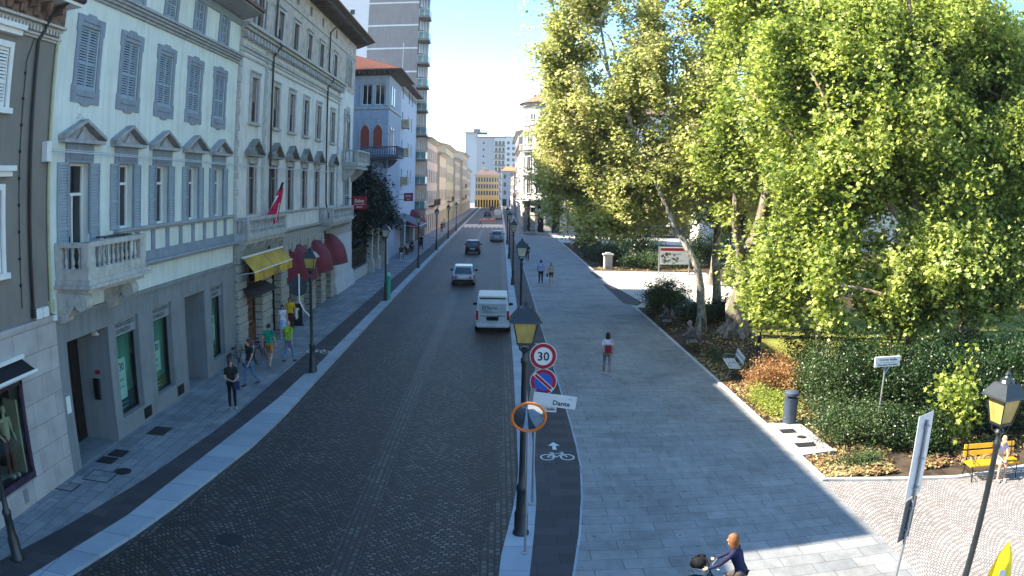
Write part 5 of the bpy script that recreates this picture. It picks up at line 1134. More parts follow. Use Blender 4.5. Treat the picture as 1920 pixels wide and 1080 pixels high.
def bark(name, c0, c1, c2, sc=3.0):
    m, t, b = nodes_of(name); v = coords(t, (1, 1, .45)); n = N(t, 'ShaderNodeTexVoronoi', i_Scale=sc); L(t, v, n.inputs['Vector'])
    n2 = N(t, 'ShaderNodeTexNoise', i_Scale=sc*3, i_Detail=6, i_Distortion=1.0); L(t, v, n2.inputs['Vector'])
    a = N(t, 'ShaderNodeMath', operation='MULTIPLY_ADD'); a.inputs[1].default_value = .5; L(t, n.outputs['Color'], a.inputs[0]); L(t, n2.outputs[0], a.inputs[2])
    L(t, ramp(t, a.outputs[0], [(.55, c0), (.75, c1), (.95, c2)]), b.inputs['Base Color']); b.inputs['Roughness'].default_value = .9
    bp = N(t, 'ShaderNodeBump', i_Strength=.8, i_Distance=.04); L(t, n2.outputs[0], bp.inputs['Height']); L(t, bp.outputs[0], b.inputs['Normal']); return m
m_plane = bark('plane tree bark', (.08, .07, .05), (.22, .20, .155), (.46, .44, .37)); m_rough = bark('rough old bark', (.09, .07, .05), (.20, .16, .125), (.34, .29, .24), 5)
m_pink = bark('pinkish bark', (.16, .10, .06), (.36, .25, .17), (.52, .42, .33))
YG = [(0, (.03, .05, .013)), (.3, (.10, .145, .028)), (.5, (.27, .33, .07)), (.75, (.47, .52, .14)), (1, (.64, .62, .30))]
m_leafN = leafmat('plane leaves near', YG, .45)
m_leafL = leafmat('plane leaves left', [(0, (.10, .11, .04)), (.3, (.26, .28, .09)), (.55, (.44, .47, .16)), (.78, (.60, .55, .28)), (1, (.54, .42, .32))], .48)
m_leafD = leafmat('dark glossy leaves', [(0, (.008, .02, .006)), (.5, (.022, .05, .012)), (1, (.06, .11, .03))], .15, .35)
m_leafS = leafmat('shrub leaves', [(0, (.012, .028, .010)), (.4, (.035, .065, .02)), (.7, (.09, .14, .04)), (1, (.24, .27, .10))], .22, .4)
m_leafO = leafmat('orange autumn leaves', [(0, (.14, .06, .025)), (.4, (.30, .14, .06)), (.7, (.44, .27, .11)), (1, (.38, .38, .15))], .3)
m_leafY = leafmat('yellow green ivy', [(0, (.10, .15, .02)), (.4, (.26, .32, .05)), (1, (.46, .48, .12))], .35)
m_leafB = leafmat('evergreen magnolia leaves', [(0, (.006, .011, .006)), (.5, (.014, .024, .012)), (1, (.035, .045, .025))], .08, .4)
def limb(mb, a, b, r0, r1, bend=.12, n=6):
    a, b = Vector(a), Vector(b); ln = (b-a).length; off = Vector((rnd.uniform(-1, 1), rnd.uniform(-1, 1), rnd.uniform(.2, 1)))*ln*bend; pts = []; rs = []
    for k in range(n+1):
        f = k/n; pts.append(a.lerp(b, f)+off*math.sin(math.pi*f)+Vector((rnd.uniform(-1, 1), rnd.uniform(-1, 1), 0))*ln*.012); rs.append(r0+(r1-r0)*f**.7)
    mb.tube(pts, rs, 7)
def tree(name, label, base, trunks, blobs, nspray, per, size, mat, bmat, shape='lobed', nlimb=34, spread=.42, shell=.55, thr=-.25, droop=0, group=None, scale=1.0, twig=.03):
    t = thing(name, label, 'tree', (base[0], base[1], 0), 0, group); T = Matrix.Translation((-base[0], -base[1], 0))
    mb = MB()
    for pts, r0, r1 in trunks:
        P = [Vector(p) for p in pts]; fine = []
        for i in range(len(P)-1):
            for k in range(4): f = k/4; fine.append(P[i].lerp(P[i+1], f))
        fine.append(P[-1]); n = len(fine); rs = []
        for i in range(n):
            f = i/(n-1); r = r0+(r1-r0)*f
            if pts[0][2] < .3: r *= 1+.55*math.exp(-fine[i].z/.45)
            rs.append(r*(1+.06*math.sin(i*2.1))); fine[i] = fine[i]+Vector((math.sin(i*1.3), math.cos(i*1.7), 0))*r*.12
        mb.tube(fine, rs, 12, T)
        if pts[0][2] < .3 and r0 > .3:
            for k in range(7): q = k*.9+.3; mb.tube([Vector(pts[0])+Vector((math.cos(q)*r0*.8, math.sin(q)*r0*.8, .55)), Vector(pts[0])+Vector((math.cos(q)*r0*1.9, math.sin(q)*r0*1.9, -.02))], [r0*.35, r0*.16], 6, T)
    mb.build('trunk', bmat, t, smooth=True)
    S = sprays(blobs, nspray, shell, thr, scale)
    lm = MB(); nodes = [Vector(p) for pts, _, _ in trunks for p in pts if p[2] > 1.5]; rad = [.0]*len(nodes)
    idx = RS.choice(len(S), size=min(nlimb, len(S)), replace=False); tips = sorted([Vector(S[i]) for i in idx], key=lambda v: min((v-n_).length for n_ in nodes))
    nn = list(nodes)
    for v in tips:
        q = min(nn, key=lambda n_: (n_-v).length+max(0, n_.z-v.z+.5)*1.2); ln = (v-q).length; o = len(lm.v)
        r0 = min(.16, twig*1.2+ln*.018); limb(lm, q, v, r0, twig*.4); nn.append(q.lerp(v, .5)); nn.append(v)
    lm.v = [(x-base[0], y-base[1], z) for x, y, z in lm.v]
    lm.build('limbs', bmat, t, smooth=True)
    put('crown', leaf_mesh('crown', S-np.array([base[0], base[1], 0]), per, spread, size, mat, shape, droop=droop), t)
    return t
PG = 'plane trees in the park'
# tree with the slanting trunk: the left part of the foliage
tree('plane_tree', 'plane tree with a pale slanting trunk whose thinning yellow-green crown hangs over the promenade', (10.7, 39.5),
     [([(10.7, 39.5, 0), (10.6, 39.5, 2.2), (10.25, 39.6, 3.6), (9.2, 40.2, 5.4), (8.5, 40.8, 7.2), (7.2, 42, 10.5), (6.0, 43.5, 14), (5.6, 44, 17)], .24, .06),
      ([(8.5, 40.8, 7.2), (9.5, 43, 11), (10, 44, 16)], .12, .04)],
     [(4.6, 45, 7.3, 2.4, 3.5, 2.7), (5.2, 45, 11, 3.1, 4, 3.2), (4.3, 45.5, 15.2, 2.2, 3.2, 3.0, .45), (8.3, 44, 8, 3.4, 4, 3.4), (9, 43.5, 13, 3.6, 4, 3.6), (7.5, 45, 17.5, 2.3, 3, 2.4, .55), (11.0, 43, 9.5, 3, 4, 3.4), (3.6, 45, 12.5, 1.7, 2.5, 2.6, 1.2), (3.3, 46, 8.5, 1.5, 2, 1.8, 1.2), (3.1, 45.5, 15.5, 1.5, 2.2, 2.4, .9), (4.0, 45, 19, 2.2, 2.5, 2.2, .6), (2.9, 45.5, 10.5, 1.2, 2, 1.6, 1.2), (5.0, 44, 5.6, 2, 2, 1.2), (6.3, 42.5, 5.6, 2.2, 2, 1.4), (10.6, 41, 8.2, 2.0, 2, 2.6), (5.5, 46, 18.8, 2.2, 2.5, 2, .5)],
     6200, 24, .175, m_leafL, m_plane, nlimb=90, spread=.28, group=PG, shell=.7, thr=-.06, scale=2.4, twig=.045)
tree('plane_tree', 'tall plane tree with a straight mottled pale trunk rising in the middle of the foliage', (12.7, 43.5),
     [([(12.7, 43.5, 0), (12.5, 43.5, 4), (12.6, 43.4, 8), (12.5, 43.3, 13), (12.4, 43, 18), (12.4, 43, 23)], .27, .10), ([(12.5, 43.4, 10.5), (9.6, 42.6, 12.2)], .14, .05), ([(12.5, 43.4, 6), (15, 44, 9.5)], .16, .06)],
     [(12, 45, 21, 4.5, 4.5, 4), (16, 46, 15, 4.5, 4.5, 4.5), (18, 46, 9, 4, 4, 4), (10.5, 46.5, 17.5, 3, 3, 3, .6), (9.3, 44, 22.5, 2.2, 2.5, 2.6, .6), (19, 47, 20, 5, 4, 5), (13.4, 44.5, 7.5, 2.4, 2.5, 2.6), (13.5, 45, 12.5, 3, 3, 3.4)],
     3600, 24, .19, m_leafL, m_plane, nlimb=60, spread=.32, group=PG, thr=-.02, scale=2.0)
tree('plane_tree', 'old plane tree with the thickest rough-barked trunk beside the promenade benches', (12.2, 38.0),
     [([(12.2, 38, 0), (12.2, 38, 1.5), (12.5, 37.9, 3.6), (13.2, 37.5, 6), (14, 37, 10), (14.5, 36.5, 16)], .62, .16), ([(12.4, 38, 3.2), (11.6, 37, 6), (11.2, 36, 11)], .3, .08)],
     [(14, 35.5, 12, 4.0, 4, 4), (13, 35, 18, 4.5, 4.5, 4.2), (17.5, 36, 8.5, 3.6, 3.6, 3.6), (19, 36, 15, 5, 5, 5), (11.3, 34.5, 6.3, 1.7, 2, 1.6, .7), (10.6, 35, 9.5, 2, 2, 2.4), (12.3, 34, 14, 2.6, 2.5, 2.6)],
     4200, 24, .18, m_leafN, m_rough, nlimb=60, spread=.3, group=PG, thr=-.02, scale=2.2)
tree('plane_tree', 'nearest plane tree with pinkish trunk and large bright yellow-green leaves filling the right side', (15.4, 25.2),
     [([(15.3, 25.2, 0), (15.5, 25.2, 1.4), (15.55, 25.2, 2.6), (15.9, 25.3, 4.2), (15.6, 25.6, 7), (16.2, 26, 11), (16.5, 27, 16)], .27, .1), ([(15.9, 25.3, 4.2), (18, 25.5, 7), (20.5, 26, 11)], .16, .06), ([(15.6, 25.5, 6), (13, 26, 8.5), (11.6, 27, 12)], .15, .05)],
     [(10.6, 28.2, 4.7, 1.9, 2.2, 1.9), (13.0, 25.5, 4.9, 2.5, 2.4, 2.0), (16.2, 24.0, 5.2, 2.8, 2.4, 2.1), (19.6, 24.5, 6.0, 2.8, 2.5, 2.3), (12, 27.5, 8.3, 2.8, 3, 2.8), (16, 25.5, 9.3, 3.3, 3, 3), (20.5, 25.5, 9.8, 3.4, 3.2, 3), (14, 28, 13, 3.6, 3.6, 3.3), (19, 28, 14.3, 4, 4, 3.6), (23.5, 27, 7.8, 2.8, 3, 3), (23.5, 28, 13.5, 3.5, 3.5, 3.2), (11.7, 29.5, 12, 2.4, 2.5, 2.6), (12.2, 24.6, 3.5, 1.7, 1.5, 1.1), (14.4, 24.2, 3.5, 1.5, 1.4, 1.1), (10.1, 27.6, 3.6, 1.4, 1.5, 1.3), (22.2, 24, 4.8, 2, 2, 1.6), (18, 23.5, 3.9, 1.8, 1.4, 1.0)],
     13000, 25, .165, m_leafN, m_pink, nlimb=110, spread=.27, group=PG, shell=.75, droop=.1, thr=-.12, scale=2.4)
tree('dark_tree', 'dark-trunked tree standing on the far lawn at the right', (28.2, 38.6), [([(28.2, 38.6, 0), (28.1, 38.6, 3), (28.3, 38.5, 7), (28, 38.5, 12)], .48, .14)],
     [(28, 39, 9, 5, 5, 3.4), (24, 40, 12, 5, 5, 4.5), (30, 38, 15, 6, 6, 5), (26, 42, 19, 6, 6, 5)], 1500, 22, .3, m_leafS, m_rough, group='trees farther back in the park', thr=-.3)
for k, (x, y, h, r, lb) in enumerate(((17, 60, 13, 4.5, 'tree behind the notice board in the shaded middle of the park'), (26, 72, 14, 6, 'broad tree at the back of the park behind the bright path'), (14.5, 84, 11, 4.5, 'darker tree near the far end of the park bed'), (38, 58, 14, 6, 'wide tree at the back right of the park'), (12.6, 98, 9, 3.2, 'small tree next to the corner building'), (47, 44, 13, 6, 'tree at the extreme right edge of the park'))):
    tree('park_tree', lb, (x, y), [([(x, y, 0), (x+.2, y, h*.4), (x, y+.3, h*.85)], .3, .1)], [(x, y, h*.62, r, r, h*.24), (x-r*.35, y, h*.8, r*.7, r*.7, h*.25), (x+r*.5, y+1, h*.5, r*.6, r*.6, h*.2)], 650, 20, .36, m_leafL if k in (4,) else m_leafS, m_rough, group='trees farther back in the park', nlimb=20, spread=.6, thr=-.35)
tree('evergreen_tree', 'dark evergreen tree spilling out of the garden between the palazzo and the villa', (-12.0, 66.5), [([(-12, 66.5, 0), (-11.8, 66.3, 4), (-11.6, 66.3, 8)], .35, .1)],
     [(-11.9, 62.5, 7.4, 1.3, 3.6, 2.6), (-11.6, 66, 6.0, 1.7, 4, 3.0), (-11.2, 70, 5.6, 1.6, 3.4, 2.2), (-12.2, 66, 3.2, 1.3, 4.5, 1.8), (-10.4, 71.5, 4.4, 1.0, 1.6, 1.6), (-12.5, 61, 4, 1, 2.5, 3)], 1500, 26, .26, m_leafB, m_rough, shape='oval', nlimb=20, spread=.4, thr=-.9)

def shrub(name, label, x, y, rx, ry, h, mat, n, size, per=26, group='shrubs of the park bed', shape='oval', lumps=7, cat='shrub', seed=0, spread=.16):
    t = thing(name, label, cat, (x, y, 0), 0, group); r2 = random.Random(seed+int(x*10)); bl = []
    for k in range(lumps):
        q = r2.uniform(0, 6.28); f = r2.uniform(.15, .75); hh = h*r2.uniform(.62, 1.0); bl.append((rx*f*math.cos(q), ry*f*math.sin(q), hh*.5, rx*r2.uniform(.35, .6), ry*r2.uniform(.35, .6), hh*.5))
    S = sprays(bl, n, .4, -.6, 2.5); S[:, 2] = np.maximum(S[:, 2], .06); S = S[wob(S*3.2+x) > -.36]
    mb = MB()
    for i in range(14): v = S[RS.randint(len(S))]; mb.tube([(v[0]*.2, v[1]*.2, 0), (v[0]*.6, v[1]*.6, v[2]*.55), tuple(v)], [.025, .018, .006], 5)
    mb.build('stems', m_rough, t); put('foliage', leaf_mesh('foliage', S, per, spread, size, mat, shape, up=.4), t); return t
shrub('shrub', 'orange and gold autumn shrub beside the white park bench', 10.35, 26.6, 1.3, 1.5, 1.5, m_leafO, 330, .075, lumps=10)
shrub('shrub', 'low pale yellow-green plants in front of the orange shrub', 9.6, 24.2, .8, 1.6, .6, m_leafY, 190, .065)
shrub('shrub', 'bright green rounded shrub between the orange shrub and the dark bed', 12.6, 26.6, 1.9, 1.9, 2.8, m_leafS, 950, .08, seed=2, lumps=12)
shrub('shrub', 'green shrub behind the grey litter bin', 11.3, 23.9, 1.5, 1.6, 2.5, m_leafS, 620, .075, seed=4, lumps=12)
shrub('shrub', 'grey-green low shrub just right of the litter bin', 11.0, 20.9, 1.5, 1.6, 1.4, m_leafS, 420, .07, seed=5, lumps=10)
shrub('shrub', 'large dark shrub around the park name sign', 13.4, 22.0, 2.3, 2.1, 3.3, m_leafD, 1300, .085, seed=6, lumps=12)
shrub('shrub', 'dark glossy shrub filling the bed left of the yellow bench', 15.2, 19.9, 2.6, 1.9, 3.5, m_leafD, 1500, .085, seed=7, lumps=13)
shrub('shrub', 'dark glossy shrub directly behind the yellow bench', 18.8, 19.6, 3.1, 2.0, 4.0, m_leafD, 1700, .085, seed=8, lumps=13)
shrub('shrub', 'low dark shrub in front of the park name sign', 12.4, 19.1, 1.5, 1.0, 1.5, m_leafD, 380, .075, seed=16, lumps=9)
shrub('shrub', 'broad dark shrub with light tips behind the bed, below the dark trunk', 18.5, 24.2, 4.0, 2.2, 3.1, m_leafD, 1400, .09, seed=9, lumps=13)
shrub('ivy_shoots', 'yellow-green broad-leaved shoots climbing in the middle of the dark shrubs', 13.7, 18.9, .9, .7, 2.7, m_leafY, 120, .16, 12, shape='lobed', seed=10, spread=.26, lumps=10)
shrub('shrub', 'half-lit bush left of the slanting plane trunk beside the bright path', 10.0, 45.0, 1.5, 1.6, 2.5, m_leafS, 520, .10, seed=12, lumps=10)
shrub('shrub', 'dark low bush behind the seated person in the shade', 11.1, 42.2, 1.0, 1.2, 1.6, m_leafD, 240, .11, seed=13)
shrub('ground_cover', 'patch of low green ground cover at the front of the bed', 10.2, 18.6, 1.2, .7, .3, m_leafS, 110, .06, seed=14, cat='ground cover'); shrub('ground_cover', 'patch of low ground cover under the old plane tree', 10.0, 33.0, 1.0, 2.2, .3, m_leafD, 160, .07, seed=15, cat='ground cover')
shrub('shrub', 'dark shrub mass closing the bright path on its right', 20.5, 57.5, 3.4, 7, 3.2, m_leafD, 620, .14, 24, 'bushes farther back in the park', seed=31, lumps=14, spread=.28)
for k, (x, y, rx, ry, h, m, lb) in enumerate(((11, 75, 1.6, 2.0, 2.6, m_leafD, 'dark bush behind the stone litter pedestal'), (13.5, 72, 1.8, 1.4, 2.0, m_leafS, 'sunlit bush left of the notice board'), (9.9, 82, 1.0, 3.5, 1.7, m_leafD, 'dark hedge bush along the shaded edge of the promenade'), (10.4, 92, 1.4, 4, 2.2, m_leafD, 'dark bush at the far end of the promenade edge'), (17.5, 73.5, 2.5, 1.4, 1.6, m_leafS, 'sunlit bush behind the notice board'), (14, 80, 3.5, 2, 4.2, m_leafD, 'tall dark laurel deep in the park bed'), (21, 76, 4, 2, 4.0, m_leafD, 'tall dark laurel behind the bright path'), (20, 50, 2.5, 1.4, 2.2, m_leafD, 'dark shrub at the far edge of the near lawn'), (30, 52, 5, 1.6, 1.8, m_leafS, 'clipped hedge behind the lawn'), (41, 52, 4, 1.5, 1.8, m_leafS, 'clipped hedge at the right end of the lawn'), (13.8, 42.5, 2, 1.2, 1.6, m_leafD, 'low dark shrub behind the old plane trunk'))):
    shrub('shrub', lb, x, y, rx, ry, h, m, 260 if k not in (5, 6, 8, 9) else 480, .15, 24, group='bushes farther back in the park', seed=20+k, spread=.28)
# fallen leaves
n = 8000; X = 8.62+np.abs(RS.normal(size=n))*2.6; Y = 17.5+RS.rand(n)*15
X2 = 9+RS.rand(5000)*6; Y2 = 30+RS.rand(5000)*16
X3 = 9.2+RS.rand(2200)*9; Y3 = 69.6+RS.rand(2200)*3; X4 = 8.6+RS.rand(4500)*9; Y4 = 17.4-.0*RS.rand(4500)+RS.rand(4500)**2*2.2
X = np.concatenate([X, X2, X3, X4]); Y = np.concatenate([Y, Y2, Y3, Y4]); k_ = ~((X < 9.85) & (Y > 19.2) & (Y < 22.6) & (RS.rand(len(X)) < .95)); k_ &= wob(np.stack([X*2.2, Y*2.2, X*0], 1)) > -.22+.3*RS.rand(len(X))-.12; X, Y = X[k_], Y[k_]; lim = np.where(X < 12.5, 17.5-(X-8.58)*.24, 16.5); Y = np.maximum(Y, lim+.03)
C_ = np.stack([X, Y, .01+RS.rand(len(X))*.07], 1)
m_lit = leafmat('fallen leaves', [(0, (.06, .035, .02)), (.3, (.19, .10, .045)), (.5, (.36, .22, .10)), (.75, (.36, .33, .12)), (1, (.55, .46, .30))], .1)
tag(put('fallen_leaves', leaf_mesh('fallen_leaves', C_, 1, .03, .095, m_lit, 'lobed', up=2.0)), 'brown and orange fallen leaves covering the park bed', 'fallen leaves', kind='stuff')

# ------------------------------------------------------------------ road signs and park furniture
m_galv = plain('galvanised steel', (.36, .37, .38), .45, .6, var=.1, spec=.5)
m_red = plain('sign red', (.36, .01, .03), .45, var=.03); m_sblue = plain('sign blue', (.02, .10, .42), .45, var=.03); m_sgn = plain('sign white', (.68, .69, .66), .45, var=.03); m_ora = plain('mirror orange', (.85, .20, .03), .35, var=.04)
def disc(mb, c, r, y, n=36, r0=0, sx=1.0):
    vs = []
    if r0:
        for k in range(n): a = 2*math.pi*k/n; vs += [(c[0]+r0*math.cos(a), y, c[1]+r0*math.sin(a)), (c[0]+r*math.cos(a), y, c[1]+r*math.sin(a))]
        mb.add(vs, [(2*k, 2*k+1, (2*k+3) % (2*n), (2*k+2) % (2*n)) for k in range(n)])
    else: mb.add([(c[0]+r*math.cos(2*math.pi*k/n), y, c[1]+r*math.sin(2*math.pi*k/n)) for k in range(n)], [tuple(range(n))])
def round_sign(parent, z, kind, x=.15):
    a = MB(); a.lathe([(.28, 0), (.295, .01), (.295, .02), (.28, .03)], n=36, T=Matrix.Translation((x, -.03, z)) @ Matrix.Rotation(R(90), 4, 'X')); p = a.build('sign_plate', m_galv, parent)
    a = MB(); disc(a, (x, z), .292, -.064); a.build('sign_face', m_sgn, p, fix=False)
    a = MB(); disc(a, (x, z), .278, -.067, r0=.2); a.build('red_ring', m_red, p, fix=False)
    if kind == '30': a = MB(); text(a, '30', .27, x, -.068, z-.095, True, True, .26); a.build('numerals', m_black, p, fix=False)
    else:
        a = MB(); disc(a, (x, z), .2, -.067); a.build('blue_disc', m_sblue, p, fix=False)
        a = MB(); a.box(-.27, .27, -.074, -.072, -.045, .045, Matrix.Translation((x, 0, z)) @ Matrix.Rotation(R(42), 4, 'Y')); a.build('white_edge', m_sgn, p); a = MB(); a.box(-.24, .24, -.078, -.076, -.03, .03, Matrix.Translation((x, 0, z)) @ Matrix.Rotation(R(42), 4, 'Y')); a.build('red_bar', m_red, p)
t = thing('road_sign', 'grey pole with round 30 sign and no-parking sign in front of the cycle lane', 'road sign', (.85, 16.65, 0))
a = MB(); a.tube([(0, 0, 0), (0, 0, 3.8)], .03, 10); a.lathe([(.09, 0), (.09, .03), (.04, .05)], n=12); a.build('pole', m_galv, t); round_sign(t, 3.53, '30'); round_sign(t, 2.96, 'np', .165)
t = thing('street_name_sign', 'tilted white street name plate reading Dante under the round signs', 'street sign', (.92, 16.5, 2.62), R(-4))
T = Matrix.Rotation(R(6.5), 4, 'Y'); a = MB(); a.box(-.12, .82, -.085, -.05, -.14, .14, T); p = a.build('plate', m_sgn, t)
a = MB(); text(a, 'Dante', .15, .5, -.09, -.09, True, True, .38, T=T); text(a, 'via', .06, .68, -.09, .06, True, T=T); a.build('lettering', m_black, p, fix=False)
a = MB(); a.box(-.2, -.08, -.06, .1, -.13, .19, T); a.box(-.2, -.17, -.08, .0, -.2, .2, T); a.build('clamp', m_galv, t)
a = MB(); a.box(-.02, .4, -.04, -.02, -.3, -.17, Matrix.Rotation(R(2), 4, 'Y')); p2 = a.build('lower_plate', m_sgn, t); a = MB(); text(a, 'Via Italia', .09, .02, -.045, -.27, False, True, .34); a.build('lettering', m_black, p2, fix=False)
def mirror_thing():
    t = thing('traffic_mirror', 'round convex traffic mirror with orange rim on a thin pole', 'mirror', (.60, 14.02, 0))
    a = MB(); a.tube([(0, 0, 0), (0, 0, 1.9), (-.01, .02, 3.0)], .024, 10); a.lathe([(.07, 0), (.07, .03), (.03, .05)], n=12); a.tube([(0, 0, .9), (0, 0, 1.3)], .034, 10); a.build('pole', m_galv, t)
    T = Matrix.Translation((0, -.1, 2.94)) @ Matrix.Rotation(R(16), 4, 'X')
    a = MB(); a.ring((0, 0, 0), .31, .026, 'y', 36, 8, T=T); a.build('rim', m_ora, t, smooth=True)
    vs = [(0, -.07, 0)]; fs = []; n = 32
    for j in range(1, 7):
        r = .3*j/6
        for k in range(n): q = 2*math.pi*k/n; vs.append((r*math.cos(q), -.07+.07*(j/6)**2, r*math.sin(q)))
    for k in range(n): fs.append((0, 1+k, 1+(k+1) % n))
    for j in range(5):
        for k in range(n): fs.append((1+j*n+k, 1+(j+1)*n+k, 1+(j+1)*n+(k+1) % n, 1+j*n+(k+1) % n))
    m, tt, b = nodes_of('mirror glass'); b.inputs['Metallic'].default_value = 1; b.inputs['Roughness'].default_value = .04; b.inputs['Base Color'].default_value = (.75, .78, .8, 1)
    a = MB(); a.add(vs, fs, T); a.build('mirror', m, t, smooth=True, fix=False)
    a = MB(); a.lathe([(.29, 0), (.2, .06), (.05, .09)], n=24, T=T @ Matrix.Rotation(R(-90), 4, 'X')); a.build('backing', m_ora, t)
mirror_thing()
# back of a tall sign on a thin pole at lower right
t = thing('road_sign', 'back of a tall narrow white sign panel on a thin pole at lower right', 'road sign', (6.72, 10.0, 0), R(0))
a = MB(); a.tube([(0, 0, 0), (0, 0, 3.85)], .03, 10); a.build('pole', m_galv, t)
T = Matrix.Rotation(R(30), 4, 'Z'); a = MB(); a.bev(-.27, .27, .03, .05, 2.55, 3.95, .006, T=T); a.build('upper_panel', plain('pale sign back', (.60, .64, .68), .4, .3, var=.1), t)
a = MB(); a.bev(-.2, .2, .03, .05, 1.75, 2.5, .006, T=T); a.build('lower_panel', plain('dark sign back', (.10, .11, .12), .5, .2, var=.2), t)
a = MB()
for z in (2.7, 3.2, 3.75, 1.95, 2.35): a.box(-.06, .06, -.04, .03, z-.02, z+.02, T)
a.build('clamps', m_galv, t)
# round sign seen from behind on a bent bracket
t = thing('round_sign', 'round dark sign back held by a bent white bracket on the left street lamp', 'road sign', (-7.25, 29.16, 2.2))
a = MB(); a.tube([(0, 0, 0), (-.25, -.02, .25), (-.42, -.04, .6), (-.42, -.04, 1.65)], .03, 8); a.build('bracket', m_white, t, smooth=True)
a = MB(); a.lathe([(.36, 0), (.38, .02), (.36, .04)], n=28, T=Matrix.Translation((-.5, .06, 1.15)) @ Matrix.Rotation(R(-90), 4, 'X')); a.build('disc', plain('dark grey disc', (.045, .06, .075), .5, var=.2), t)
# turquoise post
t = thing('turquoise_post', 'short turquoise post with rounded top next to the second left street lamp', 'post', (-6.98, 49.2, 0))
m_turq = plain('turquoise paint', (.03, .42, .33), .5, var=.06); a = MB(); a.lathe([(.14, 0), (.14, 1.45), (.15, 1.47), (.15, 1.55)], n=16); a.build('post', m_turq, t, smooth=True); a = MB(); a.lathe([(.12, 1.55), (.12, 1.68), (.06, 1.78)], n=16); a.build('cap', plain('pale turquoise', (.25, .55, .48), .5), t, smooth=True)
# notice board
t = thing('notice_board', 'large white notice board with a red stripe on two posts by the bright path', 'notice board', (14.1, 67.6, 0), R(10))
a = MB()
for x in (0.03, 3.0): MB().box(x-.05, x+.05, -.05, .05, 0, 2.45).build('post', m_galv, t)
a = MB(); a.bev(0.09, 2.94, -.04, .04, .85, 2.4, .01); p = a.build('panel', m_sgn, t)
a = MB(); a.box(.15, 2.88, -.048, -.043, 2.05, 2.3); a.build('red_stripe', m_red, p); a = MB(); text(a, 'Giardini Pubblici', .22, .25, -.05, 1.68, False, True, 1.9); text(a, 'Comune di Gorizia', .16, .25, -.05, 1.4, False, False, 1.5)
for k in range(3): a.box(.25, 2.5-.3*k, -.049, -.046, 1.2-k*.1, 1.225-k*.1)
a.build('lettering', plain('grey lettering', (.25, .25, .28), .7), p, fix=False)
# stone litter pedestal
t = thing('litter_bin', 'square pale stone litter bin with a flat lid beside the far park entrance', 'litter bin', (10.1, 71.6, 0))
a = MB(); a.bev(-.38, .38, -.38, .38, 0, 1.25, .04); a.bev(-.3, .3, -.41, -.38, .2, 1.1, .02); a.build('body', m_stone, t); a = MB(); a.bev(-.5, .5, -.5, .5, 1.25, 1.38, .03); a.bev(-.25, .25, -.25, .25, 1.38, 1.5, .03); a.build('lid', m_pst, t)
# grey litter bin
t = thing('litter_bin', 'dark blue-grey cylindrical litter bin at the corner of the pale utility slab', 'litter bin', (9.36, 22.5, 0))
m_bin = plain('blue grey bin paint', (.075, .10, .14), .45, .2, var=.08); a = MB(); a.lathe([(.2, 0), (.2, .05), (.235, .08), (.235, .85), (.245, .87)], n=24)
a.build('body', m_bin, t, smooth=True); a = MB(); a.lathe([(.25, .97), (.25, 1.05), (.2, 1.1), (.05, 1.12)], n=24)
for k in range(4): q = k*math.pi/2+.5; a.tube([(.2*math.cos(q), .2*math.sin(q), .85), (.2*math.cos(q), .2*math.sin(q), .99)], .02, 5)
a.build('lid', m_bin, t, smooth=True)
a = MB(); a.lathe([(.19, .8), (.19, .86)], n=16); a.build('liner', m_black, t)
# park name plate on a pole
t = thing('park_sign', 'small white park name plate on a slim pole among the dark shrubs', 'sign', (11.35, 19.9, 0), R(6))
a = MB(); a.tube([(0, 0, 0), (.05, 0, 2.45)], .028, 8); a.tube([(.05, 0, 2.15), (.22, 0, 2.4)], .02, 6); a.build('pole', m_galv, t)
a = MB(); a.bev(-.38, .62, -.03, .03, 2.55, 2.72, .01); a.bev(-.38, .62, -.03, .03, 2.42, 2.535, .01); p = a.build('plate', m_sgn, t); a = MB(); text(a, 'Corso Italia', .1, .12, -.036, 2.6, True, True, .7); text(a, 'Giardini Pubblici', .08, .12, -.036, 2.45, True, True, .8); a.build('lettering', m_black, p, fix=False)
# benches
def bench(name, x, y, rz, slat, label, frame=None, ln=1.9, curl=True):
    t = thing(name, label, 'bench', (x, y, 0), rz); fm = frame or m_black
    a = MB()
    for k in range(4): a.bev(-ln/2, ln/2, -.26+k*.13, -.155+k*.13, .42, .455, .008)
    a.build('seat', slat, t); a = MB()
    for k in range(2): T = Matrix.Translation((0, .30+k*.035, .58+k*.18)) @ Matrix.Rotation(R(-12), 4, 'X'); a.bev(-ln/2, ln/2, -.018, .018, 0, .13, .008, T=T)
    a.build('backrest', slat, t)
    for s in (-1, 1):
        a = MB(); x_ = s*(ln/2-.12)
        a.tube([(x_, -.3, 0), (x_, -.22, .4), (x_, .24, .4), (x_, .36, .9)], .02, 6); a.tube([(x_, .24, .4), (x_, .36, 0)], .02, 6); a.tube([(x_, -.22, .2), (x_, .3, .2)], .012, 5)
        if curl: a.tube([(x_, .28, .62), (x_, .0, .66), (x_, -.24, .64), (x_, -.3, .55), (x_, -.22, .5), (x_, -.15, .56)], .016, 6)
        a.build('end_frame', fm, t)
    return t
bench('park_bench', 13.6, 16.15, R(-7), plain('yellow bench slats', (.72, .36, .02), .5, var=.12), 'park bench with yellow slats and curled iron ends, lower right')
m_wb = plain('white bench paint', (.62, .62, .60), .5, var=.06)
bench('park_bench', 9.45, 29.6, R(-98), m_wb, 'white slatted park bench half in sunlight', m_galv)
bench('park_bench', 9.0, 34.9, R(-98), plain('weathered grey bench', (.20, .18, .16), .8, var=.2), 'shaded grey bench with one hunched person')
bench('park_bench', 9.0, 40.6, R(-98), plain('weathered grey bench', (.20, .18, .16), .8, var=.2), 'shaded grey bench near the path with a dark-haired person')
bench('park_bench', 9.35, 82.5, R(-98), plain('red bench slats', (.35, .03, .03), .6), 'red bench at the far shaded edge of the promenade')
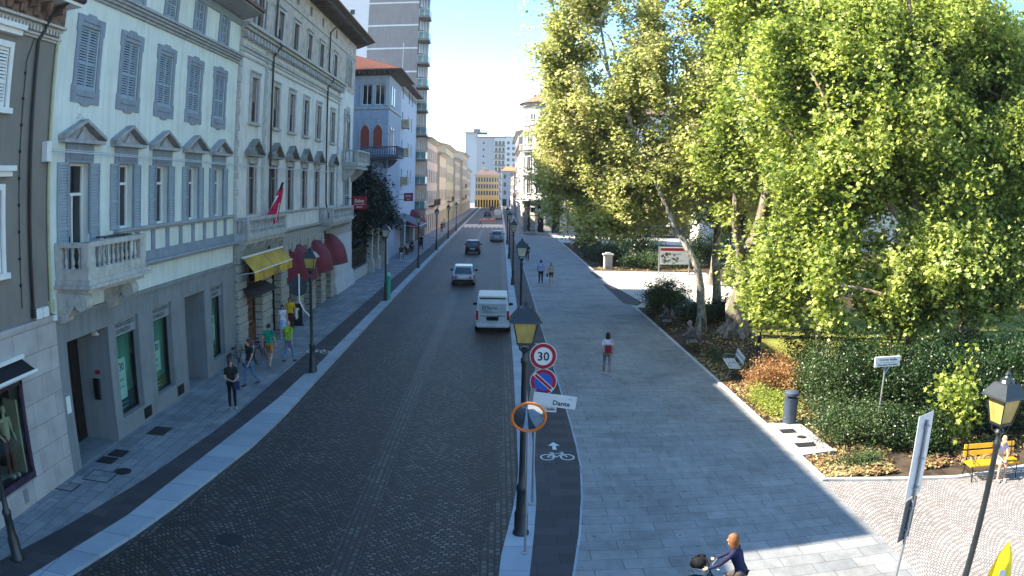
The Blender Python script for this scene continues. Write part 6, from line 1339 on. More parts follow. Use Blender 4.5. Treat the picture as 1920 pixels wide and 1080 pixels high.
# yellow folding board at the bottom right
t = thing('warning_board', 'yellow folding warning board cut off by the bottom edge at right', 'warning board', (9.42, 10.0, 0), R(-20))
a = MB(); 
for s in (-1, 1): a.add([(-.3, s*.25, .0), (.3, s*.25, .0), (.16, s*.02, 1.0), (.0, s*.01, 1.28), (-.16, s*.02, 1.0)], [(0, 1, 2, 3, 4)])
a.build('panels', plain('warning yellow', (.80, .66, .02), .4, var=.04), t, fix=False); a = MB(); a.add([(-.1, -.2, .3), (.1, -.2, .3), (.07, -.1, .72), (-.07, -.1, .72)], [(0, 1, 2, 3)]); a.build('white_label', m_sgn, t, fix=False, loc=(0, -.02, 0))
# black display board outside the shop
t = thing('advertising_board', 'black folding board with a pale figure outside the shops', 'advertising board', (-10.55, 39.3, 0), R(8))
a = MB(); a.bev(-.35, .35, -.04, .02, .1, 1.15, .02); a.bev(-.42, .42, -.25, .25, 0, .1, .02); p = a.build('board', m_black, t); a = MB(); a.add([(-.02, -.045, .3), (.12, -.045, .4), (.1, -.045, .75), (.2, -.045, .9), (.02, -.045, .95), (-.02, -.045, .7)], [(0, 1, 2, 3, 4, 5)]); a.build('figure', m_sgn, p, fix=False)
# cafe awning and far red dome
m_gaw = awning_mat('slate awning cloth', (.10, .12, .16))
t = thing('cafe_awning', 'large slate-grey pull-out awning over the cafe tables', 'awning', (-11.1, 86.8, 2.9), R(90))
a = MB(); a.add([(-3.6, -.05, 1.3), (4.6, -.05, 1.3), (4.6, -2.6, .15), (-3.6, -2.6, .15)], [(0, 1, 2, 3)]); a.add([(-3.6, -2.6, .15), (4.6, -2.6, .15), (4.6, -2.62, -.15), (-3.6, -2.62, -.15)], [(0, 1, 2, 3)]); a.build('fabric', m_gaw, t, fix=False); a = MB(); a.tube([(-3.6, -2.6, .16), (4.6, -2.6, .16)], .04, 6); a.tube([(-3.4, 0, .3), (-3.4, -2.5, .12)], .03, 5); a.tube([(4.4, 0, .3), (4.4, -2.5, .12)], .03, 5); a.build('frame', m_white, t)
dome(99.5, 6.5, 4.4, 2.2, 1.9, 'large burgundy dome awning beyond the slate cafe awning')['group'] = 'far awnings'
# cafe tables and parasol-dark chairs
for k, (x, y, lb) in enumerate(((-9.9, 79.5, 'nearest round cafe table'), (-10.0, 83.4, 'second round cafe table'), (-9.9, 87.2, 'third round cafe table under the awning'), (-10.1, 91, 'farthest round cafe table'))):
    t = thing('cafe_table', lb, 'table', (x, y, 0), 0, 'cafe tables on the pavement'); a = MB(); a.lathe([(.36, .71), (.36, .74)], n=18); a.build('table_top', m_sgn, t); a = MB(); a.lathe([(.2, 0), (.2, .03), (.03, .05), (.03, .71)], n=12); a.build('pedestal', m_black, t)
def chair(x, y, rz, lb):
    t = thing('cafe_chair', lb, 'chair', (x, y, 0), rz, 'cafe chairs on the pavement')
    MB().bev(-.21, .21, -.21, .21, .43, .46, .02).build('seat', m_dk, t); a = MB(); a.bev(-.2, .2, .18, .21, .6, .88, .02); a.tube([(-.19, .2, .45), (-.19, .22, .88)], .015, 5); a.tube([(.19, .2, .45), (.19, .22, .88)], .015, 5); a.build('backrest', m_dk, t)
    for sx in (-.18, .18):
        for sy in (-.18, .18): MB().tube([(sx, sy, 0), (sx, sy, .43)], .014, 5).build('leg', m_black, t)
for i, (x, y, lb) in enumerate(((-9.9, 79.5, 'nearest'), (-10.0, 83.4, 'second'), (-9.9, 87.2, 'third'), (-10.1, 91, 'farthest'))):
    chair(x+.1, y-.75, R(180), 'dark chair on the near side of the %s cafe table' % lb); chair(x-.1, y+.75, 0, 'dark chair on the far side of the %s cafe table' % lb)

# ------------------------------------------------------------------ bicycles
def bicycle(x, y, rz, label, col=(.03, .03, .035), lean=0, basket=False, z=0, group='bicycles parked against the palazzo corner'):
    t = thing('bicycle', label, 'bicycle', (x, y, z), rz, group); t.rotation_euler = (lean, 0, rz); fm = plain('bicycle paint %.2f%.2f%.2f' % col, col, .35, .2, var=.1)
    for nm, cx in (('wheel', -.52), ('wheel', .52)):
        a = MB(); a.ring((0, 0, 0), .33, .018, 'y', 28, 6); w = a.build(nm, m_black, t, loc=(cx, 0, .35)); a = MB()
        for k in range(12): q = k*math.pi/6; a.tube([(0, .02*(-1)**k, 0), (.31*math.cos(q), 0, .31*math.sin(q))], .0025, 3)
        a.ring((0, 0, 0), .31, .008, 'y', 24, 4); a.tube([(0, -.04, 0), (0, .04, 0)], .02, 8); a.build('spokes', m_galv, w)
    a = MB(); B, S, H, Rr, F = (-.05, 0, .3), (-.2, 0, .78), (.34, 0, .82), (-.52, 0, .35), (.52, 0, .35)
    for p, q, r in ((B, S, .016), (B, H, .018), ((-.17, 0, .7), (.35, 0, .74), .016), (Rr, B, .01), (Rr, S, .01), (H, F, .014), (H, (.3, 0, .98), .014), (S, (-.23, 0, .9), .013)): a.tube([p, q], r, 7)
    a.ring((-.05, .05, .3), .09, .008, 'y', 16, 4); a.tube([(-.05, .08, .3), (.05, .1, .18)], .01, 5); a.tube([(-.05, -.08, .3), (-.15, -.1, .42)], .01, 5)
    for cx in (-.52, .52): a.tube([(cx+.36*math.cos(q), 0, .35+.36*math.sin(q)) for q in np.linspace(R(30), R(165), 7)], .012, 4)
    a.build('frame', fm, t); a = MB(); a.add([(-.36, -.08, .93), (-.36, .08, .93), (-.1, .02, .94), (-.1, -.02, .94), (-.34, -.07, .87), (-.34, .07, .87)], [(0, 1, 2, 3), (0, 4, 5, 1), (4, 0, 3), (1, 5, 2)]); a.tube([(-.35, 0, .91), (-.1, 0, .93)], [.06, .025], 8); a.build('saddle', m_black, t)
    a = MB(); a.tube([(.12, -.27, 1.02), (.26, -.24, 1.04), (.31, 0, .98), (.26, .24, 1.04), (.12, .27, 1.02)], .012, 6); a.build('handlebar', m_galv, t)
    if basket:
        a = MB(); 
        for zz in (.62, .72, .82, .92): 
            w = .15+(zz-.62)*.12
            a.tube([(.42, -w, zz), (.72, -w, zz), (.72, w, zz), (.42, w, zz), (.42, -w, zz)], .006, 4)
        for k in range(5): 
            u = -.15+.075*k; a.tube([(.72, u, .62), (.72, u*1.25, .92)], .005, 4); a.tube([(.42, u, .62), (.42, u*1.25, .92)], .005, 4)
        a.box(.42, .72, -.15, .15, .61, .625); a.build('basket', m_galv, t)
    return t
bicycle(-10.25, 29.0, R(75), 'dark bicycle with its front wheel turned toward the bank, nearest of the parked ones', lean=R(-8))
bicycle(-9.95, 29.7, R(80), 'pale silver bicycle in the middle of the parked bicycles', (.4, .4, .42), lean=R(-6))
bicycle(-9.7, 30.5, R(84), 'black bicycle beside the green-shirted man', lean=R(-7)); bicycle(-9.95, 31.2, R(78), 'red-brown bicycle farthest of the parked bicycles', (.2, .05, .04), lean=R(-6))

# ------------------------------------------------------------------ vehicles
def paint(name, col, metal=.35):
    m, t, b = nodes_of(name); n = N(t, 'ShaderNodeTexNoise', i_Scale=2.5, i_Detail=5); L(t, coords(t), n.inputs['Vector']); L(t, ramp(t, n.outputs[0], [(.3, tuple(c*.85 for c in col)), (.7, col)]), b.inputs['Base Color'])
    b.inputs['Metallic'].default_value = metal; b.inputs['Roughness'].default_value = .32; b.inputs['Coat Weight'].default_value = .6; b.inputs['Coat Roughness'].default_value = .08; return m
m_tyre = plain('tyre rubber', (.012, .012, .013), .85, var=.2); m_lens = plain('red tail lamp', (.35, .01, .01), .2, var=.1, spec=.6); m_cglass = glassy('car glass', (.03, .038, .045), .05, .8); m_trim = plain('black plastic trim', (.018, .018, .02), .6)
def loft(mb, secs, close=True):
    n = len(secs[0]); o = len(mb.v); vs = [p for s in secs for p in s]
    fs = [(i*n+k, i*n+(k+1) % n, (i+1)*n+(k+1) % n, (i+1)*n+k) for i in range(len(secs)-1) for k in range(n)]
    if close: fs += [tuple(range(n-1, -1, -1)), tuple(range((len(secs)-1)*n, len(secs)*n))]
    mb.add(vs, fs)
def car(x, y, rz, label, ln, wd, ht, col, shape='hatch', plate=True, z=-.09, group=None, cat='car', name='parked_car', roofcol=None, metal=.35):
    """length along local y, rear at -y; body side profile and greenhouse lofted across the width"""
    t = thing(name, label, cat, (x, y, z), rz, group); pm = paint('paint '+label[:24], col, metal); hw = wd/2; hl = ln/2; gc = .17
    sh = .58*ht if shape != 'van' else .56*ht
    # body stations from rear to front: (y, half width, bottom, top)
    if shape == 'van': st = [(-hl, hw*.90, .42, sh), (-hl+.05, hw*.965, .30, sh+.01), (-hl+.3, hw, .24, sh+.03), (hl*.2, hw, .22, sh), (hl*.62, hw*.985, .22, sh-.04), (hl-.35, hw*.94, .24, sh-.18), (hl-.08, hw*.84, .3, sh-.32), (hl, hw*.7, .38, sh-.42)]
    else: st = [(-hl, hw*.84, .44, sh-.12), (-hl+.06, hw*.93, .32, sh-.02), (-hl+.35, hw*.99, .24, sh+.03), (0, hw, .22, sh), (hl*.45, hw*.99, .22, sh-.03), (hl-.4, hw*.93, .24, sh-.14), (hl-.1, hw*.82, .3, sh-.24), (hl, hw*.66, .36, sh-.34)]
    secs = []
    for (yy, w, b0, tp) in st:
        m_ = (b0+tp)/2; secs.append([(-w*.9, yy, b0), (-w, yy, b0+.12), (-w*1.0, yy, m_+.04), (-w*.97, yy, tp-.07), (-w*.9, yy, tp), (w*.9, yy, tp), (w*.97, yy, tp-.07), (w, yy, m_+.04), (w, yy, b0+.12), (w*.9, yy, b0)])
    a = MB(); loft(a, secs); body = a.build('body', pm, t, smooth=True)
    bv = body.modifiers.new('b', 'BEVEL'); bv.width = .02; bv.segments = 2; bv.limit_method = 'ANGLE'
    # greenhouse
    rr = {'van': (-hl+.03, -hl+.16, hl*.28, hl*.60), 'hatch': (-hl+.14, -hl+.62, hl*.12, hl*.52), 'wagon': (-hl+.1, -hl+.42, hl*.12, hl*.52), 'city': (-hl+.06, -hl+.34, hl*.2, hl*.62)}[shape]
    yb, yr, yf, yw = rr; base = sh-.02; tw = hw*.76 if shape != 'van' else hw*.86; bw = hw*.93
    def sec(yy, w, zz): return [(-w, yy, zz), (w, yy, zz)]
    a = MB(); B = [(-bw, yb), (bw, yb), (bw, yw), (-bw, yw)]; Tt = [(-tw, yr), (tw, yr), (tw, yf), (-tw, yf)]
    a.add([(p[0], p[1], base) for p in B]+[(p[0], p[1], ht-.06) for p in Tt], [(0, 1, 5, 4), (1, 2, 6, 5), (2, 3, 7, 6), (3, 0, 4, 7), (4, 5, 6, 7)]); gh = a.build('cabin', pm, t)
    bv = gh.modifiers.new('b', 'BEVEL'); bv.width = .05; bv.segments = 3; bv.limit_method = 'ANGLE'
    a = MB(); a.flat([(-tw*.96, yr+.05), (tw*.96, yr+.05), (tw*.94, yf-.04), (-tw*.94, yf-.04)], ht-.07, ht-.02); r_ = a.build('roof_panel', paint('roof '+label[:18], roofcol or col, .2), t); bv = r_.modifiers.new('b', 'BEVEL'); bv.width = .03; bv.segments = 2
    def face(nm, P, mat, inset=.1, off=.012, par=t, lo=.08, hi=.12):
        """a pane laid a little proud of a sloping cabin face given by its four corners"""
        P = [Vector(p) for p in P]; n_ = (P[1]-P[0]).cross(P[3]-P[0]).normalized(); q = []
        for u, v in ((inset, lo), (1-inset, lo), (1-inset, 1-hi), (inset, 1-hi)): lo_ = P[0].lerp(P[1], u); up_ = P[3].lerp(P[2], u); q.append(lo_.lerp(up_, v)+n_*off)
        a = MB(); a.add(q, [(0, 1, 2, 3)]); return a.build(nm, mat, par, fix=False)
    V = lambda p, zz: (p[0], p[1], zz)
    if shape != 'van' : face('rear_window', [V(B[0], base), V(B[1], base), V(Tt[1], ht-.06), V(Tt[0], ht-.06)], m_cglass, .09, .012)
    face('windscreen', [V(B[2], base), V(B[3], base), V(Tt[3], ht-.06), V(Tt[2], ht-.06)], m_cglass, .07)
    if shape != 'van':
        face('side_window', [V(B[1], base), V(B[2], base), V(Tt[2], ht-.06), V(Tt[1], ht-.06)], m_cglass, .1); face('side_window', [V(B[3], base), V(B[0], base), V(Tt[0], ht-.06), V(Tt[3], ht-.06)], m_cglass, .1)
    else:
        f1 = [(bw, yw*.35, base), V(B[2], base), V(Tt[2], ht-.06), (tw, yw*.35, ht-.06)]; face('side_window', f1, m_cglass, .08)
        f1 = [V(B[3], base), (-bw, yw*.35, base), (-tw, yw*.35, ht-.06), V(Tt[3], ht-.06)]; face('side_window', f1, m_cglass, .08)
    for sx in (-1, 1):
        for wy in (-hl*.62, hl*.62):
            a = MB(); T = Matrix.Translation((sx*(hw-.1), wy, .31)) @ Matrix.Rotation(R(90), 4, 'Y'); a.lathe([(.2, -.1), (.29, -.1), (.315, -.07), (.315, .07), (.29, .1), (.2, .1)], n=24, T=T); w = a.build('wheel', m_tyre, t, smooth=True)
            a = MB(); a.lathe([(.2, -.105), (.2, .105)], n=18, T=T); 
            for k in range(5): a.box(-.03, .03, -.19, .19, -.108, .108, T @ Matrix.Rotation(k*R(36), 4, 'Z'))
            a.build('rim', m_galv, w)
        a = MB(); s0 = hw*.93; 
        if shape == 'van': a.box(min(sx*hw*.80, sx*hw*.93), max(sx*hw*.80, sx*hw*.93), -hl-.03, -hl+.1, .72, 1.22)
        elif shape == 'city': a.bev(min(sx*hw*.66, sx*hw*.9), max(sx*hw*.66, sx*hw*.9), -hl-.03, -hl+.14, .62, .95, .02)
        else: a.add([(sx*hw*.52, -hl-.02, sh-.13), (sx*hw*.93, -hl+.03, sh-.13), (sx*hw*.95, -hl+.24, sh+.03), (sx*hw*.55, -hl+.05, sh-.0), (sx*hw*.54, -hl-.02, sh-.27), (sx*hw*.92, -hl+.02, sh-.27), (sx*hw*.99, -hl+.22, sh-.2)], [(0, 1, 5, 4), (0, 3, 2, 1), (1, 2, 6, 5)])
        a.build('tail_light', m_lens, t, fix=False)
        a = MB(); a.bev(-.11, .11, -.06, .06, 0, .15, .03); k = a.build('wing_mirror', m_trim, t, loc=(sx*(hw+.08), yw-.15, sh-.02)); MB().box(-.1, .1, -.02, .02, .02, .05).build('mirror_arm', m_trim, k, loc=(-sx*.08, 0, 0))
    a = MB(); a.bev(-hw*.86, hw*.86, -hl-.06, -hl+.12, .33, .5, .03); a.build('bumper', m_trim if shape in ('hatch', 'city') else pm, t)
    if plate:
        zz = .74 if shape == 'van' else sh-.34; yo = -hl-.075 if shape != 'van' else -hl-.03
        a = MB(); a.box(-.26, .26, yo, yo+.08, zz, zz+.12, None); p = a.build('number_plate', m_sgn, t)
        a = MB(); text(a, 'EW 391 KT', .1, 0, yo-.006, zz+.025, True, True, .42); a.build('lettering', m_black, p, fix=False)
    return t
van = car(-.25, 40.9, R(0), 'small white van with black lettering and a roof rack driving away', 4.3, 1.78, 1.83, (.52, .55, .57), 'van', cat='van', name='van', metal=.0)
a = MB(); a.bev(-.68, .68, -2.16, -2.12, 1.06, 1.62, .02, T=Matrix.Rotation(R(0), 4, 'X')); dp = a.build('tailgate_panel', paint('tailgate glass', (.42, .47, .50), .1), van)
a = MB(); text(a, 'Nuova', .12, -.5, -2.166, 1.42, False, True); text(a, 'Serre', .22, -.28, -2.166, 1.3, False, True, .5)
for k in range(3): a.box(-.48, .12-.1*k, -2.167, -2.165, 1.12+k*.05, 1.135+k*.05)
for k in range(3): a.box(-.52+k*.07, -.49+k*.07, -2.167, -2.165, 1.26, 1.52-k*.04)
a.build('lettering', m_ink, dp, fix=False)
a = MB(); a.box(-.64, .64, -2.175, -2.13, .93, .955); a.box(-.2, .2, -2.2, -2.14, .40, .43); a.box(-.3, .3, -2.18, -2.14, .7, .9); a.box(.28, .42, -2.2, -2.15, .93, .97); a.build('tailgate_trim', m_trim, van)
a = MB()
for yy in (-1.9, -.9, .2): a.bev(-.76, .76, yy-.03, yy+.03, 1.90, 1.95, .01); a.box(-.7, -.66, yy-.03, yy+.03, 1.78, 1.9); a.box(.66, .7, yy-.03, yy+.03, 1.78, 1.9)
a.bev(-.72, .72, -1.95, .3, 1.95, 2.0, .02); a.build('roof_rack', m_white, van); van.scale = (1, 1, .93)
car(-2.62, 59.6, R(1), 'silver hatchback driving away in the left of the lane', 4.1, 1.75, 1.47, (.42, .46, .50), 'hatch', name='car')
car(-2.85, 87.6, R(0), 'small black city car with a paler roof driving away', 3.6, 1.66, 1.52, (.012, .013, .012), 'city', name='car', roofcol=(.30, .33, .33))
car(-.25, 109.4, R(0), 'silver estate car near the raised crossing', 4.5, 1.78, 1.47, (.28, .30, .32), 'wagon', name='car')
car(-.3, 190, R(0), 'white van far up the street beyond the crossing', 5.0, 2.0, 2.2, (.6, .6, .58), 'van', name='van', cat='van', metal=0)
car(-3.0, 203, R(0), 'dark car far up the street beside the white van', 4.2, 1.75, 1.5, (.02, .02, .025), 'hatch', name='car')
car(-2.2, 262, R(0), 'tiny dark car at the far end of the street', 4.2, 1.75, 1.5, (.03, .03, .035), 'hatch', name='car')
for k, (x, y, c, lb) in enumerate(((60, 60, (.6, .6, .6), 'white car parked behind the park, leftmost'), (66, 61, (.03, .05, .2), 'dark blue car parked behind the park'), (72, 62, (.5, .5, .52), 'silver car parked behind the park'), (79, 63, (.6, .6, .58), 'white car parked behind the park, rightmost'))):
    car(x, y, R(20), lb, 4.3, 1.78, 1.5, c, 'hatch', z=0, group='cars parked behind the park')
# road works before the crossing
for k, (x, lb) in enumerate(((-2.9, 'white and orange works barrier left of the pair beyond the crossing'), (-1.3, 'white and orange works barrier in the middle of the lane beyond the crossing'))):
    t = thing('barrier', lb, 'barrier', (x, 166+k, -.09), 0, 'works barriers beyond the crossing'); a = MB(); a.box(-.6, .6, -.03, .03, .7, .95); a.box(-.6, .6, -.03, .03, .35, .55); a.build('boards', m_ora, t); a = MB()
    for q in range(3): a.box(-.45+q*.4, -.25+q*.4, -.04, -.032, .7, .95)
    a.build('white_bands', m_sgn, t)
    for s in (-.55, .55): MB().box(s-.03, s+.03, -.25, .25, 0, .95).build('leg', m_ora, t)

# ------------------------------------------------------------------ people: one continuous body each, clothes as zones of it
m_skin = plain('skin', (.50, .30, .21), .55, var=.06, scale=8)
def cloth(col): return plain('cloth %.2f %.2f %.2f' % col, col, .9, var=.3, scale=6, bump=1.0)
def capsule(mb, a, b, ra, rb, n=12, flat_=1.0):
    a, b = Vector(a), Vector(b); d = b-a; ln = d.length
    if ln < 1e-4: d = Vector((0, 0, 1)); ln = 1e-4
    q = d.to_track_quat('Z', 'X').to_matrix().to_4x4(); T = Matrix.Translation(a) @ q
    prof = []
    for k in range(5): t = -math.pi/2+math.pi/2*k/4; prof.append((max(.002, ra*math.cos(t)), ra*math.sin(t)))
    for k in range(5): t = math.pi/2*k/4; prof.append((max(.002, rb*math.cos(t)), ln+rb*math.sin(t)))
    mb.lathe(prof, n=n, T=T)
def person(label, x, y, rz, pose='stand', h=1.72, shirt=(.3, .3, .3), legs=(.1, .1, .12), shoes=(.03, .03, .03), hair=(.05, .03, .02), hairlen=0, sleeve='short', leglen='long', skirt=None, arms=None, z=0, vox=.013, lean=0, group=None, bald=False, cat='person', head_turn=0, skin=None):
    t = thing('person', label, cat, (x, y, z), rz, group); s = h/1.72; G = []   # (a, b, ra, rb, zone)
    P = dict(pel=(0, 0, .95), ch=(0, 0, 1.30), nk=(0, .0, 1.46), hd=(0, -.015, 1.605), sl=(-.185, 0, 1.41), sr=(.185, 0, 1.41), hl=(-.085, 0, .93), hr=(.085, 0, .93),
             kl=(-.095, 0, .50), kr=(.095, 0, .50), al=(-.1, .02, .09), ar=(.1, .02, .09), el=(-.24, .03, 1.14), er=(.24, .03, 1.14), wl=(-.25, -.05, .89), wr=(.25, -.05, .89))
    if pose == 'walk': P.update(kl=(-.095, -.14, .52), kr=(.095, .03, .50), al=(-.1, -.22, .10), ar=(.1, .30, .16), el=(-.24, .12, 1.16), er=(.24, -.06, 1.15), wl=(-.25, .12, .92), wr=(.25, -.22, .93))
    if pose == 'walk2': P.update(kr=(.095, -.12, .52), kl=(-.095, .02, .50), ar=(.1, -.18, .10), al=(-.1, .22, .13), er=(.24, .10, 1.16), el=(-.24, -.03, 1.15), wr=(.25, .08, .92), wl=(-.25, -.14, .92))
    if pose == 'sit': P.update(pel=(0, .05, .54), ch=(0, -.03, .90), nk=(0, -.10, 1.05), hd=(0, -.16, 1.18), sl=(-.18, -.07, 1.00), sr=(.18, -.07, 1.00), hl=(-.09, .03, .52), hr=(.09, .03, .52), kl=(-.12, -.38, .52), kr=(.12, -.38, .52), al=(-.12, -.36, .09), ar=(.12, -.36, .09), el=(-.21, -.20, .75), er=(.21, -.20, .75), wl=(-.06, -.36, .64), wr=(.06, -.38, .64))
    if pose == 'cycle': P.update(pel=(0, .05, 1.02), ch=(0, -.09, 1.34), nk=(0, -.15, 1.48), hd=(0, -.19, 1.62), sl=(-.18, -.13, 1.43), sr=(.18, -.13, 1.43), hl=(-.09, .04, .99), hr=(.09, .04, .99), kl=(-.11, -.30, .74), kr=(.11, -.16, .60), al=(-.11, -.22, .36), ar=(.11, .02, .20), el=(-.24, -.32, 1.22), er=(.24, -.32, 1.22), wl=(-.22, -.52, 1.09), wr=(.22, -.52, 1.09))
    if arms: P.update(arms)
    P = {k: Vector(v) for k, v in P.items()}; f = Vector((0, -1, 0))
    wst = P['pel'].lerp(P['ch'], .45)
    for dx in (-.07, .07): G += [(P['pel']+Vector((dx*.9, 0, 0)), wst+Vector((dx*.7, 0, 0)), .105, .088, 'L' if False else 'T'), (wst+Vector((dx*.7, 0, 0)), P['ch']+Vector((dx, 0, .0)), .09, .108, 'T')]
    G += [(P['hl'], P['hr'], .112, .112, 'G'), (P['sl']+Vector((.03, 0, 0)), P['sr']-Vector((.03, 0, 0)), .068, .068, 'T'), (P['ch'], P['nk'], .11, .06, 'T'), (P['nk']-Vector((0, 0, .02)), P['hd'], .052, .05, 'S')]
    for k in 'lr':
        sx = -1 if k == 'l' else 1
        S_, E_, W_ = P['s'+k], P['e'+k], P['w'+k]; zu = 'T' if sleeve != 'none' else 'S'; zl = 'T' if sleeve == 'long' else 'S'
        G += [(S_, S_.lerp(E_, .55), .056, .05, zu), (S_.lerp(E_, .55), E_, .046, .04, 'T' if sleeve == 'long' else 'S'), (E_, W_, .042 if zl == 'T' else .038, .034 if zl == 'T' else .026, zl)]
        d = (W_-E_).normalized(); a = d.cross(Vector((0, 1, 0)) if abs(d.y) < .8 else Vector((0, 0, 1))).normalized(); b = d.cross(a)
        if a.x < 0: a = -a
        G.append((W_, W_+d*.07, .026, .03, 'S'))
        for i, (o, l_) in enumerate(((-.026, .062), (-.009, .075), (.009, .07), (.025, .055))):
            p0 = W_+d*.085+b*o; p1 = p0+d*l_*.55-a*sx*.008; G += [(p0, p1, .010, .009, 'S'), (p1, p1+d*l_*.35-a*sx*.022, .009, .008, 'S')]
        G.append((W_+d*.03-b*.024, W_+d*.075-b*.058, .012, .009, 'S'))
        H_, K_, A_ = P['h'+k], P['k'+k], P['a'+k]
        zl2 = 'L' if leglen == 'long' else 'S'; rz_ = 1.12 if leglen == 'long' else 1.0
        G += [(H_, H_.lerp(K_, .75), .094, .066, 'L' if leglen != 'bare' else 'S'), (H_.lerp(K_, .75), K_, .064, .056*rz_, zl2), (K_, K_.lerp(A_, .35)+Vector((0, .02, 0)), .056*rz_, .056*rz_, zl2), (K_.lerp(A_, .35)+Vector((0, .02, 0)), A_+Vector((0, 0, .03)), .055*rz_, .038*rz_, zl2)]
        G += [(A_+Vector((0, .03, -.04)), A_+f*.15+Vector((0, 0, -.055)), .038, .034, 'F')]
    hd = P['hd']; Hm = Matrix.Rotation(head_turn, 3, 'Z')
    mb = MB()
    for a, b, ra, rb, zn in G: capsule(mb, a, b, ra, rb)
    mb.ball(hd+Vector((0, 0, .02)), (.078, .098, .112), 16, 12); mb.ball(hd+Hm @ Vector((0, -.045, -.055)), (.052, .05, .055), 12, 8)
    capsule(mb, hd+Hm @ Vector((0, -.092, .025)), hd+Hm @ Vector((0, -.112, -.015)), .012, .016, 8)
    for sx in (-1, 1): mb.ball(hd+Hm @ Vector((sx*.08, .005, 0)), (.012, .02, .03), 8, 6)
    if skirt:
        z1, z0, r1, r0 = skirt[1:]; mb.lathe([(r1*.8, z1), (r1, z1-.02), (r0, z0), (r0*.9, z0)], (0, P['pel'].y, 0), 18)
    o = mb.build('tmp', m_skin); md = o.modifiers.new('r', 'REMESH'); md.mode = 'VOXEL'; md.voxel_size = vox; sm = o.modifiers.new('s', 'SMOOTH'); sm.iterations = 2; sm.factor = .5
    dg = bpy.context.evaluated_depsgraph_get(); me = bpy.data.meshes.new_from_object(o.evaluated_get(dg)); bpy.data.objects.remove(o)
    me.name = 'body'; nv = len(me.polygons); cen = np.zeros(nv*3); me.polygons.foreach_get('center', cen); cen = cen.reshape(-1, 3); best = np.full(nv, 9.0); zone = np.zeros(nv, int)
    code = {'S': 0, 'T': 1, 'L': 2, 'F': 3, 'G': 2}
    for a, b, ra, rb, zn in G+[(hd+Vector((0, 0, -.05)), hd+Vector((0, 0, .08)), .085, .085, 'S')]:
        a = np.array(a); b = np.array(b); d = b-a; L2 = max(1e-9, d @ d); u = np.clip(((cen-a) @ d)/L2, 0, 1); q = a+u[:, None]*d; dist = np.linalg.norm(cen-q, axis=1)-(ra+(rb-ra)*u); k = dist < best; best[k] = dist[k]; zone[k] = code[zn]
    if skirt: zz = (cen[:, 2] < skirt[1]) & (cen[:, 2] > skirt[2]-.01) & (np.hypot(cen[:, 0], cen[:, 1]-P['pel'].y) > .0) & (np.abs(cen[:, 0]) < skirt[4]+.02) & ((zone == 2) | (best > .012)); zone[zz] = 4
    if pose not in ('sit', 'cycle'):
        zone[(zone == 1) & (cen[:, 2] < P['pel'].z-.03)] = 2
        if not skirt: zone[(zone == 2) & (cen[:, 2] > P['pel'].z+.02)] = 1
    me.materials.clear()
    for m in (skin or m_skin, cloth(shirt), cloth(legs), cloth(shoes), cloth(skirt[0]) if skirt else cloth(legs)): me.materials.append(m)
    me.polygons.foreach_set('material_index', zone.astype(np.int32)); me.polygons.foreach_set('use_smooth', [True]*nv); me.update()
    b_ = put('body', me, t); t.scale = (s, s, s)
    if not bald:
        hb = MB(); n1, n2 = 18, 12; vs = []
        for j in range(n2+1):
            for i in range(n1):
                a = 2*math.pi*i/n1; v = Hm @ Vector((math.cos(a), math.sin(a), 0)); front = max(0, -math.sin(a)); low = -.35+.75*front if hairlen < .05 else -.75+1.15*front
                p = math.pi/2-(math.pi/2-low)*j/n2; r = math.cos(p); w = 1+.05*math.sin(i*2.3+j*1.7)+.05*math.sin(i*5.1-j*.8)+(.12*j/n2 if hairlen > .07 else 0)
                vs.append(hd+Vector((v.x*.088*r*w, v.y*.108*r*w+.006, .028+.122*math.sin(p)-(hairlen*.9*(j/n2)**2*(1-front) if hairlen else 0))))
        hb.add(vs, [(j*n1+i, j*n1+(i+1) % n1, (j+1)*n1+(i+1) % n1, (j+1)*n1+i) for j in range(n2) for i in range(n1)]+[tuple(range(n1-1, -1, -1))]); hb.build('hair', plain('hair %.2f' % (hair[0]+hair[1]*2), hair, .6, var=.35, scale=25), t, smooth=True, fix=False)
    eb = MB()
    for sx in (-1, 1): eb.ball(hd+Hm @ Vector((sx*.03, -.088, .022)), (.011, .006, .006), 8, 5)
    eb.ball(hd+Hm @ Vector((0, -.097, -.052)), (.022, .006, .006), 8, 5); eb.build('face_features', plain('dark eyes and lips', (.10, .03, .025), .4), t)
    return t
def part_box(name, parent, dims, mat, r=.02): a = MB(); a.bev(*dims, r); return a.build(name, mat, parent)
WB = 'people on the left pavement'
p = person('woman in black top and trousers holding a dark blue bag at the pavement edge', -8.67, 23.45, R(35), 'stand', 1.66, (.015, .018, .016), (.012, .012, .015), (.5, .45, .42), (.10, .07, .05), .12, 'short', vox=.011, arms=dict(wl=(-.08, -.26, 1.06), wr=(.08, -.28, 1.08), el=(-.25, -.02, 1.12), er=(.25, -.02, 1.12)))
part_box('handbag', p, (-.02, .22, -.34, -.20, .74, 1.02), cloth((.02, .03, .10)), .03)
a = MB(); a.tube([(.1, -.27, 1.0), (.2, -.1, 1.3), (.12, 0, 1.47)], .01, 5); a.build('bag_strap', cloth((.02, .03, .10)), p)
p = person('person in black and white top and blue jeans walking past the parked bicycles', -9.0, 26.5, R(-35), 'walk', 1.74, (.03, .035, .03), (.10, .17, .30), (.05, .05, .05), (.06, .04, .03), .06, 'short', vox=.012)
part_box('shoulder_bag', p, (-.36, -.22, -.1, .16, .82, 1.15), cloth((.45, .43, .40)), .03)
person('man in green T-shirt and orange shorts seen from behind', -9.15, 29.6, R(170), 'walk2', 1.76, (.01, .28, .16), (.52, .19, .05), (.25, .22, .2), (.03, .03, .03), 0, 'short', 'short', vox=.012)
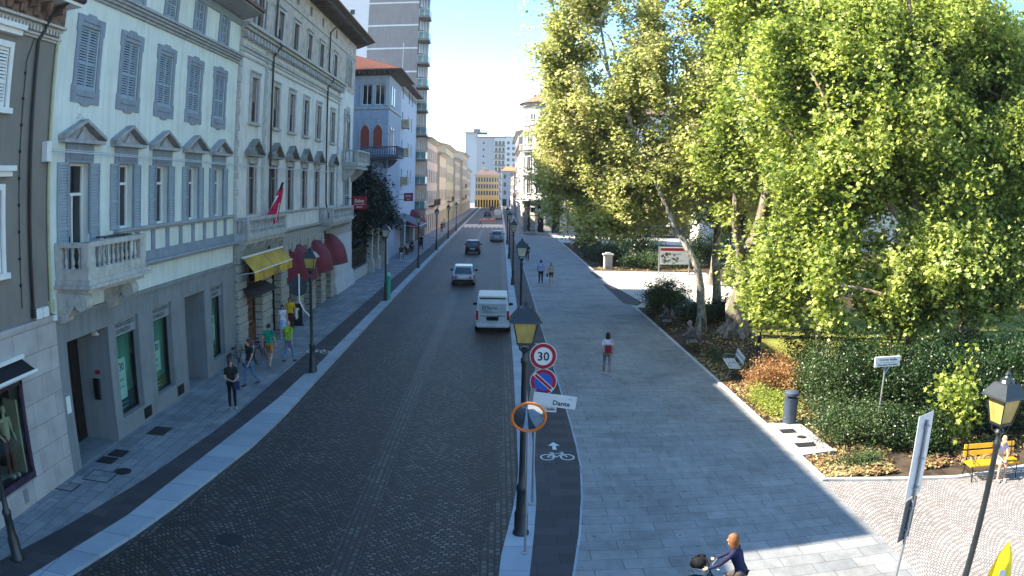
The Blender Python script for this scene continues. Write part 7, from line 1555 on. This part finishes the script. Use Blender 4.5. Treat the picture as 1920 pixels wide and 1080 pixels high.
p = person('bald man in lime green T-shirt and jeans carrying a red and white carrier bag', -8.58, 30.6, R(160), 'walk', 1.74, (.36, .62, .04), (.16, .25, .38), (.04, .04, .04), sleeve='short', vox=.012, bald=True)
part_box('carrier_bag', p, (.17, .31, -.30, -.14, .52, .86), cloth((.55, .01, .06)), .015); part_box('carrier_bag_base', p, (.165, .315, -.305, -.135, .44, .54), cloth((.6, .58, .56)), .015)
person('girl in a pale blue sleeveless dress by the shop piers', -10.25, 35.6, R(20), 'stand', 1.62, (.62, .66, .80), (.3, .42, .62), (.6, .6, .6), (.04, .025, .02), .22, 'none', 'bare', skirt=((.32, .46, .66), .98, .52, .15, .24), vox=.013)
person('person in a yellow top standing behind the girl in the dress', -10.35, 37.4, R(10), 'stand', 1.74, (.68, .42, .02), (.10, .03, .025), (.03, .03, .03), (.05, .03, .02), .1, 'short', vox=.014)
p = person('woman in white top and grey trousers with a red backpack walking up the promenade', 4.27, 29.5, R(183), 'walk2', 1.68, (.60, .56, .58), (.26, .22, .22), (.55, .5, .48), (.02, .018, .02), .08, 'short', vox=.011)
a = MB(); a.bev(-.13, .13, .09, .22, .96, 1.26, .04); a.tube([(-.09, .1, 1.25), (-.1, .02, 1.46), (-.1, -.1, 1.38)], .014, 5); a.tube([(.09, .1, 1.25), (.1, .02, 1.46), (.1, -.1, 1.38)], .014, 5); a.build('backpack', cloth((.30, .02, .03)), p)
person('man in light blue shirt and dark trousers walking hand in hand', 3.2, 58.6, R(175), 'walk', 1.82, (.30, .42, .78), (.02, .025, .03), (.02, .02, .02), (.04, .03, .02), 0, 'short', vox=.016)
p = person('woman in pale top and dark shorts walking beside the man in the blue shirt', 3.98, 58.7, R(175), 'walk2', 1.66, (.38, .42, .36), (.05, .06, .04), (.3, .3, .3), (.38, .30, .16), .16, 'short', 'short', vox=.016)
part_box('handbag', p, (.24, .36, -.05, .12, .62, .86), cloth((.03, .03, .03)), .02)
person('person in dark clothes partly hidden behind the right-hand street lamp', 2.85, 77.5, R(178), 'walk', 1.74, (.03, .03, .035), (.02, .02, .025), (.02, .02, .02), (.08, .05, .03), .05, 'long', vox=.018)
person('hunched person in brownish clothes sitting on the shaded bench, reading', 9.05, 34.9, R(-98), 'sit', 1.70, (.20, .17, .15), (.10, .08, .07), (.05, .05, .05), (.30, .24, .2), .06, 'long', z=.0, vox=.013)
person('dark-haired person sitting on the farther shaded bench', 9.05, 40.5, R(-98), 'sit', 1.68, (.13, .11, .10), (.06, .055, .05), (.05, .05, .05), (.008, .008, .008), .06, 'long', vox=.014)
person('person in pale patterned clothes sitting on the yellow bench behind the lamp post', 13.75, 16.05, R(-7), 'sit', 1.64, (.48, .44, .46), (.40, .36, .36), (.45, .4, .4), (.42, .28, .2), 0, 'short', 'short', vox=.011)
# cyclist
bc = bicycle(3.97, 11.27, R(150), 'city bicycle with a front basket ridden by the woman in navy', (.03, .04, .04), basket=True, group='ridden bicycle')
cy = person('auburn-haired woman in a navy blazer riding a bicycle at the bottom edge', 4.11, 11.15, R(-120), 'cycle', 1.62, (.018, .021, .065), (.08, .06, .06), (.05, .03, .02), (.24, .095, .035), .13, 'long', vox=.009, z=-.02)
a = MB(); a.ball((0, 0, 0), (.15, .14, .12), 12, 8); a.ball((.06, .05, .1), (.08, .07, .06), 10, 6); a.tube([(-.1, .1, .05), (0, .02, .17), (.12, -.08, .1), (.16, -.14, -.02)], .018, 6)
bg_ = a.build('bag', cloth((.010, .010, .014)), None, smooth=True); bg_.location = (3.48, 11.56, .94); tag(bg_, 'black soft bag lying in the bicycle basket at the bottom edge', 'bag')
# cafe guests and walkers far left
GST = [(-9.85, 78.6, R(180), 'sit', (.03, .03, .03), 'guest in black seated at the nearest cafe table'), (-9.95, 80.4, 0, 'sit', (.35, .3, .28), 'guest in beige seated facing the camera at the nearest cafe table'), (-9.9, 84.3, 0, 'sit', (.45, .42, .4), 'guest in pale clothes at the second cafe table'), (-9.8, 88.1, 0, 'sit', (.05, .06, .12), 'guest in dark blue at the third cafe table'),
       (-9.3, 74.6, R(10), 'walk', (.05, .05, .06), 'person in dark top and pale trousers walking before the cafe tables'), (-8.95, 90.5, R(170), 'walk', (.03, .03, .04), 'person in black walking away beside the farthest cafe table'), (-9.5, 95, R(10), 'walk2', (.42, .40, .38), 'person in white walking under the far burgundy dome'),
       (-9.2, 126, R(180), 'walk', (.3, .05, .05), 'distant walker in red on the left pavement'), (-9.7, 139, 0, 'walk2', (.5, .5, .5), 'distant walker in white near the crossing'), (-3.6, 152, R(90), 'walk', (.5, .3, .25), 'distant person crossing on the raised crossing')]
for i, (x, y, rz, ps, c, lb) in enumerate(GST): person(lb, x, y, rz, ps, 1.7, c, (.45, .45, .45) if i == 4 else (.05, .05, .07), hair=(.05, .03, .02), sleeve='short', vox=.024, z=(-.03 if i == 9 else 0))
# mannequin in the shop window
t = thing('mannequin', 'pale shop mannequin in cream top and brown trousers inside the shop window', 'mannequin', (-11.42, 13.78, .72), R(80))
mq = MB()
for a, b, ra, rb in (((0, 0, 1.0), (0, 0, 1.3), .12, .13), ((-.16, 0, 1.4), (.16, 0, 1.4), .06, .06), ((0, 0, 1.42), (0, 0, 1.55), .05, .045), ((-.18, 0, 1.4), (-.25, .02, 1.1), .05, .04), ((.18, 0, 1.4), (.26, .02, 1.1), .05, .04), ((-.25, .02, 1.1), (-.2, -.15, .95), .035, .03), ((.26, .02, 1.1), (.25, -.1, .88), .035, .03)): capsule(mq, a, b, ra, rb)
mq.ball((0, -.01, 1.65), (.07, .09, .11), 12, 9); mq.build('torso', plain('cream knit top', (.55, .50, .36), .8), t, smooth=True)
a = MB()
for sx in (-1, 1): capsule(a, (sx*.08, 0, .98), (sx*.09, 0, .5), .1, .07); capsule(a, (sx*.09, 0, .5), (sx*.1, 0, .1), .068, .06)
a.build('trousers', plain('rust brown trousers', (.14, .055, .035), .85), t, smooth=True); a = MB(); [a.bev(sx*.1-.05, sx*.1+.05, -.2, .06, 0, .09, .02) for sx in (-1, 1)]; a.build('shoes', m_white, t)

# ------------------------------------------------------------------ air
hz = MB().box(-610, 610, -160, 910, -1.2, 70).build('haze', bpy.data.materials.new('haze'))
m = hz.data.materials[0]; m.use_nodes = True; t = m.node_tree; t.nodes.remove(t.nodes['Principled BSDF']); v = N(t, 'ShaderNodeVolumePrincipled'); v.inputs['Color'].default_value = (.92, .95, 1, 1); v.inputs['Density'].default_value = .0002; v.inputs['Anisotropy'].default_value = .4
L(t, v.outputs[0], t.nodes['Material Output'].inputs['Volume']); tag(hz, kind='stuff', label='thin pale haze filling the street air', cat='haze')
